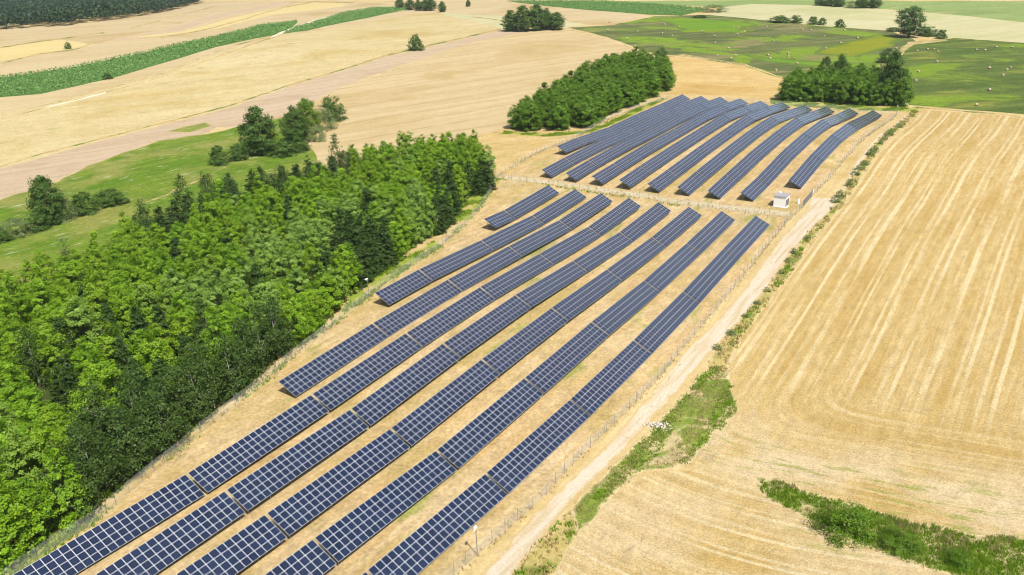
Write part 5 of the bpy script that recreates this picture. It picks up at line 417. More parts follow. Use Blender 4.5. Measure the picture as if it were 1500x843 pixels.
('broadleaf_tree',-78.2,212.7,10.9,4.7,'plantation'),
('broadleaf_tree',-13.6,257.1,12.5,4.5,'plantation'),
('spruce_tree',-91.7,219.5,11.9,5.0,'plantation'),
('broadleaf_tree',-42.6,276.1,12.3,6.6,'plantation'),
('birch_tree',-55.5,268.7,10.9,5.9,'plantation'),
('broadleaf_tree',-69.3,122.1,10.0,6.4,'plantation'),
('poplar_tree',-52.8,219.2,10.1,6.0,'plantation'),
('broadleaf_tree',-83.8,174.6,8.1,6.3,'plantation'),
('spruce_tree',-74.2,247.8,8.9,4.9,'plantation'),
('broadleaf_tree',-95.1,157.7,10.3,5.7,'plantation'),
('spruce_tree',-76.3,139.1,10.9,5.0,'plantation'),
('broadleaf_tree',-103.8,143.4,9.6,4.8,'plantation'),
('broadleaf_tree',-80.6,153.4,10.9,5.4,'plantation'),
('broadleaf_tree',-66.4,242.9,10.2,6.3,'plantation'),
('spruce_tree',-37.9,206.0,8.7,5.1,'plantation'),
('broadleaf_tree',-21.0,289.4,10.5,5.4,'plantation'),
('poplar_tree',-56.2,194.9,7.8,5.9,'plantation'),
('broadleaf_tree',-92.2,149.6,9.7,6.2,'plantation'),
('broadleaf_tree',-85.9,134.5,12.8,5.3,'plantation'),
('broadleaf_tree',-49.9,243.7,9.4,5.8,'plantation'),
('poplar_tree',-51.6,164.7,7.8,5.2,'plantation'),
('broadleaf_tree',-73.4,215.7,8.2,6.1,'plantation'),
('spruce_tree',-86.2,233.7,9.3,5.3,'plantation'),
('broadleaf_tree',-109.7,176.5,11.3,5.4,'plantation'),
('broadleaf_tree',-56.8,138.0,13.2,5.6,'plantation'),
('poplar_tree',-68.3,200.1,13.2,6.1,'plantation'),
('broadleaf_tree',-76.1,107.9,11.0,5.0,'plantation'),
('spruce_tree',-20.6,230.5,9.9,4.5,'plantation'),
('broadleaf_tree',-53.7,252.7,9.2,5.4,'plantation'),
('broadleaf_tree',-75.5,221.3,7.7,6.3,'plantation'),
('broadleaf_tree',-75.4,236.1,11.8,5.7,'plantation'),
('spruce_tree',-71.1,146.8,10.8,4.9,'plantation'),
('spruce_tree',-68.5,127.2,10.5,4.8,'plantation'),
('spruce_tree',-6.5,250.6,10.0,5.0,'plantation'),
('broadleaf_tree',-111.7,159.7,11.0,5.2,'plantation'),
('broadleaf_tree',-66.2,114.2,8.0,5.5,'plantation'),
('broadleaf_tree',-84.8,160.4,10.3,5.0,'plantation'),
('broadleaf_tree',-101.5,172.3,9.7,5.8,'plantation'),
('spruce_tree',-43.8,167.9,10.0,4.8,'plantation'),
('spruce_tree',-18.7,237.2,8.2,5.2,'plantation'),
('spruce_tree',-17.6,242.7,9.9,4.8,'plantation'),
('broadleaf_tree',-68.0,84.2,10.3,5.8,'plantation'),
('broadleaf_tree',-67.4,85.8,13.3,5.6,'plantation'),
('broadleaf_tree',-66.4,88.9,10.9,5.5,'plantation'),
('broadleaf_tree',-63.4,92.4,12.6,5.3,'plantation'),
('birch_tree',-63.2,94.4,11.1,6.3,'plantation'),
('birch_tree',-62.3,98.2,13.7,5.7,'plantation'),
('birch_tree',-62.3,100.7,10.1,6.2,'plantation'),
('birch_tree',-61.1,104.7,12.4,7.0,'plantation'),
('birch_tree',-60.1,106.3,10.9,6.5,'plantation'),
('birch_tree',-59.2,109.7,11.6,6.1,'plantation'),
('birch_tree',-57.6,111.3,11.6,6.7,'plantation'),
('birch_tree',-57.7,114.7,11.7,6.4,'plantation'),
('birch_tree',-56.7,117.9,13.4,6.4,'plantation'),
('birch_tree',-55.0,120.3,12.5,6.5,'plantation'),
('birch_tree',-53.8,124.2,13.4,5.9,'plantation'),
('birch_tree',-51.4,127.7,12.6,6.6,'plantation'),
('birch_tree',-51.0,130.8,10.3,6.1,'plantation'),
('birch_tree',-50.0,134.2,13.4,6.2,'plantation'),
('birch_tree',-48.6,137.4,14.0,6.5,'plantation'),
('birch_tree',-46.7,141.4,12.3,5.5,'plantation'),
('birch_tree',-46.7,143.0,9.0,6.8,'plantation'),
('broadleaf_tree',-44.3,146.6,11.7,5.2,'plantation'),
('broadleaf_tree',-43.2,149.7,10.1,5.0,'plantation'),
('spruce_tree',-31.8,191.2,10.7,4.9,'plantation'),
('broadleaf_tree',-30.1,195.0,10.0,5.4,'plantation'),
('broadleaf_tree',-28.4,198.9,11.4,5.5,'plantation'),
('poplar_tree',-27.0,202.2,10.9,5.5,'plantation'),
('poplar_tree',-24.8,205.8,10.8,5.2,'plantation'),
('poplar_tree',-22.7,209.4,13.2,4.9,'plantation'),
('spruce_tree',-20.5,213.0,11.5,5.5,'plantation'),
('spruce_tree',-20.5,213.0,10.3,5.0,'plantation'),
('spruce_tree',-19.2,217.0,11.0,4.7,'plantation'),
('spruce_tree',-17.8,221.0,11.2,4.7,'plantation'),
('broadleaf_tree',-43.5,146.4,11.1,4.8,'plantation'),
('broadleaf_tree',-42.9,150.2,9.5,6.5,'plantation'),
('broadleaf_tree',-42.3,153.9,9.9,5.0,'plantation'),
('broadleaf_tree',-41.8,157.1,9.4,5.7,'plantation'),
('broadleaf_tree',-40.8,160.8,9.9,6.5,'plantation'),
('poplar_tree',-39.7,164.4,9.8,5.5,'plantation'),
('broadleaf_tree',-38.9,167.4,11.5,4.6,'plantation'),
('broadleaf_tree',-37.7,171.0,12.9,6.0,'plantation'),
('spruce_tree',-36.5,174.6,10.1,5.2,'plantation'),
('spruce_tree',-35.3,178.2,11.7,5.1,'plantation'),
('spruce_tree',-34.1,181.8,11.2,4.5,'plantation'),
('spruce_tree',-32.5,185.2,9.5,4.5,'plantation'),
('spruce_tree',-30.8,188.7,10.9,5.1,'plantation'),
('broadleaf_tree',-29.2,192.1,10.2,5.1,'plantation'),
('dense_tree',56.7,445.8,13.3,8.8,'grove'),
('dense_tree',40.7,391.2,11.6,8.5,'grove'),
('dense_tree',73.7,422.4,13.4,9.3,'grove'),
('dense_tree',51.0,416.1,11.9,8.4,'grove'),
('dense_tree',42.0,438.4,12.9,8.0,'grove'),
('dense_tree',58.3,471.9,11.8,7.4,'grove'),
('dense_tree',41.3,360.5,11.3,9.0,'grove'),
('dense_tree',63.0,390.4,10.5,9.2,'grove'),
('dense_tree',31.5,369.7,13.4,9.0,'grove'),
('dense_tree',61.2,463.0,11.0,8.7,'grove'),
('dense_tree',78.5,490.1,12.6,8.1,'grove'),
('dense_tree',82.7,457.9,10.4,9.0,'grove'),
('dense_tree',59.5,383.1,11.7,9.0,'grove'),
('dense_tree',55.1,432.3,10.7,9.4,'grove'),
('dense_tree',54.7,456.0,11.5,8.1,'grove'),
('dense_tree',78.0,431.2,10.6,9.2,'grove'),
('dense_tree',83.1,426.4,11.4,9.2,'grove'),
('dense_tree',66.5,408.4,9.8,8.1,'grove'),
('dense_tree',18.4,382.6,12.4,8.4,'grove'),
('dense_tree',21.9,337.7,10.7,8.3,'grove'),
('dense_tree',41.8,384.1,12.4,8.6,'grove'),
('dense_tree',62.7,428.3,11.1,8.4,'grove'),
('dense_tree',66.6,398.7,11.6,9.2,'grove'),
('dense_tree',24.2,385.1,10.8,8.1,'grove'),
('dense_tree',5.1,344.5,11.0,7.9,'grove'),
('dense_tree',70.2,481.4,11.4,8.8,'grove'),
('dense_tree',57.4,393.4,11.3,8.5,'grove'),
('dense_tree',28.0,376.4,13.5,8.2,'grove'),
('dense_tree',16.7,347.0,9.1,8.7,'grove'),
('dense_tree',9.0,356.4,11.6,9.1,'grove'),
('dense_tree',50.1,375.9,10.7,9.0,'grove'),
('dense_tree',30.3,347.9,11.2,8.0,'grove'),
('dense_tree',85.7,470.3,12.4,8.5,'grove'),
('dense_tree',45.7,412.2,10.8,8.1,'grove'),
('dense_tree',74.7,474.5,10.4,8.7,'grove'),
('dense_tree',63.7,445.2,11.7,8.6,'grove'),
('dense_tree',73.2,444.4,9.9,9.3,'grove'),
('dense_tree',80.2,439.0,10.3,8.9,'grove'),
('dense_tree',75.1,416.5,12.2,7.2,'grove'),
('dense_tree',70.6,455.4,12.4,9.1,'grove'),
('dense_tree',25.2,391.6,12.2,8.5,'grove'),
('dense_tree',15.0,367.6,11.7,9.0,'grove'),
('dense_tree',72.6,468.0,11.5,9.1,'grove'),
('dense_tree',68.3,463.3,10.2,8.9,'grove'),
('dense_tree',34.7,404.5,9.4,9.0,'grove'),
('dense_tree',61.6,455.5,12.3,8.8,'grove'),
('dense_tree',69.1,417.4,11.5,9.2,'grove'),
('dense_tree',68.1,433.5,11.5,9.0,'grove'),
('dense_tree',58.1,414.5,11.4,9.1,'grove'),
('dense_tree',34.4,395.0,11.2,7.8,'grove'),
('dense_tree',37.1,377.3,12.9,8.2,'grove'),
('dense_tree',45.0,445.3,12.9,8.6,'grove'),
('dense_tree',49.2,393.3,12.2,8.7,'grove'),
('dense_tree',40.0,421.5,11.4,9.3,'grove'),
('dense_tree',22.0,360.4,11.5,9.2,'grove'),
('dense_tree',79.8,446.9,11.1,8.2,'grove'),
('dense_tree',35.0,363.6,11.5,8.7,'grove'),
('dense_tree',52.1,387.5,12.0,7.7,'grove'),
('dense_tree',61.2,435.8,11.5,8.8,'grove'),
('dense_tree',80.8,480.5,13.0,8.7,'grove'),
('dense_tree',63.6,474.8,11.9,8.5,'grove'),
('dense_tree',43.8,376.7,14.2,8.6,'grove'),
('dense_tree',55.8,406.9,11.7,8.6,'grove'),
('dense_tree',45.5,428.8,10.0,8.7,'grove'),
('dense_tree',33.8,340.3,10.3,8.9,'grove'),
('dense_tree',50.0,401.4,9.0,9.6,'grove'),
('dense_tree',22.0,372.2,10.6,8.4,'grove'),
('dense_tree',26.6,401.9,11.1,8.9,'grove'),
('dense_tree',86.3,444.9,12.4,8.3,'grove'),
('dense_tree',38.2,410.8,12.6,8.7,'grove'),
('dense_tree',77.4,464.2,12.7,9.0,'grove'),
('dense_tree',55.4,438.5,12.0,8.2,'grove'),
('dense_tree',49.5,368.3,12.8,7.1,'grove'),
('dense_tree',46.2,421.2,10.6,8.3,'grove'),
('dense_tree',10.0,339.2,11.3,9.2,'grove'),
('dense_tree',56.6,420.5,11.6,7.8,'grove'),
('dense_tree',82.8,451.7,11.1,9.3,'grove'),
('dense_tree',89.1,462.1,12.3,8.3,'grove'),
('dense_tree',33.9,419.0,11.4,9.2,'grove'),
('dense_tree',35.3,356.5,11.1,8.7,'grove'),
('dense_tree',50.7,425.8,11.1,7.8,'grove'),
('dense_tree',23.0,343.8,12.5,8.2,'grove'),
('dense_tree',61.0,399.2,11.6,8.9,'grove'),
('dense_tree',73.2,409.4,10.5,8.7,'grove'),
('dense_tree',53.2,463.4,10.7,9.3,'grove'),
('dense_tree',26.0,366.4,10.2,8.0,'grove'),
('dense_tree',40.4,369.9,11.0,8.3,'grove'),
('dense_tree',30.2,359.6,11.1,8.8,'grove'),
('dense_tree',73.4,486.9,11.0,9.0,'grove'),
('dense_tree',8.2,349.6,10.2,9.3,'grove'),
('dense_tree',51.8,449.1,11.8,8.3,'grove'),
('dense_tree',33.6,382.7,10.7,8.8,'grove'),
('dense_tree',40.5,415.9,11.8,9.6,'grove'),
('dense_tree',81.8,418.8,11.6,9.1,'grove'),
('dense_tree',25.3,352.0,11.5,8.4,'grove'),
('dense_tree',37.5,348.9,10.5,8.2,'grove'),
('dense_tree',18.7,353.8,11.5,8.8,'grove'),
('dense_tree',55.9,378.2,12.1,8.7,'grove'),
('dense_tree',74.3,438.2,10.9,8.3,'grove'),
('dense_tree',42.7,400.9,12.2,8.9,'grove'),
('dense_tree',65.7,450.4,10.3,8.8,'grove'),
('dense_tree',85.0,433.2,11.1,8.6,'grove'),
('dense_tree',10.6,344.8,11.1,9.2,'grove'),
('dense_tree',62.7,418.2,11.9,8.9,'grove'),
('dense_tree',76.4,453.9,11.7,8.6,'grove'),
('dense_tree',30.1,409.7,11.3,8.1,'grove'),
('dense_tree',14.7,360.6,11.7,8.1,'grove'),
('dense_tree',88.3,453.6,12.0,8.6,'grove'),
('dense_tree',47.6,382.2,11.7,8.4,'grove'),
('dense_tree',31.2,388.1,12.4,8.5,'grove'),
('dense_tree',71.4,429.4,12.0,8.1,'grove'),
('dense_tree',57.1,426.2,13.1,8.7,'grove'),
('dense_tree',72.5,401.8,12.0,8.3,'grove'),
('dense_tree',68.5,472.6,11.8,8.6,'grove'),
('dense_tree',49.8,435.7,12.1,9.0,'grove'),
('dense_tree',62.6,468.7,12.9,9.6,'grove'),
('dense_tree',44.7,364.7,11.2,8.7,'grove'),
('dense_tree',67.4,423.8,10.9,8.3,'grove'),
('dense_tree',40.7,354.7,9.7,7.9,'grove'),
('dense_tree',17.0,375.6,11.2,7.7,'grove'),
('dense_tree',67.9,441.1,12.2,9.0,'grove'),
('dense_tree',39.3,431.6,11.1,8.5,'grove'),
('dense_tree',178.7,409.5,12.7,7.2,'copse'),
('dense_tree',146.3,393.9,11.0,8.2,'copse'),
('dense_tree',162.2,403.9,12.3,7.7,'copse'),
('dense_tree',159.8,395.7,11.9,7.3,'copse'),
('dense_tree',152.3,406.3,11.9,7.7,'copse'),
('dense_tree',134.2,384.8,12.5,8.3,'copse'),
('dense_tree',180.5,374.4,12.5,7.4,'copse'),
('dense_tree',168.5,399.2,12.0,7.9,'copse'),
('dense_tree',179.5,391.6,13.2,8.2,'copse'),
('dense_tree',172.2,408.8,11.0,8.4,'copse'),
('dense_tree',175.5,370.2,11.8,7.3,'copse'),
('dense_tree',156.5,377.6,12.0,8.3,'copse'),
('dense_tree',166.7,385.2,9.1,7.4,'copse'),
('dense_tree',174.2,386.4,12.0,7.5,'copse'),
('dense_tree',163.3,373.9,12.9,8.1,'copse'),
('dense_tree',183.0,401.7,11.7,7.9,'copse'),
('dense_tree',185.8,391.0,11.4,7.9,'copse'),
('dense_tree',147.5,384.1,13.3,7.8,'copse'),
('dense_tree',165.3,390.9,13.0,7.8,'copse'),
('dense_tree',150.3,400.8,11.5,7.7,'copse'),
('dense_tree',190.0,397.3,12.0,7.6,'copse'),
('dense_tree',141.3,384.4,12.5,8.1,'copse'),
('dense_tree',180.7,383.5,11.8,8.0,'copse'),
('dense_tree',175.2,380.7,11.5,7.5,'copse'),
('dense_tree',183.3,406.9,12.0,7.4,'copse'),
('dense_tree',174.4,394.0,11.2,7.8,'copse'),
('dense_tree',174.8,414.5,11.6,8.4,'copse'),
('dense_tree',157.1,409.6,11.6,7.9,'copse'),
('dense_tree',152.4,393.3,10.5,7.7,'copse'),
('dense_tree',176.3,401.6,13.0,7.4,'copse'),
('dense_tree',143.5,403.5,10.8,7.2,'copse'),
('dense_tree',138.1,392.8,12.0,8.2,'copse'),
('dense_tree',169.2,371.8,11.6,7.3,'copse'),
('dense_tree',156.1,388.0,11.9,7.6,'copse'),
('dense_tree',166.4,411.5,10.8,7.6,'copse'),
('dense_tree',180.4,367.2,12.8,7.6,'copse'),
('dense_tree',185.8,379.3,13.4,7.0,'copse'),
('dense_tree',163.0,380.9,12.9,8.2,'copse'),
('dense_tree',169.0,379.7,12.0,7.7,'copse'),
('dense_tree',188.7,385.2,11.8,7.0,'copse'),
('dense_tree',156.0,400.9,13.7,7.4,'copse'),
('dense_tree',153.0,382.4,11.6,7.1,'copse'),
('dense_tree',191.8,391.9,12.4,8.0,'copse'),
('dense_tree',158.1,383.2,11.5,6.8,'copse'),
('dense_tree',141.3,398.2,11.8,7.6,'copse'),
('dense_tree',146.7,409.1,12.3,7.3,'copse'),
('dense_tree',184.4,396.5,11.2,7.0,'copse'),
('dense_tree',168.4,404.8,12.0,8.4,'copse'),
]
SINGLES=[
('big_tree',-98.9,319.2,18.6,14.6,'tall dark leafy tree, largest in the hedge above the plantation'),
('big_tree',-89.5,338.8,14.7,11.6,'dark leafy tree with a pointed crown beside the meadow hedge'),
('big_tree',-87.6,353.9,15.3,12.7,'yellowish green tree rising behind the pointed dark hedge tree'),
('shrub',-81.0,360.7,9.2,9.6,'grey green willow shrub at the field corner next to a round bush'),
('shrub',-81.5,380.7,10.5,12.1,'round dark bush at the upper end of the meadow hedge'),
('shrub',-80.9,339.5,6.1,10.3,'low dark green shrub below the grey willow in the hedge'),
('shrub',-111.1,305.0,7.0,6.8,'rounded dark shrub at the lower end of the meadow hedge'),
('shrub',-105.7,311.5,5.8,8.0,'broad low shrub between the rounded shrub and the largest hedge tree'),
('shrub',-89.0,314.9,6.2,10.3,'low spreading shrub at the foot of the pointed hedge tree'),
('shrub',-83.6,320.6,5.3,7.5,'small bush squeezed between hedge trees and the plantation edge'),
('big_tree',-139.6,234.5,15.0,10.1,'tall leafy tree rising from the meadow ditch hedge, highest in it'),
('shrub',-143.5,222.5,5.5,8.4,'grey green round bush at the outer end of the ditch hedge'),
('shrub',-140.3,228.5,5.7,7.1,'blue green bush just below the tall ditch hedge tree'),
('shrub',-136.9,238.3,6.8,7.8,'light leaved bush leaning against the tall ditch hedge tree'),
('shrub',-134.3,245.2,6.4,8.4,'dark dense bush in the middle of the ditch hedge'),
('shrub',-130.2,253.8,4.8,10.0,'wide low bush alone at the upper end of the ditch hedge'),
('shrub',-145.7,218.4,4.3,5.6,'small dark bush at the outermost tip of the ditch hedge'),
('sapling',-119.9,204.1,5.4,3.4,'thin greyish sapling standing in the meadow by the plantation edge'),
('shrub',-61.7,587.0,10.3,10.6,'single round dark bush on the boundary between pale fields'),
('shrub',-357.8,687.5,5.2,5.3,'tiny lone bush on the distant stubble strip'),
('shrub',-246.5,512.1,3.7,5.9,'small dark bush on the lower edge of the maize strip'),
('big_tree',6.0,677.9,15.9,13.9,'outermost leafy tree of the hilltop clump towards the wide pale fields'),
('big_tree',15.8,675.5,19.2,17.3,'tall leafy tree second in the hilltop clump'),
('big_tree',27.0,677.8,19.9,17.4,'tallest full crowned tree in the middle of the hilltop clump'),
('big_tree',35.1,685.9,16.2,11.8,'dark tree closing the hilltop clump beside a gap'),
('big_tree',43.1,679.4,13.6,14.6,'round headed tree standing apart beside the hilltop clump'),
('big_tree',-129.3,1070.7,12.6,12.9,'first dark tree of the distant row above the green wedge'),
('big_tree',-113.0,1038.2,12.2,13.4,'second tree of the distant row above the green wedge'),
('big_tree',-101.3,1020.5,12.1,10.5,'low middle tree of the distant row above the green wedge'),
('big_tree',-92.6,1015.5,13.7,11.3,'fourth tree of the distant row above the green wedge'),
('big_tree',-84.9,1011.0,15.3,13.0,'tallest tree ending the distant row above the green wedge'),
('big_tree',-69.8,980.2,11.5,10.1,'round tree alone past the end of the distant tree row'),
('big_tree',-42.2,1048.7,7.9,6.3,'tiny spindly tree alone on the distant tan field'),
('shrub',76.5,504.2,7.1,9.6,'round shrub behind the upper end of the square grove'),
('shrub',88.0,502.5,6.8,6.6,'small shrub between two others beyond the square grove'),
('shrub',99.1,521.9,7.5,8.2,'dark round shrub at the edge of the bale meadow above the grove'),
('oak_tree',296.3,607.3,20.9,18.5,'large solitary round crowned oak in the bale meadow'),
('shrub',312.4,612.7,6.6,15.3,'long low bush beside the solitary oak'),
('shrub',314.1,595.9,6.1,7.5,'small conical bush past the end of the oak hedge'),
('shrub',301.6,644.7,2.7,11.0,'low dark bush on the meadow edge just short of the oak'),
('shrub',230.0,492.0,7.9,11.7,'round bush beside the earth bank between the two meadows'),
('big_tree',179.3,376.3,22.7,12.3,'tall dark tree at the end of the copse by the corner post'),
('big_tree',171.0,416.8,16.0,10.1,'blue green tree top rising above the copse'),
('big_tree',162.4,414.5,15.9,7.7,'pointed tree top at the middle of the copse'),
('shrub',237.3,717.0,5.3,18.1,'long low bush first in the hedge at the far meadow edge'),
('shrub',248.5,710.2,6.1,10.3,'second bush in the hedge at the far meadow edge'),
('shrub',258.2,698.5,6.1,8.3,'third bush in the hedge at the far meadow edge'),
('shrub',264.1,692.7,5.5,7.0,'fourth bush in the hedge at the far meadow edge'),
('shrub',272.7,676.9,6.0,8.1,'bush standing apart from the far meadow hedge'),
('shrub',205.2,820.5,6.6,26.0,'grey green shrub belt on the pale field corner'),
('shrub',179.7,767.5,2.3,13.5,'low scrub on the track side of the far meadow'),
('big_tree',320.4,853.5,6.8,10.9,'first round tree of the little wood on the pale field'),
('big_tree',325.8,844.0,7.5,10.8,'second tree of the little wood on the pale field'),
('big_tree',332.4,834.5,9.7,12.3,'third tree of the little wood on the pale field'),
('shrub',340.0,818.2,6.5,15.1,'low grey bush in front of the little wood'),
('big_tree',347.7,815.9,10.3,13.6,'fifth tree of the little wood on the pale field'),
('big_tree',358.3,812.8,10.3,13.7,'last tree of the little wood on the pale field'),
('shrub',44.1,86.4,4.0,7.5,'large dusty green willow bush in the weedy ditch between stubble fields'),
('shrub',49.6,82.9,2.1,5.2,'dark bush next to the large willow bush in the weedy ditch'),
('shrub',55.1,78.7,1.9,3.5,'small bright green bush at the foot of the ditch bank'),
]

scene = bpy.context.scene
COL = scene.collection
R = math.radians
random.seed(7)
rng = np.random.default_rng(7)

# ------------------------------------------------------------------ camera, sky, sun, exposure
F_PX, PITCH, ROLL, ROW_AZ, CAM_Z = CAM
cp, sp, cr, sr = math.cos(PITCH), math.sin(PITCH), math.cos(ROLL), math.sin(ROLL)
fwd = Vector((0, cp, -sp)); rt = Vector((1, 0, 0)); up = Vector((0, sp, cp))
rt2 = cr * rt + sr * up; up2 = -sr * rt + cr * up
cam_data = bpy.data.cameras.new('camera')
cam_data.sensor_width = 36.0
cam_data.lens = 36.0 * F_PX / 1500.0
cam_data.clip_start = 0.5
cam_data.clip_end = 9000
cam = bpy.data.objects.new('camera', cam_data)
cam.matrix_world = Matrix(((rt2.x, up2.x, -fwd.x, 0), (rt2.y, up2.y, -fwd.y, 0), (rt2.z, up2.z, -fwd.z, CAM_Z), (0, 0, 0, 1)))
COL.objects.link(cam)
scene.camera = cam

SUN_AZ, SUN_EL = R(150), R(57)          # azimuth clockwise from +Y
world = bpy.data.worlds.new('World'); scene.world = world
world.use_nodes = True
nt = world.node_tree; nt.nodes.clear()
sky = nt.nodes.new('ShaderNodeTexSky'); sky.sky_type = 'NISHITA'; sky.sun_disc = False
sky.sun_elevation = SUN_EL; sky.sun_rotation = SUN_AZ; sky.altitude = 200; sky.air_density = 1.0; sky.dust_density = 3.0
bg = nt.nodes.new('ShaderNodeBackground'); bg.inputs['Strength'].default_value = 0.10
wo = nt.nodes.new('ShaderNodeOutputWorld')
nt.links.new(sky.outputs[0], bg.inputs[0]); nt.links.new(bg.outputs[0], wo.inputs[0])
sun_data = bpy.data.lights.new('sun', 'SUN'); sun_data.energy = 4.8; sun_data.angle = R(0.53); sun_data.color = (1.0, 0.955, 0.88)
sun = bpy.data.objects.new('sun', sun_data)
to_sun = Vector((math.sin(SUN_AZ) * math.cos(SUN_EL), math.cos(SUN_AZ) * math.cos(SUN_EL), math.sin(SUN_EL)))
sun.rotation_euler = to_sun.to_track_quat('Z', 'Y').to_euler()
sun.location = (0, 0, 200)
COL.objects.link(sun)
vs = scene.view_settings
vs.view_transform = 'Standard'; vs.look = 'None'; vs.gamma = 1.0; vs.use_curve_mapping = False
vs.exposure = 0.30
scene.cycles.max_bounces = 6
scene.cycles.filter_width = 1.1
scene.cycles.transparent_max_bounces = 16

# ------------------------------------------------------------------ helpers
def H(x, y):
    x = np.asarray(x, float); y = np.asarray(y, float)
    z = np.full(np.broadcast(x, y).shape, MEAN)
    for a, b, c in BM: z = z + c * np.exp(-((x - a) ** 2 + (y - b) ** 2) / (2 * 34. ** 2))
    for a, b, c, s in HILLS: z = z + c * np.exp(-((x - a) ** 2 + (y - b) ** 2) / (2 * s ** 2))
    return z
def hz(x, y): return float(H(x, y))

def tag(o, label=None, cat=None, group=None, kind=None):
    if label: o['label'] = label
    if cat: o['category'] = cat
    if group: o['group'] = group
    if kind: o['kind'] = kind
    return o
def empty(name, loc, rz=0.0):
    o = bpy.data.objects.new(name, None); o.location = loc; o.rotation_euler = (0, 0, rz); o.empty_display_size = 0.5
    COL.objects.link(o); return o
def link(name, me, parent=None, loc=None):
    o = bpy.data.objects.new(name, me); COL.objects.link(o)
    if parent is not None: o.parent = parent
    if loc is not None: o.location = loc
    return o

def in_poly(X, Y, pp):
    c = np.zeros(len(X), bool); n = len(pp)
    for i in range(n):
        x1, y1 = pp[i]; x2, y2 = pp[(i + 1) % n]
        if y1 == y2: continue
        k = ((y1 > Y) != (y2 > Y)) & (X < (x2 - x1) * (Y - y1) / (y2 - y1) + x1); c ^= k
    return c

def edge_dist(q, pp):
    a = np.array(pp); b_ = np.roll(a, -1, 0); best = np.full(len(q), 1e9)
    for i in range(len(a)):
        d = b_[i] - a[i]; L2 = max(1e-9, d @ d); tt = np.clip(((q - a[i]) @ d) / L2, 0, 1)
        best = np.minimum(best, np.hypot(*(q - a[i] - tt[:, None] * d).T))
    return best
def scatter(pp, dens, maxn=200000):
    p = np.array(pp); lo, hi = p.min(0), p.max(0); n = int(min(maxn, dens * np.prod(hi - lo)))
    q = lo + (hi - lo) * rng.random((n, 2)); return q[in_poly(q[:, 0], q[:, 1], pp)]

class MB:
    """collects shapes of one part"""
    def __init__(s): s.v = []; s.f = []; s.m = []
    def face(s, pts, m=0):
        i = len(s.v); s.v += [tuple(p) for p in pts]; s.f.append(tuple(range(i, i + len(pts)))); s.m.append(m)
    def box(s, x0, x1, y0, y1, z0, z1, m=0, mat=None):
        P = [(x0, y0, z0), (x1, y0, z0), (x1, y1, z0), (x0, y1, z0), (x0, y0, z1), (x1, y0, z1), (x1, y1, z1), (x0, y1, z1)]
        if mat is not None: P = [tuple(mat @ Vector(p)) for p in P]
        i = len(s.v); s.v += P
        for q in ((3, 2, 1, 0), (4, 5, 6, 7), (0, 1, 5, 4), (1, 2, 6, 5), (2, 3, 7, 6), (3, 0, 4, 7)):
            s.f.append(tuple(i + k for k in q)); s.m.append(m)
    def tube(s, path, radii, n=7, m=0, cap=True):
        rings = []
        for k, p in enumerate(path):
            p = Vector(p)
            d = (Vector(path[min(k + 1, len(path) - 1)]) - Vector(path[max(k - 1, 0)])).normalized()
            a = d.cross(Vector((0.3, 0.9, 0.1)) if abs(d.z) > 0.7 else Vector((0, 0, 1))).normalized(); b = d.cross(a)
            i = len(s.v); r = radii[k]
            s.v += [tuple(p + r * (math.cos(t * 2 * math.pi / n) * a + math.sin(t * 2 * math.pi / n) * b)) for t in range(n)]
            rings.append(i)
        for i, j in zip(rings, rings[1:]):
            for t in range(n):
                s.f.append((i + t, j + t, j + (t + 1) % n, i + (t + 1) % n)); s.m.append(m)
        if cap:
            s.f.append(tuple(rings[-1] + t for t in range(n - 1, -1, -1))); s.m.append(m)
            s.f.append(tuple(rings[0] + t for t in range(n))); s.m.append(m)
    def mesh(s, name, mats):
        me = bpy.data.meshes.new(name); me.from_pydata(s.v, [], s.f)
        for m in mats: me.materials.append(m)
        me.polygons.foreach_set('material_index', s.m); me.update(); return me
    def build(s, name, mats, parent=None, loc=None):
        return link(name, s.mesh(name, mats if isinstance(mats, (list, tuple)) else [mats]), parent, loc)

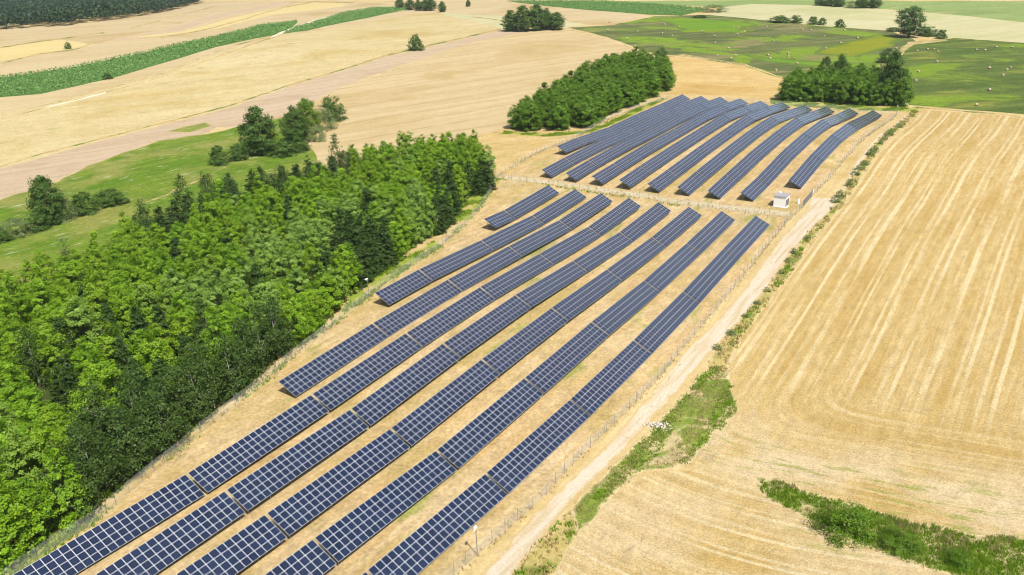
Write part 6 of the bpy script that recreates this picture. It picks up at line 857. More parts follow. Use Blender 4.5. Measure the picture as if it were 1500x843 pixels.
# ------------------------------------------------------------------ materials
class NT:
    def __init__(s, name):
        s.mat = bpy.data.materials.new(name); s.mat.use_nodes = True; s.t = s.mat.node_tree; s.t.nodes.clear()
    def n(s, typ, **kw):
        x = s.t.nodes.new(typ)
        for k, v in kw.items(): setattr(x, k, v)
        return x
    def put(s, sock, v):
        if hasattr(v, 'is_output'): s.t.links.new(v, sock)
        elif v is not None:
            if hasattr(sock.default_value, '__len__') and not hasattr(v, '__len__'): v = (v, v, v)
            if hasattr(sock.default_value, '__len__') and len(sock.default_value) == 4 and len(v) == 3: v = (*v, 1)
            sock.default_value = v
    def math(s, op, a, b=None, c=None, clamp=False):
        x = s.n('ShaderNodeMath', operation=op, use_clamp=clamp); s.put(x.inputs[0], a)
        if b is not None: s.put(x.inputs[1], b)
        if c is not None: s.put(x.inputs[2], c)
        return x.outputs[0]
    def mix(s, f, a, b, blend='MIX'):
        x = s.n('ShaderNodeMix', data_type='RGBA', blend_type=blend); s.put(x.inputs[0], f); s.put(x.inputs[6], a); s.put(x.inputs[7], b); return x.outputs[2]
    def noise(s, vec, scale, detail=3.0, rough=0.55, dist=0.0):
        x = s.n('ShaderNodeTexNoise'); s.put(x.inputs['Vector'], vec); s.put(x.inputs['Scale'], scale); s.put(x.inputs['Detail'], detail)
        s.put(x.inputs['Roughness'], rough); s.put(x.inputs['Distortion'], dist); return x.outputs['Fac']
    def ramp(s, f, lo, hi):
        x = s.n('ShaderNodeMapRange', interpolation_type='SMOOTHSTEP'); s.put(x.inputs[0], f); x.inputs[1].default_value = lo; x.inputs[2].default_value = hi; return x.outputs[0]
    def pos(s): return s.n('ShaderNodeNewGeometry').outputs['Position']
    def vec(s, x, y, z=0.0):
        c = s.n('ShaderNodeCombineXYZ'); s.put(c.inputs[0], x); s.put(c.inputs[1], y); s.put(c.inputs[2], z); return c.outputs[0]
    def lin(s, sep, nx, ny, c):      # nx*x + ny*y + c
        return s.math('ADD', s.math('MULTIPLY_ADD', sep.outputs[0], nx, c), s.math('MULTIPLY', sep.outputs[1], ny))
    def out(s, color, rough=0.9, spec=0.15, bump=None, bdist=0.05, bstr=0.5, metal=0.0, **kw):
        b = s.n('ShaderNodeBsdfPrincipled'); s.put(b.inputs['Base Color'], color); s.put(b.inputs['Roughness'], rough)
        b.inputs['Specular IOR Level'].default_value = spec; b.inputs['Metallic'].default_value = metal
        for k, v in kw.items(): s.put(b.inputs[k], v)
        if bump is not None:
            bn = s.n('ShaderNodeBump'); s.put(bn.inputs['Height'], bump); bn.inputs['Distance'].default_value = bdist; bn.inputs['Strength'].default_value = bstr
            s.t.links.new(bn.outputs[0], b.inputs['Normal'])
        o = s.n('ShaderNodeOutputMaterial'); s.t.links.new(b.outputs[0], o.inputs[0]); return b
def flat(name, col, rough=0.6, spec=0.3, metal=0.0, var=0.08, scale=3.0):
    t = NT(name); c = t.mix(t.noise(t.pos(), scale), tuple(x * (1 - var) for x in col), tuple(min(1, x * (1 + var)) for x in col))
    t.out(c, rough, spec, metal=metal); return t.mat

def field(name, base, alt, az=0.0, streak=(0.6, 0.03), k=0.7, blot=None, blot_s=0.03, blot_lo=0.5, blot_hi=0.7, grain=(2.2, 0.25), rows=None, lines=None, bump=0.06, blot2=None, soft=None, mottle=0.0):
    """soil / crop surface: streaks along azimuth az, blotches, fine grain, worked rows"""
    t = NT(name); p = t.pos(); sep = t.n('ShaderNodeSeparateXYZ'); t.put(sep.inputs[0], p)
    c, s = math.cos(az), math.sin(az)
    u = t.lin(sep, c, -s, 0.0); v = t.lin(sep, s, c, 0.0)
    warp = t.math('MULTIPLY', t.math('SUBTRACT', t.noise(p, 0.02, 2), 0.5), 9.0)
    u2 = t.math('ADD', u, warp)
    n1 = t.noise(t.vec(t.math('MULTIPLY', u2, streak[0]), t.math('MULTIPLY', v, streak[1])), 1.0, 4)
    n2 = t.noise(t.vec(t.math('MULTIPLY', u2, streak[0] * 0.22), t.math('MULTIPLY', v, streak[1] * 0.5), 7.0), 1.0, 3)
    f = t.math('ADD', t.math('MULTIPLY', n1, 0.6), t.math('MULTIPLY', n2, 0.4))
    f = t.math('MULTIPLY', t.ramp(f, 0.36, 0.64), k)
    col = t.mix(f, base, alt)
    if rows:
        per, colr, amt, sharp = rows
        w = t.math('SINE', t.math('MULTIPLY', t.math('ADD', u2, t.math('MULTIPLY', n2, 1.5)), 2 * math.pi / per))
        m = t.math('MULTIPLY', t.ramp(w, sharp, 1.0), t.ramp(t.noise(t.vec(t.math('MULTIPLY', u, 0.15), t.math('MULTIPLY', v, 0.05)), 1.0, 3), 0.3, 0.62))
        col = t.mix(t.math('MULTIPLY', m, amt), col, colr)
    if blot:
        m = t.ramp(t.noise(p, blot_s, 5, 0.6, 0.6), blot_lo, blot_hi); col = t.mix(m, col, blot)
    if blot2:
        cb, sc_, lo_, hi_ = blot2
        m = t.ramp(t.noise(t.vec(t.math('MULTIPLY', u2, sc_), t.math('MULTIPLY', v, sc_ * 0.3), 3.0), 1.0, 5, 0.62), lo_, hi_); col = t.mix(m, col, cb)
    if mottle:
        mt = t.noise(t.vec(t.math('MULTIPLY', u2, 1.1), t.math('MULTIPLY', v, 0.35), 2.0), 1.0, 6, 0.7)
        mm = t.math('MULTIPLY_ADD', t.math('SUBTRACT', mt, 0.5), mottle * 2, 1.0); col = t.mix(1.0, col, t.vec(mm, mm, mm), 'MULTIPLY')
    if soft:
        ea = t.n('ShaderNodeAttribute', attribute_name='edge')
        sn = t.math('SUBTRACT', t.noise(t.vec(t.math('MULTIPLY', u, 1.0), t.math('MULTIPLY', v, 0.4), 5.0), soft[2], 5, 0.65), 0.5)
        em = t.math('ADD', ea.outputs['Fac'], t.math('MULTIPLY', sn, soft[1] * 2.4)); col = t.mix(t.ramp(em, soft[1] * 0.15, soft[1] * 0.75), soft[0], col)
    g1 = t.noise(p, grain[0], 5, 0.75); g2 = t.noise(p, grain[0] * 0.17, 4, 0.6)
    gg = t.math('ADD', t.math('MULTIPLY', t.math('SUBTRACT', g1, 0.5), grain[1] * 4), t.math('MULTIPLY', t.math('SUBTRACT', g2, 0.5), grain[1] * 1.6))
    col = t.mix(1.0, col, t.vec(t.math('ADD', gg, 1.0), t.math('ADD', gg, 1.0), t.math('ADD', gg, 1.0)), 'MULTIPLY')
    t.out(col, 0.95, 0.08, bump=g1, bdist=bump, bstr=0.6)
    return t.mat

STRAW = (0.46, 0.345, 0.15); STRAW_P = (0.55, 0.45, 0.25); GOLD = (0.43, 0.29, 0.085)
M = {}
M['tan_far'] = field('tan_far', (0.402, 0.311, 0.162), (0.460, 0.372, 0.214), R(70), (0.06, 0.004), 0.8, blot=(0.362, 0.264, 0.117), blot_s=0.008, grain=(0.9, 0.16), rows=(14, (0.478, 0.389, 0.226), 0.5, 0.2), mottle=0.16)
M['strip_far'] = field('strip_far', (0.41, 0.305, 0.19), (0.45, 0.345, 0.22), R(70), (0.08, 0.004), 0.8, grain=(0.9, 0.08), soft=((0.47, 0.37, 0.20), 8.0, 0.05))
M['gold_far'] = field('gold_far', (0.49, 0.385, 0.155), (0.53, 0.43, 0.205), R(70), (0.1, 0.004), 0.8, grain=(0.9, 0.08), rows=(12, (0.56, 0.46, 0.23), 0.5, 0.2), soft=((0.50, 0.40, 0.20), 6.0, 0.05))
M['pale_far'] = field('pale_far', (0.406, 0.379, 0.205), (0.459, 0.428, 0.252), R(60), (0.08, 0.004), 0.8, blot=(0.344, 0.351, 0.162), blot_s=0.01, grain=(0.9, 0.1), rows=(16, (0.353, 0.351, 0.162), 0.4, 0.2), mottle=0.12)
M['wheat'] = field('wheat', (0.424, 0.341, 0.162), (0.481, 0.402, 0.218), R(60), (0.12, 0.01), 0.9, blot=(0.389, 0.294, 0.109), blot_s=0.014, blot_lo=0.48, blot_hi=0.72, grain=(0.7, 0.24), blot2=((0.291, 0.281, 0.114), 0.16, 0.60, 0.70), mottle=0.28)
M['ploughed'] = field('ploughed', (0.384, 0.293, 0.186), (0.438, 0.345, 0.233), R(55), (0.25, 0.006), 0.9, blot=(0.357, 0.267, 0.165), blot_s=0.02, grain=(1.0, 0.16), rows=(9, (0.344, 0.254, 0.157), 0.5, 0.3), mottle=0.16)
M['dome'] = field('dome', (0.406, 0.311, 0.157), (0.460, 0.363, 0.202), R(58), (0.16, 0.006), 0.9, blot=(0.371, 0.272, 0.117), blot_s=0.014, grain=(1.0, 0.15), rows=(17, (0.309, 0.224, 0.097), 0.6, 0.86), mottle=0.16)
M['gold_patch'] = field('gold_patch', (0.432, 0.299, 0.112), (0.489, 0.363, 0.159), R(100), (0.2, 0.02), 0.9, blot=(0.385, 0.253, 0.077), blot_s=0.03, grain=(1.0, 0.22), mottle=0.22)
M['dry_patch'] = field('dry_patch', (0.42, 0.29, 0.105), (0.48, 0.365, 0.175), R(75), (0.3, 0.05), 0.9, blot=(0.32, 0.25, 0.08), blot_s=0.06, grain=(1.3, 0.3), mottle=0.32)
M['dry_grass'] = field('dry_grass', (0.40, 0.30, 0.13), (0.46, 0.36, 0.19), R(60), (0.5, 0.08), 0.9, blot=(0.22, 0.21, 0.06), blot_s=0.12, blot_lo=0.42, grain=(1.6, 0.2), soft=((0.15, 0.19, 0.03), 1.6, 0.25))
M['margin'] = field('margin', (0.36, 0.25, 0.095), (0.42, 0.31, 0.14), R(60), (0.3, 0.08), 0.9, blot=(0.16, 0.18, 0.05), blot_s=0.07, blot_lo=0.48, blot_hi=0.58, grain=(1.2, 0.25), soft=((0.51, 0.41, 0.21), 1.2, 0.2))
M['meadow_left'] = field('meadow_left', (0.075, 0.15, 0.009), (0.135, 0.19, 0.022), R(42), (0.25, 0.03), 1.0, blot=(0.20, 0.21, 0.05), blot_s=0.035, blot_lo=0.42, blot_hi=0.64, grain=(1.0, 0.36), blot2=((0.27, 0.30, 0.14), 0.35, 0.58, 0.68), soft=((0.22, 0.23, 0.05), 2.5, 0.12), mottle=0.45)
M['meadow_bales'] = field('meadow_bales', (0.072, 0.098, 0.027), (0.135, 0.145, 0.052), R(70), (0.2, 0.008), 1.0, blot=(0.145, 0.22, 0.020), blot_s=0.015, blot_lo=0.48, blot_hi=0.56, grain=(0.6, 0.32), blot2=((0.185, 0.165, 0.07), 0.04, 0.53, 0.63), mottle=0.5)
M['meadow_bright'] = field('meadow_bright', (0.095, 0.205, 0.018), (0.15, 0.22, 0.015), R(75), (0.1, 0.01), 1.0, blot=(0.18, 0.20, 0.02), blot_s=0.02, grain=(0.6, 0.18), soft=((0.10, 0.15, 0.025), 9.0, 0.04), mottle=0.15)
M['meadow_olive'] = field('meadow_olive', (0.15, 0.19, 0.012), (0.20, 0.21, 0.015), R(70), (0.1, 0.01), 1.0, blot=(0.10, 0.16, 0.02), blot_s=0.02, grain=(0.6, 0.18), soft=((0.10, 0.15, 0.025), 9.0, 0.04), mottle=0.15)
M['meadow_right'] = field('meadow_right', (0.060, 0.095, 0.020), (0.110, 0.145, 0.032), R(78), (0.22, 0.008), 1.0, blot=(0.14, 0.21, 0.02), blot_s=0.016, blot_lo=0.50, blot_hi=0.60, grain=(0.6, 0.34), blot2=((0.175, 0.19, 0.035), 0.05, 0.55, 0.65), mottle=0.5)
M['meadow_far'] = field('meadow_far', (0.18, 0.25, 0.075), (0.23, 0.285, 0.10), R(70), (0.06, 0.006), 1.0, blot=(0.14, 0.20, 0.055), blot_s=0.008, grain=(0.5, 0.2), blot2=((0.28, 0.29, 0.12), 0.02, 0.55, 0.68), mottle=0.2)
M['maize_ground'] = field('maize_ground', (0.07, 0.14, 0.03), (0.09, 0.18, 0.045), R(60), (0.3, 0.02), 1.0, grain=(0.8, 0.3))
M['far_track'] = field('far_track', (0.60, 0.53, 0.40), (0.64, 0.58, 0.46), 0, grain=(0.8, 0.08))
M['compound'] = field('compound', (0.41, 0.285, 0.125), (0.465, 0.36, 0.20), ROW_AZ, (0.8, 0.05), 0.95, blot=(0.35, 0.265, 0.095), blot_s=0.05, blot_lo=0.46, blot_hi=0.70, grain=(1.8, 0.42), blot2=((0.255, 0.25, 0.075), 0.15, 0.555, 0.68), mottle=0.34)
M['ground'] = field('ground', (0.43, 0.32, 0.14), (0.50, 0.40, 0.21), ROW_AZ, (0.6, 0.03), 0.9, blot=(0.38, 0.27, 0.085), blot_s=0.03, grain=(1.6, 0.22), mottle=0.2)
M['verge_green'] = field('verge_green', (0.11, 0.18, 0.016), (0.20, 0.24, 0.045), ROW_AZ, (0.9, 0.12), 1.0, blot=(0.40, 0.325, 0.17), blot_s=0.16, blot_lo=0.44, blot_hi=0.58, grain=(1.8, 0.35), soft=((0.47, 0.375, 0.205), 0.9, 0.30), mottle=0.4)
M['pale_strip'] = field('pale_strip', (0.43, 0.36, 0.22), (0.48, 0.41, 0.275), ROW_AZ, (0.8, 0.3), 0.95, blot=(0.36, 0.33, 0.16), blot_s=0.15, grain=(1.8, 0.25), soft=((0.44, 0.335, 0.155), 1.0, 0.3), mottle=0.25)
M['verge_dry'] = field('verge_dry', (0.31, 0.27, 0.085), (0.40, 0.31, 0.12), ROW_AZ, (0.6, 0.1), 1.0, blot=(0.17, 0.20, 0.04), blot_s=0.12, blot_lo=0.5, blot_hi=0.62, grain=(1.8, 0.3), soft=((0.47, 0.37, 0.19), 1.2, 0.35), mottle=0.25)
M['fence_green'] = field('fence_green', (0.16, 0.23, 0.02), (0.27, 0.29, 0.05), R(40), (0.5, 0.1), 1.0, blot=(0.36, 0.30, 0.10), blot_s=0.14, blot_lo=0.48, blot_hi=0.62, grain=(1.8, 0.28), soft=((0.40, 0.32, 0.12), 1.4, 0.35), mottle=0.3)
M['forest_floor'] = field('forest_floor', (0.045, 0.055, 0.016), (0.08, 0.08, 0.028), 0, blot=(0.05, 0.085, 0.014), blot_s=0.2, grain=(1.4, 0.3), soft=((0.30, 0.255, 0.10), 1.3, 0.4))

def track_mat():
    t = NT('track'); p = t.pos(); sep = t.n('ShaderNodeSeparateXYZ'); t.put(sep.inputs[0], p)
    c, s = math.cos(ROW_AZ), math.sin(ROW_AZ)
    u = t.lin(sep, c, -s, 0.0); v = t.lin(sep, s, c, 0.0)
    n1 = t.noise(t.vec(t.math('MULTIPLY', u, 0.9), t.math('MULTIPLY', v, 0.06)), 1.0, 4)
    col = t.mix(t.ramp(n1, 0.42, 0.66), (0.515, 0.44, 0.33), (0.445, 0.355, 0.22))
    tuft = t.math('MULTIPLY', t.ramp(t.noise(t.vec(t.math('MULTIPLY', u, 1.3), t.math('MULTIPLY', v, 0.8)), 1.0, 4, 0.7), 0.57, 0.66), t.ramp(t.noise(t.vec(t.math('MULTIPLY', u, 0.4), t.math('MULTIPLY', v, 0.02), 5.0), 1.0, 2), 0.42, 0.6))
    col = t.mix(t.math('MULTIPLY', tuft, 0.8), col, (0.20, 0.21, 0.07))
    ea = t.n('ShaderNodeAttribute', attribute_name='edge'); sn = t.math('SUBTRACT', t.noise(p, 0.45, 5, 0.65), 0.5)
    col = t.mix(t.ramp(t.math('ADD', ea.outputs['Fac'], t.math('MULTIPLY', sn, 1.6)), 0.05, 0.7), (0.44, 0.325, 0.145), col)
    g = t.noise(p, 2.5, 5, 0.75); gg = t.math('MULTIPLY_ADD', t.math('SUBTRACT', g, 0.5), 0.8, 1.0)
    col = t.mix(1.0, col, t.vec(gg, gg, gg), 'MULTIPLY')
    t.out(col, 0.95, 0.1, bump=g, bdist=0.08); return t.mat
M['track'] = track_mat()

def stubble_mat(name, curved):
    """harvested grain: straw swaths parallel to the track, headland swaths bending round parallel to the ditch"""
    (tx, ty), (ux, uy) = MISC['trackline']; (dx, dy), (ex, ey) = MISC['ditchline']
    a = Vector((ux - tx, uy - ty)).normalized(); n1 = Vector((a.y, -a.x))
    b = Vector((ex - dx, ey - dy)).normalized(); n2 = Vector((-b.y, b.x))
    t = NT(name); p = t.pos(); sep = t.n('ShaderNodeSeparateXYZ'); t.put(sep.inputs[0], p)
    d1 = t.lin(sep, n1.x, n1.y, -(n1.x * tx + n1.y * ty)); v1 = t.lin(sep, a.x, a.y, -(a.x * tx + a.y * ty))
    d2 = t.lin(sep, n2.x, n2.y, -(n2.x * dx + n2.y * dy)); v2 = t.lin(sep, b.x, b.y, -(b.x * dx + b.y * dy))
    # the swaths fan out slowly to the side
    d1f = t.math('SUBTRACT', d1, t.math('MULTIPLY', t.math('MULTIPLY', d1, v1), 0.0011))
    warp = t.math('MULTIPLY', t.math('SUBTRACT', t.noise(p, 0.012, 2), 0.5), 1.6)
    d1f = t.math('ADD', d1f, warp)
    sm = t.n('ShaderNodeMath', operation='SMOOTH_MIN'); t.put(sm.inputs[0], t.math('ADD', t.math('MULTIPLY', d1, 1.0), 4.0)); t.put(sm.inputs[1], d2); sm.inputs[2].default_value = 12.0
    dh = t.math('ADD', sm.outputs[0], t.math('MULTIPLY', warp, 0.5))
    def swaths(d, v, seed):
        n_a = t.noise(t.vec(t.math('MULTIPLY', d, 1.1), t.math('MULTIPLY', v, 0.05), seed), 1.0, 6, 0.68)
        n_b = t.noise(t.vec(t.math('MULTIPLY', d, 0.22), t.math('MULTIPLY', v, 0.012), seed + 4), 1.0, 3)
        dj = t.math('ADD', d, t.math('MULTIPLY', t.noise(t.vec(t.math('MULTIPLY', d, 0.11), t.math('MULTIPLY', v, 0.0012), seed + 2), 1.0, 2), 5.5))
        w1 = t.ramp(t.math('SINE', t.math('MULTIPLY', dj, 2 * math.pi / 5.2)), 0.80, 0.99)
        w2 = t.ramp(t.math('SINE', t.math('MULTIPLY_ADD', dj, 2 * math.pi / 5.2, 2.0)), 0.86, 1.0)
        br = t.ramp(t.noise(t.vec(t.math('MULTIPLY', d, 0.17), t.math('MULTIPLY', v, 0.02), seed + 9), 1.0, 4, 0.65), 0.34, 0.56)
        w = t.math('MULTIPLY', t.math('MAXIMUM', w1, t.math('MULTIPLY', w2, 0.7)), br)
        return n_a, n_b, w
    A = swaths(d1f, v1, 1.0)
    if curved:
        B = swaths(dh, v2, 21.0)
        m = t.ramp(t.math('ADD', d2, t.math('MULTIPLY', t.math('SUBTRACT', t.noise(p, 0.07, 2), 0.5), 30.0)), 36.0, 16.0)
        mx = lambda i: t.math('ADD', t.math('MULTIPLY', A[i], t.math('SUBTRACT', 1.0, m)), t.math('MULTIPLY', B[i], m))
        na, nb, w = mx(0), mx(1), mx(2)
    else:
        dh2 = t.math('ADD', t.math('MULTIPLY', d2, -1.0), t.math('MULTIPLY', t.math('MULTIPLY', v2, v2), 0.006))
        na, nb, w = swaths(t.math('ADD', dh2, warp), v2, 33.0)
    col = t.mix(t.ramp(na, 0.34, 0.66), (0.375, 0.262, 0.092), (0.45, 0.34, 0.16))
    col = t.mix(t.math('MULTIPLY', t.ramp(nb, 0.45, 0.68), 0.6), col, (0.345, 0.23, 0.065))
    col = t.mix(t.math('MULTIPLY', w, t.math('MULTIPLY_ADD', t.ramp(d2, 22.0, 40.0), 0.38, 0.30) if curved else 0.6), col, (0.565, 0.48, 0.285))
    # bare, paler worn headland and driven corner
    worn = t.math('MULTIPLY', t.ramp(d2, 26.0, 2.0), t.ramp(t.noise(p, 0.06, 4, 0.6), 0.35, 0.62))
    col = t.mix(t.math('MULTIPLY', worn, 0.75 if curved else 0.4), col, (0.52, 0.425, 0.275))
    grn = t.math('MULTIPLY', t.ramp(t.noise(t.vec(t.math('MULTIPLY', dh if curved else d2, 0.8), t.math('MULTIPLY', v2, 0.12), 2.0), 1.0, 5, 0.65), 0.52, 0.62), t.ramp(d2, 16.0, 6.0) if curved else t.math('MULTIPLY', t.ramp(d2, -16.0, -9.0), t.ramp(v2, 2.0, 14.0)))
    col = t.mix(t.math('MULTIPLY', grn, 0.75), col, (0.23, 0.25, 0.055))
    brn = t.math('MULTIPLY', t.ramp(t.noise(t.vec(t.math('MULTIPLY', d1, 0.3), t.math('MULTIPLY', v1, 0.1), 8.0), 1.0, 6, 0.7), 0.56, 0.66), t.math('MULTIPLY', t.ramp(d1, 26.0, 2.0), t.ramp(d2, 42.0, 6.0)))
    col = t.mix(t.math('MULTIPLY', brn, 0.7), col, (0.31, 0.24, 0.15))
    g = t.noise(p, 3.4, 6, 0.8); g2 = t.noise(t.vec(t.math('MULTIPLY', d1, 1.0), t.math('MULTIPLY', v1, 0.45)), 0.6, 5, 0.7)
    gg = t.math('ADD', t.math('MULTIPLY_ADD', t.math('SUBTRACT', g, 0.5), 2.3, 1.0), t.math('MULTIPLY', t.math('SUBTRACT', g2, 0.5), 0.7))
    col = t.mix(1.0, col, t.vec(gg, gg, gg), 'MULTIPLY')
    t.out(col, 0.95, 0.08, bump=t.math('ADD', g, t.math('MULTIPLY', w, 0.5)), bdist=0.10); return t.mat
M['stubble_big'] = stubble_mat('stubble_big', True)
M['stubble_low'] = stubble_mat('stubble_low', False)

def leaf_mat(name, c1, c2, c3, trans=0.35, rough=0.5):
    t = NT(name)
    at = t.n('ShaderNodeAttribute', attribute_name='tint'); oi = t.n('ShaderNodeObjectInfo')
    col = t.mix(at.outputs['Fac'], c1, c2)
    col = t.mix(t.math('MULTIPLY', oi.outputs['Random'], 0.8), col, c3)
    b = t.n('ShaderNodeBsdfPrincipled'); t.put(b.inputs['Base Color'], col); b.inputs['Roughness'].default_value = rough; b.inputs['Specular IOR Level'].default_value = 0.25
    tr = t.n('ShaderNodeBsdfTranslucent'); t.put(tr.inputs['Color'], t.mix(0.5, col, tuple(min(1, x * 2.2) for x in c2)))
    ms = t.n('ShaderNodeMixShader'); ms.inputs[0].default_value = trans
    t.t.links.new(b.outputs[0], ms.inputs[1]); t.t.links.new(tr.outputs[0], ms.inputs[2])
    o = t.n('ShaderNodeOutputMaterial'); t.t.links.new(ms.outputs[0], o.inputs[0]); return t.mat
M['leaf_bright'] = leaf_mat('leaf_bright', (0.060, 0.150, 0.006), (0.26, 0.44, 0.018), (0.20, 0.30, 0.014), 0.26)
M['leaf_pale'] = leaf_mat('leaf_pale', (0.075, 0.165, 0.018), (0.29, 0.43, 0.085), (0.19, 0.30, 0.03), 0.22)
M['leaf_dense'] = leaf_mat('leaf_dense', (0.045, 0.115, 0.007), (0.165, 0.30, 0.018), (0.11, 0.19, 0.012), 0.28)
M['leaf_dark'] = leaf_mat('leaf_dark', (0.038, 0.092, 0.014), (0.10, 0.18, 0.026), (0.08, 0.14, 0.02), 0.25)
M['leaf_birch'] = leaf_mat('leaf_birch', (0.035, 0.078, 0.012), (0.085, 0.145, 0.026), (0.055, 0.10, 0.016), 0.25)
M['needle'] = leaf_mat('needle', (0.020, 0.055, 0.008), (0.052, 0.105, 0.013), (0.042, 0.078, 0.010), 0.15)
M['leaf_willow'] = leaf_mat('leaf_willow', (0.11, 0.165, 0.055), (0.23, 0.29, 0.12), (0.15, 0.20, 0.06), 0.3)
M['weed'] = leaf_mat('weed', (0.13, 0.25, 0.010), (0.25, 0.37, 0.03), (0.18, 0.28, 0.02), 0.4)
M['weed_dry'] = leaf_mat('weed_dry', (0.36, 0.28, 0.11), (0.50, 0.42, 0.22), (0.42, 0.33, 0.15), 0.35)
M['maize'] = leaf_mat('maize', (0.11, 0.22, 0.045), (0.20, 0.34, 0.095), (0.15, 0.27, 0.065), 0.3)
M['bark'] = flat('bark', (0.10, 0.075, 0.05), 0.9, 0.1, var=0.3)
M['birch_bark'] = flat('birch_bark', (0.50, 0.47, 0.42), 0.8, 0.15, var=0.25)
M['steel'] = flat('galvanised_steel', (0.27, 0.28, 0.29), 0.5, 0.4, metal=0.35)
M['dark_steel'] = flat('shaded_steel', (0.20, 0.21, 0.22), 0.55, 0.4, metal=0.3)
M['alu'] = flat('aluminium_frame', (0.64, 0.65, 0.645), 0.42, 0.5, metal=0.15, var=0.03)
M['back_and_shade'] = flat('module_back_and_edge_shade', (0.035, 0.037, 0.04), 0.6, 0.3)  # dark module backs, also the shade colour along the low edges
M['white'] = flat('white_plaster', (0.87, 0.87, 0.86), 0.8, 0.2, var=0.03)
M['roof_grey'] = flat('grey_roof_felt', (0.30, 0.29, 0.29), 0.8, 0.2, var=0.08)
M['door_grey'] = flat('dark_louvred_door', (0.07, 0.075, 0.085), 0.5, 0.4)
M['concrete'] = flat('concrete', (0.52, 0.49, 0.44), 0.9, 0.15)
M['bale'] = flat('bale_straw', (0.46, 0.35, 0.27), 0.9, 0.1, var=0.2, scale=2.0)
M['stone'] = flat('pale_rubble', (0.52, 0.48, 0.42), 0.9, 0.15, var=0.2)

def glass_mat():
    t = NT('solar_glass'); oi = t.n('ShaderNodeObjectInfo'); tc = t.n('ShaderNodeTexCoord')
    sep = t.n('ShaderNodeSeparateXYZ'); t.put(sep.inputs[0], tc.outputs['Object'])
    at = t.n('ShaderNodeAttribute', attribute_name='tint')
    rnd = t.math('FRACT', t.math('ADD', oi.outputs['Random'], at.outputs['Fac']))
    col = t.mix(rnd, (0.003, 0.010, 0.032), (0.008, 0.018, 0.050))
    w = t.ramp(t.math('SINE', t.math('MULTIPLY', sep.outputs[0], 2 * math.pi / 0.17)), 0.82, 1.0)
    col = t.mix(t.math('MULTIPLY', w, 0.30), col, (0.06, 0.08, 0.13))
    t.out(col, 0.3, 0.5, **{'Coat Weight': 1.0, 'Coat Roughness': 0.08, 'Coat IOR': 1.62}); return t.mat
M['glass'] = glass_mat()

def wire_mat():
    t = NT('fence_wire')
    d = t.n('ShaderNodeBsdfPrincipled'); t.put(d.inputs['Base Color'], (0.62, 0.64, 0.66)); d.inputs['Roughness'].default_value = 0.6
    tr = t.n('ShaderNodeBsdfTransparent'); ms = t.n('ShaderNodeMixShader')
    tc = t.n('ShaderNodeTexCoord'); sep = t.n('ShaderNodeSeparateXYZ'); t.put(sep.inputs[0], tc.outputs['UV'])
    u = t.math('FRACT', t.math('MULTIPLY', t.math('ADD', sep.outputs[0], sep.outputs[1]), 14.0)); v = t.math('FRACT', t.math('MULTIPLY', t.math('SUBTRACT', sep.outputs[0], sep.outputs[1]), 14.0))
    wires = t.math('MAXIMUM', t.math('LESS_THAN', u, 0.075), t.math('LESS_THAN', v, 0.075))
    t.put(ms.inputs[0], wires)
    t.t.links.new(tr.outputs[0], ms.inputs[1]); t.t.links.new(d.outputs[0], ms.inputs[2])
    o = t.n('ShaderNodeOutputMaterial'); t.t.links.new(ms.outputs[0], o.inputs[0]); return t.mat
M['wire'] = wire_mat()

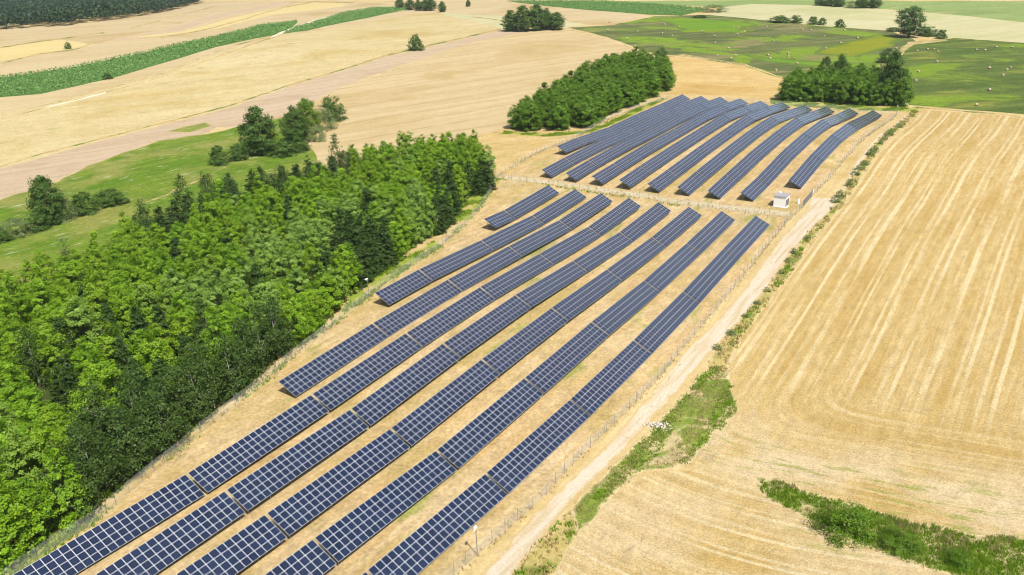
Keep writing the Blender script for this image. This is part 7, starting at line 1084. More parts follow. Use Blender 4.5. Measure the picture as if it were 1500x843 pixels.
# ------------------------------------------------------------------ ground: one triangulation shared by all fields
def build_ground():
    V = []; FACES = []; mats = ['ground']
    def addpoly(pp):
        i = len(V); V.extend(pp); FACES.append(list(range(i, i + len(pp))))
    addpoly([(-4000, -600), (4000, -600), (4000, 5200), (-4000, 5200)])
    names = ['ground']
    for nm, mk, pp in ZONES:
        addpoly(pp); names.append(nm); mats.append(mk)
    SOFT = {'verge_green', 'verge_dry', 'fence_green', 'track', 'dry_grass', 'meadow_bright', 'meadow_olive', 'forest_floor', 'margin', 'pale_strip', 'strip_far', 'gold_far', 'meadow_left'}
    for nm, mk_, pp in ZONES:
        if mk_ in SOFT:
            a = np.array(pp); ar = 0.5 * abs(np.sum(a[:, 0] * np.roll(a[:, 1], -1) - a[:, 1] * np.roll(a[:, 0], -1)))
            V.extend([tuple(map(float, q)) for q in scatter(pp, min(2.5, 2600.0 / max(ar, 1)))])
    def grid(x0, x1, y0, y1, st, hole=None):
        for x in np.arange(x0, x1, st):
            for y in np.arange(y0, y1, st):
                if hole and hole[0] < x < hole[1] and hole[2] < y < hole[3]: continue
                V.append((float(x) + random.uniform(-.2, .2) * st, float(y) + random.uniform(-.2, .2) * st))
    grid(-160, 230, 40, 470, 9)
    grid(-900, 900, -100, 1500, 32, (-162, 232, 38, 472))
    grid(-3900, 3900, -500, 5100, 180, (-902, 902, -102, 1502))
    vo, eo, fo, vmap, emap, fmap = delaunay_2d_cdt([Vector(q) for q in V], [], FACES, 0, 1e-5)
    co = np.array([(q.x, q.y) for q in vo]); z = H(co[:, 0], co[:, 1])
    by = {}
    cen = co[np.array([list(f) for f in fo])].mean(1); zone = np.zeros(len(fo), int)
    for k, (nm, mk_, pp) in enumerate(ZONES):
        q = np.array(pp); lo, hi = q.min(0), q.max(0)
        c = np.where((cen[:, 0] >= lo[0]) & (cen[:, 0] <= hi[0]) & (cen[:, 1] >= lo[1]) & (cen[:, 1] <= hi[1]))[0]
        zone[c[in_poly(cen[c, 0], cen[c, 1], pp)]] = k + 1
    for f, k in zip(fo, zone): by.setdefault(int(k), []).append(f)
    # zones of one name and material become one sheet
    done = {}
    for k, fs in by.items():
        used = sorted({i for f in fs for i in f}); idx = {i: j for j, i in enumerate(used)}
        me = bpy.data.meshes.new(names[k])
        me.from_pydata([(co[i, 0], co[i, 1], z[i]) for i in used], [], [[idx[i] for i in f] for f in fs])
        me.materials.append(M[mats[k]])
        me.polygons.foreach_set('use_smooth', [True] * len(me.polygons)); me.update()
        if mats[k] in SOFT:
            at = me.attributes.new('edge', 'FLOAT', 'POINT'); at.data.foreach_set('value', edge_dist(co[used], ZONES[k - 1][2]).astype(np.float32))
        o = link(names[k], me); tag(o, kind='structure')
build_ground()

# ------------------------------------------------------------------ solar tables
TILT = R(27.0); CT, ST = math.cos(TILT), math.sin(TILT)
MW, MC = 1.120, 1.108            # one module: along the row, up the slope
PX, PY = 1.1365, 1.122           # pitch
def module_shape(mb, x, y, z=0.0, fw=0.031):
    """framed module in its own plane: frame slab, glass inset a little proud"""
    h = 0.035; fx = fw + .005
    mb.box(x, x + MW, y, y + MC, z, z + h, 2)  # dark back colour carried round the sides, deepening shade at the low edge
    zt = z + h + .002; O = [(x, y), (x + MW, y), (x + MW, y + MC), (x, y + MC)]; I = [(x + fx, y + fw), (x + MW - fx, y + fw), (x + MW - fx, y + MC - fw), (x + fx, y + MC - fw)]
    for k in range(4): mb.face([(*O[k], zt), (*O[(k + 1) % 4], zt), (*I[(k + 1) % 4], zt), (*I[k], zt)], 0)
    mb.face([(x + fx, y + fw, z + h + .003), (x + MW - fx, y + fw, z + h + .003), (x + MW - fx, y + MC - fw, z + h + .003), (x + fx, y + MC - fw, z + h + .003)], 1)
_mb = MB(); module_shape(_mb, 0, 0)
# slope coordinate runs downhill = -y of module plane; keep y up-slope negative
MODULE_ME = _mb.mesh('solar_module', [M['alu'], M['glass'], M['back_and_shade']])
_leg = {}
def leg_mesh(h):
    k = round(h, 1)
    if k not in _leg:
        b = MB(); b.box(-.05, .05, -.04, .04, -0.7, k); b.box(-.09, .09, -.02, .02, k - .12, k + .02); _leg[k] = b.mesh('leg', [M['steel']])
    return _leg[k]
_frames = {}
def frame_mesh(L):
    k = round(L, 1)
    if k not in _frames:
        b = MB(); n = max(2, int(round(L / 4.2)))
        rot = Matrix.Rotation(-TILT, 4, 'X')
        for i in range(n + 1):
            x = 0.5 + (L - 1.0) * i / n
            b.box(x - .04, x + .04, 0.15, 4.32, -.20, -.085, 0, rot)
        for y in (0.35, 1.5, 2.7, 3.95):
            b.box(0.05, L - .05, y - .03, y + .03, -.082, -.006, 0, rot)
        b.box(0.02, L - .02, 4.40, 4.46, -.17, -.008, 1, rot)  # added black strip, stands in for the shade under the low edge
        _frames[k] = b.mesh('support_frame', [M['dark_steel'], M['back_and_shade']])
    return _frames[k]
_arrays = {}
def array_mesh(ncol):
    if ncol not in _arrays:
        b = MB()
        for i in range(ncol):
            for j in range(4): module_shape(b, 0.01 + i * PX, 0.01 + j * PY)
        me = b.mesh('panel_tiles', [M['alu'], M['glass'], M['back_and_shade']])
        at = me.attributes.new('tint', 'FLOAT', 'FACE')
        vals = np.zeros(len(me.polygons), np.float32)
        for k in range(ncol * 4): vals[k * 11:(k + 1) * 11] = rng.random()
        at.data.foreach_set('value', vals); _arrays[ncol] = me
    return _arrays[ncol]
ORD = ['first', 'second', 'third', 'fourth', 'fifth', 'sixth', 'seventh', 'eighth', 'ninth', 'tenth']
e2 = Vector((math.sin(ROW_AZ), math.cos(ROW_AZ), 0)); n2v = Vector((math.cos(ROW_AZ), -math.sin(ROW_AZ), 0))
HI = 0.80 + 4.48 * ST
for block, k, D, ss, zz in ROWS:
    nrow = (8 if block == 'near' else 10) - k
    ntab = len(ss) - 1
    for i in range(ntab):
        s1, z1, s0, z0 = ss[i], zz[i], ss[i + 1], zz[i + 1]
        p0 = e2 * s0 + n2v * D + Vector((0, 0, z0)); p1 = e2 * s1 + n2v * D + Vector((0, 0, z1))
        X = (p1 - p0); Lf = X.length; X.normalize()
        Y = n2v; Zv = X.cross(Vector((Y.x, Y.y, 0))).normalized()
        if Zv.z < 0: Zv = -Zv
        # right handed: X along row, Y' = Z x X (points away from the facing side), so use -n
        Yp = Zv.cross(X)
        ncol = max(4, int(round((Lf - 0.40) / PX - 0.35))); L = ncol * PX; kx = (Lf - 0.38) / L
        near_i = i if block == 'near' else ntab - 1 - i
        c = ntab - 1
        pos_txt = ORD[near_i]
        t = empty('solar_table', (0, 0, 0))
        org = p0 + X * 0.19 - Zv * HI
        t.matrix_world = Matrix(((X.x * kx, Yp.x, Zv.x, org.x), (X.y * kx, Yp.y, Zv.y, org.y), (X.z * kx, Yp.z, Zv.z, org.z), (0, 0, 0, 1)))
        where = 'near block' if block == 'near' else 'far hill block'
        tag(t, f'blue solar table, {pos_txt} from the cross fence, {ORD[nrow - 1]} row from the track, {where}', 'solar table',
            'solar tables of the near block' if block == 'near' else 'solar tables of the far hill block')
        sgn = -1.0                                   # downhill is -Y'
        rot = Matrix.Rotation(TILT, 4, 'X')          # +Y' is uphill; module plane rises toward +Y'
        if block == 'near':
            for a in range(ncol):
                for b in range(4):
                    o = link('solar_module', MODULE_ME, t)
                    y = -(b + 1) * PY + 0.01
                    v = rot @ Vector((0, y, 0)); o.location = (0.01 + a * PX, v.y, HI + v.z); o.rotation_euler = (TILT, 0, 0)
        else:
            o = link('panel_tiles', array_mesh(ncol), t)
            v = rot @ Vector((0, -4 * PY, 0)); o.location = (0, v.y, HI + v.z); o.rotation_euler = (TILT, 0, 0)
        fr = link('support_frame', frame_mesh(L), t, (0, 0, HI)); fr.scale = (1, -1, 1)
        n = max(2, int(round(L / 4.2)))
        for q in range(n + 1):
            x = 0.5 + (L - 1.0) * q / n
            for y in (0.9, 3.4):
                h = HI - y * math.tan(TILT) - 0.20
                link('leg', leg_mesh(h), t, (x, -y, 0))

# ------------------------------------------------------------------ foliage
def crown_mesh(name, mat, H_, W_, ncl, nleaf, leaf, profile, seed, up_bias=0.5, droop=0.0, base=0.12, flatten=0.55, cl_r=0.9, inner=0.25):
    """leaf sprays spread through a crown volume; PROFILE(t) is the crown radius share at height share t"""
    r = np.random.default_rng(seed)
    P = []; Nn = []; tint = []; Sz = []
    lob = r.random(6) * 6.28
    for c in range(ncl):
        for _ in range(50):
            t = r.random()
            if r.random() < max(profile(t), 0.05) + 0.03: break
        az = r.random() * 6.283
        wob = 1 + 0.13 * math.sin(3 * az + lob[0] + 5 * t) + 0.10 * math.sin(5 * az + lob[1] - 7 * t)
        rad = profile(t) * W_ / 2 * wob * (inner + (1 - inner) * math.sqrt(r.random()))
        cz = H_ * (base + (1 - base) * t)
        ctr = np.array([rad * math.cos(az), rad * math.sin(az), cz - droop * rad * 0.4])
        out = np.array([math.cos(az), math.sin(az), 0.35 - 0.2 * droop])
        n = int(nleaf / ncl * (0.6 + 0.8 * r.random()))
        cr_ = cl_r * (0.65 + 0.7 * r.random())
        d = r.normal(size=(n, 3)); d /= np.linalg.norm(d, axis=1)[:, None]; d *= (r.random(n) ** 0.45)[:, None] * cr_
        d[:, 2] *= flatten
        dd = np.hypot(d[:, 0], d[:, 1]); d[:, 2] -= droop * dd * 0.55
        # sprays tip outward and up
        d += out * (d @ out)[:, None] * 0.35
        P.append(ctr + d)
        nn = up_bias * np.array([0, 0, 1.0]) + 0.6 * out + 0.42 * r.normal(size=(n, 3)) + 0.25 * r.normal(size=3); Nn.append(nn)
        base_t = r.random() * 0.7
        tint.append(np.clip(base_t + 0.3 * r.random(n), 0, 1)); Sz.append(leaf * (0.7 + 0.6 * r.random(n)))
    P = np.concatenate(P); Nn = np.concatenate(Nn); Nn /= np.linalg.norm(Nn, axis=1)[:, None]; tint = np.concatenate(tint); Sz = np.concatenate(Sz)
    P[:, 2] = np.maximum(P[:, 2], 0.15)
    return quads_mesh(name, mat, P, Nn, Sz, tint, r)
def quads_mesh(name, mat, P, Nn, Sz, tint, r, aspect=0.62):
    n = len(P)
    a = r.normal(size=(n, 3)); a -= Nn * (a * Nn).sum(1)[:, None]; a /= np.linalg.norm(a, axis=1)[:, None]; b = np.cross(Nn, a)
    a *= Sz[:, None] * 0.5; b *= Sz[:, None] * 0.5 * aspect
    V = np.stack([P - a, P - b * 1.0 + a * 0.1, P + a, P + b * 1.0 + a * 0.1], 1).reshape(-1, 3)     # leaf shaped rhombus
    return raw_mesh(name, mat, V, np.arange(n * 4).reshape(n, 4), tint)
def raw_mesh(name, mat, V, Fq, tint):
    me = bpy.data.meshes.new(name); n, kk = Fq.shape
    me.vertices.add(len(V)); me.vertices.foreach_set('co', V.astype(np.float32).ravel())
    me.loops.add(n * kk); me.loops.foreach_set('vertex_index', Fq.astype(np.int32).ravel())
    me.polygons.add(n); me.polygons.foreach_set('loop_start', np.arange(0, n * kk, kk, dtype=np.int32))
    try: me.polygons.foreach_set('loop_total', np.full(n, kk, np.int32))
    except Exception: pass
    me.materials.append(mat); me.update(calc_edges=True); me.validate()
    at = me.attributes.new('tint', 'FLOAT', 'FACE'); at.data.foreach_set('value', tint.astype(np.float32))
    return me
def trunk_mesh(name, mat, H_, r0, seed, limbs=6, top=0.8, spread=0.3):
    r = random.Random(seed); b = MB()
    path = [(0, 0, -0.6)]; rad = [r0 * 1.25]
    for k in range(1, 6):
        path.append((r.uniform(-.12, .12) * k * .4, r.uniform(-.12, .12) * k * .4, H_ * top * k / 5)); rad.append(r0 * (1.05 - 0.18 * k))
    b.tube(path, rad, 7)
    for k in range(limbs):
        t = r.uniform(0.22, 0.85); z = H_ * top * t; az = r.uniform(0, 6.28); l = H_ * spread * (1.1 - t)
        p = Vector((0, 0, z)); q = p + Vector((math.cos(az) * l * .55, math.sin(az) * l * .55, l * .35)); w = p + Vector((math.cos(az) * l, math.sin(az) * l, l * .85))
        b.tube([p, q, w], [r0 * .42 * (1.1 - t), r0 * .28 * (1.1 - t), r0 * .1], 5)
    return b.mesh(name, [mat])
# crown outlines
def pr_ovate(t): return max(0.0, (math.sin(math.pi * min(1, (t * 0.80 + 0.17))) ** 0.85)) * (1.0 - 0.15 * t)
def pr_spire(t): return min(1.0, 0.62 + t * 1.3) * max(0.0, 1 - max(0.0, (t - 0.30) / 0.70) ** 1.6) ** 0.85
def pr_full(t): return min(1.0, 0.8 + t) * max(0.0, 1 - max(0.0, (t - 0.35) / 0.65) ** 2.0) ** 0.7
def pr_round(t): return math.sqrt(max(0.0, 1 - (2 * (t * 0.92 + 0.04) - 1) ** 2))
def pr_cone(t): return 1.0 * (1 - t) ** 0.8 * (0.65 + 0.35 * min(1, t / 0.12)) + 0.03
def pr_dome(t): return math.sqrt(max(0.0, 1 - (t * 0.97) ** 2))
def pr_pillar(t): return (min(1, 0.55 + t * 2.0)) * (1 - max(0, (t - 0.55) / 0.45) ** 1.6 * 0.92)
KIND = {}
def kind(name, mat, bark, H0, W0, variants): KIND[name] = dict(mat=mat, bark=bark, H=H0, W=W0, v=variants)
def mk(name, n, mat, bark, H0, W0, ncl, nleaf, leaf, prof, trunk_r, limbs=6, **kw):
    vs_ = []
    for k in range(n):
        s = abs(hash_(name)) % 1000 + k * 17
        vs_.append((crown_mesh('crown', M[mat], H0, W0, ncl, nleaf, leaf, prof, s, **kw), trunk_mesh('trunk', M[bark], H0, trunk_r, s, limbs) if trunk_r else None))
    kind(name, mat, bark, H0, W0, vs_)
def hash_(s):
    h = 7
    for ch in s: h = (h * 31 + ord(ch)) % 100003
    return h
mk('poplar_tree', 3, 'leaf_pale', 'bark', 10.5, 5.0, 105, 6000, 0.32, pr_spire, 0.13, cl_r=0.56, flatten=0.85, base=0.05, up_bias=0.6, inner=0.5)
mk('broadleaf_tree', 6, 'leaf_bright', 'bark', 10.5, 5.0, 115, 6400, 0.33, pr_spire, 0.15, cl_r=0.58, flatten=0.85, base=0.05, up_bias=0.6, inner=0.5)
mk('dense_tree', 4, 'leaf_dense', 'bark', 11.5, 7.0, 150, 7600, 0.46, pr_full, 0.17, cl_r=0.85, flatten=0.8, inner=0.45, base=0.01, up_bias=0.75)
mk('spruce_tree', 4, 'needle', 'bark', 10.5, 5.0, 150, 3600, 0.40, pr_cone, 0.14, cl_r=0.62, flatten=0.35, base=0.03, droop=0.5, inner=0.4)
mk('birch_tree', 4, 'leaf_birch', 'birch_bark', 12.0, 6.2, 95, 3000, 0.40, pr_ovate, 0.13, limbs=10, cl_r=0.95, flatten=0.8, base=0.14, droop=0.7, up_bias=0.35)
mk('big_tree', 5, 'leaf_dark', 'bark', 16.0, 13.0, 230, 11000, 0.62, pr_ovate, 0.30, limbs=9, cl_r=1.5, flatten=0.6, base=0.04)
mk('light_tree', 1, 'leaf_dense', 'bark', 16.0, 13.0, 200, 9000, 0.60, pr_ovate, 0.28, limbs=9, cl_r=1.3, flatten=0.7, base=0.04)
mk('oak_tree', 1, 'leaf_dark', 'bark', 21.0, 18.5, 260, 13000, 0.75, pr_round, 0.55, limbs=12, cl_r=1.9, flatten=0.6, base=0.10)
mk('shrub', 5, 'leaf_dark', 'bark', 6.0, 8.0, 110, 4600, 0.42, pr_dome, 0.0, cl_r=0.95, flatten=0.65, base=0.0)
mk('sapling', 1, 'leaf_willow', 'bark', 5.4, 3.4, 30, 500, 0.35, pr_ovate, 0.06, cl_r=0.6, base=0.15)
mk('willow_shrub', 2, 'leaf_willow', 'bark', 4.0, 7.0, 110, 4200, 0.24, pr_dome, 0.0, cl_r=0.7, flatten=0.65, base=0.0)
mk('ditch_shrub', 2, 'leaf_dense', 'bark', 4.0, 7.0, 120, 5200, 0.24, pr_dome, 0.0, cl_r=0.7, flatten=0.65, base=0.0)
mk('hedge_bush', 4, 'leaf_willow', 'bark', 2.3, 3.3, 40, 900, 0.26, pr_dome, 0.0, cl_r=0.45, flatten=0.7, base=0.0)
_vi = {}
def plant(kindname, objname, x, y, h, w, label, cat, group=None):
    K = KIND[kindname]; i = _vi.get(kindname, random.randrange(9)); _vi[kindname] = i + 1
    cm, tm = K['v'][i % len(K['v'])]
    t = empty(objname, (x, y, hz(x, y)), random.uniform(0, 6.28))
    sx = w / K['W']; t.scale = (sx, sx, h / K['H'])
    link('crown', cm, t)
    if tm: link('trunk', tm, t)
    return tag(t, label, cat, group)
TL = {('poplar_tree', 'plantation'): ('pale silvery green young poplar among the bright trees of the plantation', 'pale poplars of the plantation'),
      ('broadleaf_tree', 'plantation'): ('bright green young broadleaf tree in the dense plantation beside the solar rows', 'bright broadleaf trees of the plantation'),
      ('spruce_tree', 'plantation'): ('dark green conical spruce among the brighter plantation trees', 'dark spruces of the plantation'),
      ('birch_tree', 'plantation'): ('tall birch with pale trunk and drooping olive green sprays in the plantation', 'birches of the plantation'),
      ('dense_tree', 'grove'): ('dense leafy tree of the square grove behind the far block fence', 'trees of the square grove'),
      ('dense_tree', 'copse'): ('dense leafy tree of the copse between the far block and the bale meadow', 'trees of the copse')}
for kn, x, y, h, w, where in TREES:
    lb, gr = TL[(kn, where)]
    plant(kn, kn, x, y, h, w, lb, 'tree', gr)
for kn, x, y, h, w, lb in SINGLES:
    k2 = 'ditch_shrub' if 'ditch bank' in lb or 'weedy ditch' in lb else 'light_tree' if 'yellowish' in lb else 'willow_shrub' if 'light leaved' in lb or ('willow' in lb or 'grey' in lb and kn == 'shrub' or 'bright green bush' in lb) else kn
    plant(k2, 'shrub' if 'shrub' in k2 else kn if kn != 'big_tree' else 'field_tree', x, y, h, w, lb, 'bush' if 'shrub' in k2 else 'tree')
for i, (x, y, h, w) in enumerate(HEDGE):
    if i < 12: plant('hedge_bush', 'hedge_bush', x, y, h, w, 'rounded grey green bush in the line between track and stubble beside the far block', 'bush', 'hedge bushes beside the far block')
    else: plant('hedge_bush', 'hedge_bush', x, y, h, w, 'low green bush in the weedy strip between track and stubble beside the near block', 'bush', 'hedge bushes beside the near block')

# far wood: one mass
def wood(polys):
    P = []; Nn = []; S = []; Tn = []
    for pp in polys:
        c = scatter(pp, 1 / 70.0, 9000)
        for x, y in c:
            h = 17 * (0.8 + 0.4 * rng.random()); w = 10; n = 80; tt = rng.random()
            d = rng.normal(size=(n, 3)); d /= np.linalg.norm(d, axis=1)[:, None]; d[:, 2] = np.where(d[:, 2] < -.6, -d[:, 2], d[:, 2])
            ctr = np.array([x, y, hz(x, y) + h * 0.55]); P.append(ctr + d * np.array([w / 2, w / 2, h * 0.47]) * (0.8 + .25 * rng.random((n, 1))))
            Nn.append(d + 0.5 * rng.normal(size=(n, 3)) + np.array([0, 0, .4])); S.append(2.2 + 1.2 * rng.random(n)); Tn.append(np.clip(tt * .6 + .4 * rng.random(n), 0, 1))
    P = np.concatenate(P); Nn = np.concatenate(Nn); Nn /= np.linalg.norm(Nn, axis=1)[:, None]
    return link('distant_wood', quads_mesh('distant_wood', M['leaf_far'], P, Nn, np.concatenate(S), np.concatenate(Tn), rng, 0.8))
M['leaf_far'] = leaf_mat('leaf_far', (0.018, 0.055, 0.022), (0.07, 0.13, 0.045), (0.03, 0.06, 0.02), 0.2)
tag(wood(WOOD), 'dark distant wood along the upper edge of the pale fields', 'wood', kind='stuff')

# ------------------------------------------------------------------ weeds and grass tufts
def blades(name, mat, pts, hlo, hhi, wd, nb, label, cat, lean=0.5, seed=1):
    r = np.random.default_rng(seed); n = len(pts)
    if n == 0: return
    P = np.repeat(pts, nb, 0); m = len(P); P = P + r.normal(size=(m, 2)) * 0.16
    z = H(P[:, 0], P[:, 1]) - 0.03
    h = (hlo + (hhi - hlo) * r.random(m) ** 1.5); az = r.random(m) * 6.283; l = lean * h * r.random(m)
    dx, dy = np.cos(az), np.sin(az); a2 = r.random(m) * 6.283; wx, wy = np.cos(a2) * wd * .5, np.sin(a2) * wd * .5
    B = np.stack([P[:, 0], P[:, 1], z], 1); Wv = np.stack([wx, wy, np.zeros(m)], 1)
    mid = B + np.stack([dx * l * .3, dy * l * .3, h * .6], 1); top = B + np.stack([dx * l, dy * l, h], 1)
    V = np.stack([B - Wv, B + Wv, mid + Wv * 0.9, top, mid - Wv * 0.9], 1).reshape(-1, 3)
    Fq = np.arange(m * 5).reshape(m, 5)
    tn = np.repeat(r.random(n), nb) * .6 + .4 * r.random(m)
    o = link(name, raw_mesh(name, mat, V, Fq, tn)); return tag(o, label, cat, kind='stuff')
def zpts(mk_, dens, names=None, fn=None):
    L_ = []
    for nm, m, pp in ZONES:
        if m == mk_ and (names is None or nm in names):
            q = scatter(pp, dens); L_.append(q[edge_dist(q, pp) > 0.9 * rng.random(len(q)) ** 1.5])     # thinner towards the edge
    q = np.concatenate(L_); return q
def clump(q, s, thr, seed, az=None):
    """keep points where a smooth random field is high: tufts grow in patches"""
    r = np.random.default_rng(seed); f = np.zeros(len(q)); q0 = q
    if az is not None:
        c_, s_ = math.cos(az), math.sin(az); q = np.stack([(q[:, 0] * c_ - q[:, 1] * s_) * 1.7, (q[:, 0] * s_ + q[:, 1] * c_) * 0.35], 1)
    for k in range(9):
        a = r.random() * 6.283; w = s * (0.5 + 1.5 * r.random()); f += np.sin((q[:, 0] * math.cos(a) + q[:, 1] * math.sin(a)) * w + r.random() * 6.283)
    return q0[f / 3 > thr]
blades('weeds', M['weed'], clump(zpts('verge_green', 7.5, {'grass_strip'}), 0.6, 0.1, 3, ROW_AZ), 0.12, 0.48, 0.09, 7, 'tall green weeds growing in patches along the track verge', 'weeds', seed=2)
blades('dry_grass', M['weed_dry'], clump(zpts('verge_green', 5.5, {'grass_strip'}), 0.6, -0.3, 4, ROW_AZ), 0.12, 0.5, 0.08, 6, 'dry yellow grass tufts between the green weeds of the verge', 'grass', seed=3)
blades('ditch_weeds', M['weed'], clump(zpts('verge_green', 11.0, {'ditch_bank'}), 0.6, -1.3, 5), 0.2, 0.7, 0.09, 6, 'rank green weeds filling the ditch between the stubble fields', 'weeds', seed=4)
blades('ditch_grass', M['weed_dry'], clump(zpts('verge_green', 3.0, {'ditch_bank'}), 0.6, 0.25, 6), 0.3, 0.9, 0.10, 6, 'dry grass patches on the ditch bank', 'grass', seed=5)
blades('verge_grass', M['weed_dry'], clump(zpts('verge_dry', 2.0), 0.5, -0.2, 7), 0.2, 0.8, 0.12, 6, 'dry grass along the hedge line between track and stubble', 'grass', seed=6)
blades('verge_weeds', M['weed'], clump(zpts('verge_dry', 1.6), 0.5, 0.1, 8), 0.25, 0.9, 0.13, 6, 'green weeds along the hedge line between track and stubble', 'weeds', seed=7)
blades('fence_weeds', M['weed'], clump(zpts('fence_green', 3.2), 0.4, -0.2, 9), 0.2, 0.8, 0.12, 6, 'fresh green weeds between plantation and fence', 'weeds', seed=8)
def along(pts, half, dens, off=0.0):
    out = []
    for (x0, y0), (x1, y1) in zip(pts, pts[1:]):
        L_ = math.hypot(x1 - x0, y1 - y0); n = int(L_ * 2 * half * dens)
        t = rng.random(n); s = rng.normal(size=n) * half * .6 + off; nx, ny = (y1 - y0) / L_, -(x1 - x0) / L_
        out.append(np.stack([x0 + (x1 - x0) * t + nx * s, y0 + (y1 - y0) * t + ny * s], 1))
    return np.concatenate(out)
blades('fence_grass', M['weed_dry'], np.concatenate([along(FENCES['cross'], 1.5, 0.35, -1.4), clump(along(FENCES['left'], 0.6, 1.2, -0.4), 0.3, 0.1, 19), along(FENCES['farleft'], 1.0, 0.9, -0.6)]), 0.25, 0.85, 0.10, 6, 'tall dry grass left standing along the wire fences', 'grass', seed=9)
blades('fence_foot_grass', M['weed_dry'], np.concatenate([along(FENCES['right'], 0.5, 2.0), along(FENCES['farright'], 0.5, 1.5)]), 0.2, 0.5, 0.10, 5, 'short dry grass at the foot of the track fence', 'grass', seed=10)
blades('fence_foot_weeds', M['weed'], clump(np.concatenate([along(FENCES['cross'], 0.8, 2.0, 0.8), along(FENCES['left'], 1.0, 3.0, -0.5)]), 0.3, -0.1, 11), 0.2, 0.7, 0.12, 6, 'green weeds at the foot of the cross fence and plantation fence', 'weeds', seed=11)
# undergrowth at the plantation edge
ug = along([(x - 2.2, y + 0.6) for x, y in FENCES['left'][:14]], 1.0, 1.2, -0.4)
blades('undergrowth', M['leaf_dense'], clump(ug, 0.3, -0.3, 12), 0.4, 1.5, 0.22, 7, 'dark leafy undergrowth under the plantation edge', 'undergrowth', seed=12)
# maize
mz = [scatter(pp, 0.55, 90000) for nm, m, pp in ZONES if m == 'maize_ground']
mz = np.concatenate(mz); zz_ = H(mz[:, 0], mz[:, 1]); nmz = len(mz)
Pm = np.stack([mz[:, 0], mz[:, 1], zz_ + 0.5 + 1.5 * rng.random(nmz)], 1); Nm = rng.normal(size=(nmz, 3)) * .7 + np.array([0, 0, .7]); Nm /= np.linalg.norm(Nm, axis=1)[:, None]
tag(link('maize_plants', quads_mesh('maize_plants', M['maize'], Pm, Nm, 1.1 + .7 * rng.random(nmz), rng.random(nmz), rng, 0.5)), 'tall green maize plants standing in long strips between pale fields', 'maize', kind='stuff')

# ------------------------------------------------------------------ fences, gate, masts
POST_ME = None
def post_mesh():
    global POST_ME
    if POST_ME is None:
        b = MB(); b.box(-.026, .026, -.026, .026, -.5, 2.12); b.box(-.032, .032, -.032, .032, 2.12, 2.15); POST_ME = b.mesh('fence_post', [M['steel']])
    return POST_ME
def fence(pts, label, step=3.0, braces=()):
    x0, y0 = pts[0]
    t = empty('wire_fence', (x0, y0, hz(x0, y0))); tag(t, label, 'fence')
    oz = hz(x0, y0); V = []; UV = []; d = 0.0; posts = []
    P = []
    for (ax, ay), (bx, by) in zip(pts, pts[1:]):
        L_ = math.hypot(bx - ax, by - ay); n = max(1, int(round(L_ / step)))
        for k in range(n): P.append((ax + (bx - ax) * k / n, ay + (by - ay) * k / n))
    P.append(pts[-1])
    b = MB(); uv = []
    for (ax, ay), (bx, by) in zip(P, P[1:]):
        za, zb = hz(ax, ay) - oz, hz(bx, by) - oz; L_ = math.hypot(bx - ax, by - ay)
        b.face([(ax - x0, ay - y0, za + .05), (bx - x0, by - y0, zb + .05), (bx - x0, by - y0, zb + 2.05), (ax - x0, ay - y0, za + 2.05)])
        uv += [(d, 0), (d + L_, 0), (d + L_, 2), (d, 2)]; d += L_
    me = b.mesh('wire_mesh', [M['wire']]); l = me.uv_layers.new(name='UVMap')
    for i, q in enumerate(uv): l.data[i].uv = q
    link('wire_mesh', me, t)
    for (ax, ay) in P:
        o = link('fence_post', post_mesh(), t, (ax - x0, ay - y0, hz(ax, ay) - oz)); o.rotation_euler = (0, 0, random.uniform(0, 3))
    for (sx, sy), (qx, qy) in braces:
        b = MB(); b.tube([(sx - x0, sy - y0, hz(sx, sy) - oz - .1), (qx - x0, qy - y0, hz(qx, qy) - oz + 2.0)], [.05, .05], 6)
        b.build('brace_strut', M['steel'], t)
fl = FENCES['left']
def lerp(a, b, k): return (a[0] + (b[0] - a[0]) * k, a[1] + (b[1] - a[1]) * k)
fence(FENCES['left'], 'long wire fence between the plantation edge and the near solar block', braces=[(MISC['brace'][0], MISC['brace'][1]), (lerp(fl[13], fl[14], .5), fl[14]), (lerp(fl[16], fl[17], .4), fl[16])])
fence(FENCES['cross'], 'wire fence crossing between the near and the far solar block', braces=[((FENCES['cross'][2][0] + 1.5, FENCES['cross'][2][1] - 2.2), FENCES['cross'][2])])
fence(FENCES['farleft'], 'wire fence between the square grove and the far solar block')
fence(FENCES['right'], 'wire fence along the dirt track beside the near solar block', braces=[(lerp(FENCES['right'][-2], FENCES['right'][-1], .9), FENCES['right'][-1])])
fence(FENCES['farright'], 'wire fence between the far solar block and the line of bushes')
fence([FENCES['farleft'][-1], (110.0, 380.0), (150.0, 362.0), FENCES['farright'][-1]], 'wire fence closing the far block below the copse')
# gate: two framed leaves between posts
(gx, gy), (hx, hy) = FENCES['gate'][1], FENCES['gate'][2]
gate = empty('metal_gate', (gx, gy, hz(gx, gy)), math.atan2(hy - gy, hx - gx)); gl = math.hypot(hx - gx, hy - gy)
tag(gate, 'grey double metal gate at the white hut between the two track fences', 'gate')
dz = hz(hx, hy) - hz(gx, gy)
for x in (0, gl):
    b = MB(); b.box(x - .08, x + .08, -.08, .08, -.4, 2.4 + (dz if x else 0)); b.build('gate_post', M['steel'], gate)
for a, c in ((.15, gl / 2 - .05), (gl / 2 + .05, gl - .15)):
    b = MB(); zb = dz * .5
    for z in (.15, 1.1, 2.1): b.box(a, c, -.03, .03, z + zb, z + .07 + zb)
    n = max(3, int((c - a) / .18))
    for k in range(n + 1): x = a + (c - a - .04) * k / n; b.box(x, x + .035, -.02, .02, .22 + zb, 2.1 + zb)
    b.build('gate_leaf', M['steel'], gate)
b = MB(); b.box(gl - .1, gl + .5, -.25, -.12, 1.0 + dz, 2.1 + dz); b.build('control_box', M['white'], gate)
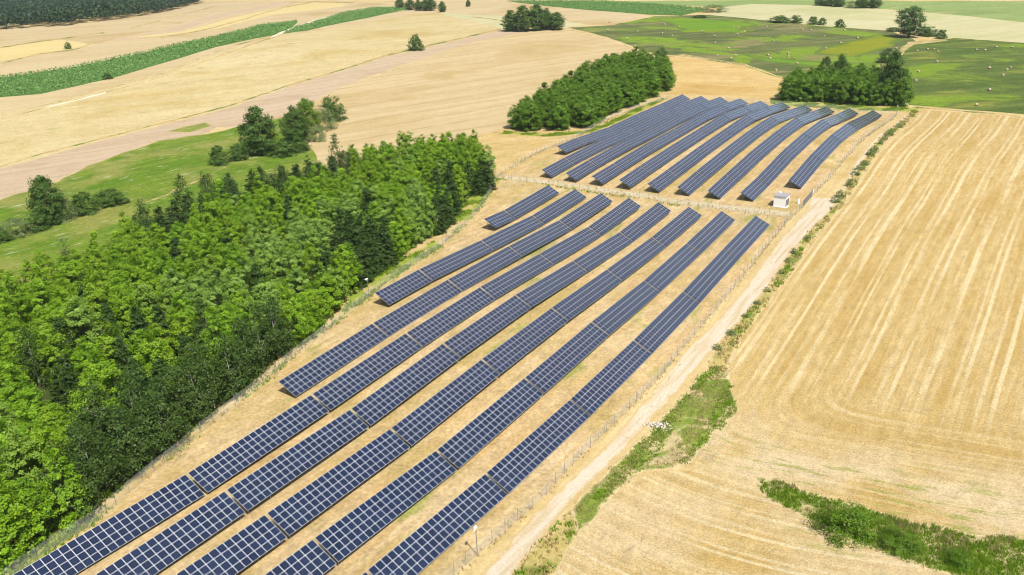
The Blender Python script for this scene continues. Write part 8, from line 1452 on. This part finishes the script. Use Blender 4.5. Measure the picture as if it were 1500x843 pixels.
f2 = [FENCES['gate'][0], FENCES['gate'][1]]
fence(f2, 'short wire fence panel joining the cross fence to the gate')

for (x, y), lb in zip(POLES, ['thin camera mast with bracing beside the plantation fence', 'camera mast with a white head standing by the track fence', 'camera mast at the far corner of the fence below the copse', 'camera mast at the far corner beside the square grove', 'camera mast at the fence corner between plantation and far block']):
    t = empty('camera_mast', (x, y, hz(x, y)), R(random.uniform(0, 360))); tag(t, lb, 'mast')
    b = MB(); b.tube([(0, 0, -.4), (0, 0, 2.2), (0, 0, 4.4)], [.075, .07, .055], 8); b.build('pole', M['steel'], t)
    b = MB(); b.tube([(0, 0, 4.2), (.35, 0, 4.25)], [.03, .03], 6); b.tube([(-.12, 0, 4.52), (.55, 0, 4.44)], [.13, .11], 10); b.box(-.16, .34, -.15, .15, 4.62, 4.68); b.build('camera_head', M['white'], t)

# ------------------------------------------------------------------ transformer hut
(bx, by), (cx, cy), (dx, dy) = MISC['hut']
ang = math.atan2(cy - by, cx - bx)
hut = empty('transformer_hut', (bx, by, hz(cx, cy)), -ROW_AZ); tag(hut, 'small white transformer hut with a flat grey roof by the gate', 'hut')
Wd, Dp, Ht = 3.3, 4.2, 2.95
b = MB(); b.box(-.35, Wd + .7, -.35, Dp + .35, -.5, .08); b.build('concrete_base', M['concrete'], hut)
b = MB(); b.box(0, Wd, 0, Dp, .08, Ht); b.build('wall', M['white'], hut)
b = MB(); b.box(-.14, Wd + .14, -.14, Dp + .14, Ht, Ht + .16); b.box(-.08, Wd + .08, -.08, Dp + .08, Ht + .16, Ht + .22); rf = b.build('roof', M['roof_grey'], hut)
b = MB(); b.box(.35, 1.0, Dp - 1.0, Dp - .35, Ht + .22, Ht + .55); b.build('vent_box', M['white'], rf)
for y0, w in ((.35, 1.1), (1.85, 1.7)):
    b = MB(); b.box(Wd + .005, Wd + .05, y0, y0 + w, .18, 2.2); dr = b.build('door', M['door_grey'], hut)
    b = MB()
    for k in range(9): b.box(Wd + .052, Wd + .075, y0 + .12, y0 + w - .12, .4 + k * .19, .48 + k * .19)
    b.build('louvre', M['dark_steel'], dr)
    b = MB(); b.box(Wd + .052, Wd + .09, y0 + w - .1, y0 + w - .05, 1.05, 1.25); b.build('handle', M['steel'], dr)
# meter cabinet on the far right corner of the yard
cab = MB(); cab.box(-.25, .25, -.2, .2, -.1, 1.25); cab.box(-.29, .29, -.24, .24, 1.25, 1.32)
o = cab.build('meter_cabinet', M['white'], None, (bx + 7.6, by + 1.2, hz(bx + 7.6, by + 1.2))); tag(o, 'small white meter cabinet standing between the hut and the gate', 'cabinet')

# ------------------------------------------------------------------ straw bales
bm_ = MB(); n = 18
prof = [(-.60, .50), (-.57, .60), (-.45, .635), (.45, .635), (.57, .60), (.60, .50)]
bm_.tube([(x, 0, .60) for x, r_ in prof], [r_ for x, r_ in prof], n)
BALE = bm_.mesh('straw_bale', [M['bale']])
for x, y in BALES:
    o = link('straw_bale', BALE, None, (x, y, hz(x, y))); o.rotation_euler = (0, 0, random.uniform(0, 3.14)); s = random.uniform(0.9, 1.05); o.scale = (s, s, s)
    tag(o, 'round pale straw bale lying on the mown green meadow', 'bale', 'straw bales scattered over the meadows')

# ------------------------------------------------------------------ rubble by the track
rx, ry = MISC['rubble']; b = MB()
for k in range(130):
    a = random.uniform(0, 6.28); d = abs(random.gauss(0, 1)); x, y = rx + math.cos(a) * d * 1.5, ry + math.sin(a) * d * 0.9; s = random.uniform(.06, .22)
    m = Matrix.Translation((x, y, hz(x, y) + max(0, .45 - d * .2) * random.random())) @ Matrix.Rotation(random.uniform(0, 6), 4, Vector((random.random(), random.random(), random.random() + .1)).normalized())
    b.box(-s, s, -s * .7, s * .7, -s * .4, s * .4, 0, m)
tag(b.build('rubble', M['stone']), 'heap of pale rubble in the green verge beside the track', 'rubble', kind='stuff')

# ------------------------------------------------------------------ air: faint summer haze
t = NT('haze'); v = t.n('ShaderNodeVolumePrincipled'); v.inputs['Color'].default_value = (0.86, 0.92, 1.0, 1); v.inputs['Density'].default_value = 0.00007; v.inputs['Anisotropy'].default_value = 0.2
o = t.n('ShaderNodeOutputMaterial'); t.t.links.new(v.outputs[0], o.inputs['Volume'])
b = MB(); b.box(-4010, 4010, -610, 5210, -12, 84); tag(b.build('haze', t.mat), 'thin summer haze lying over the fields', 'haze', kind='stuff')
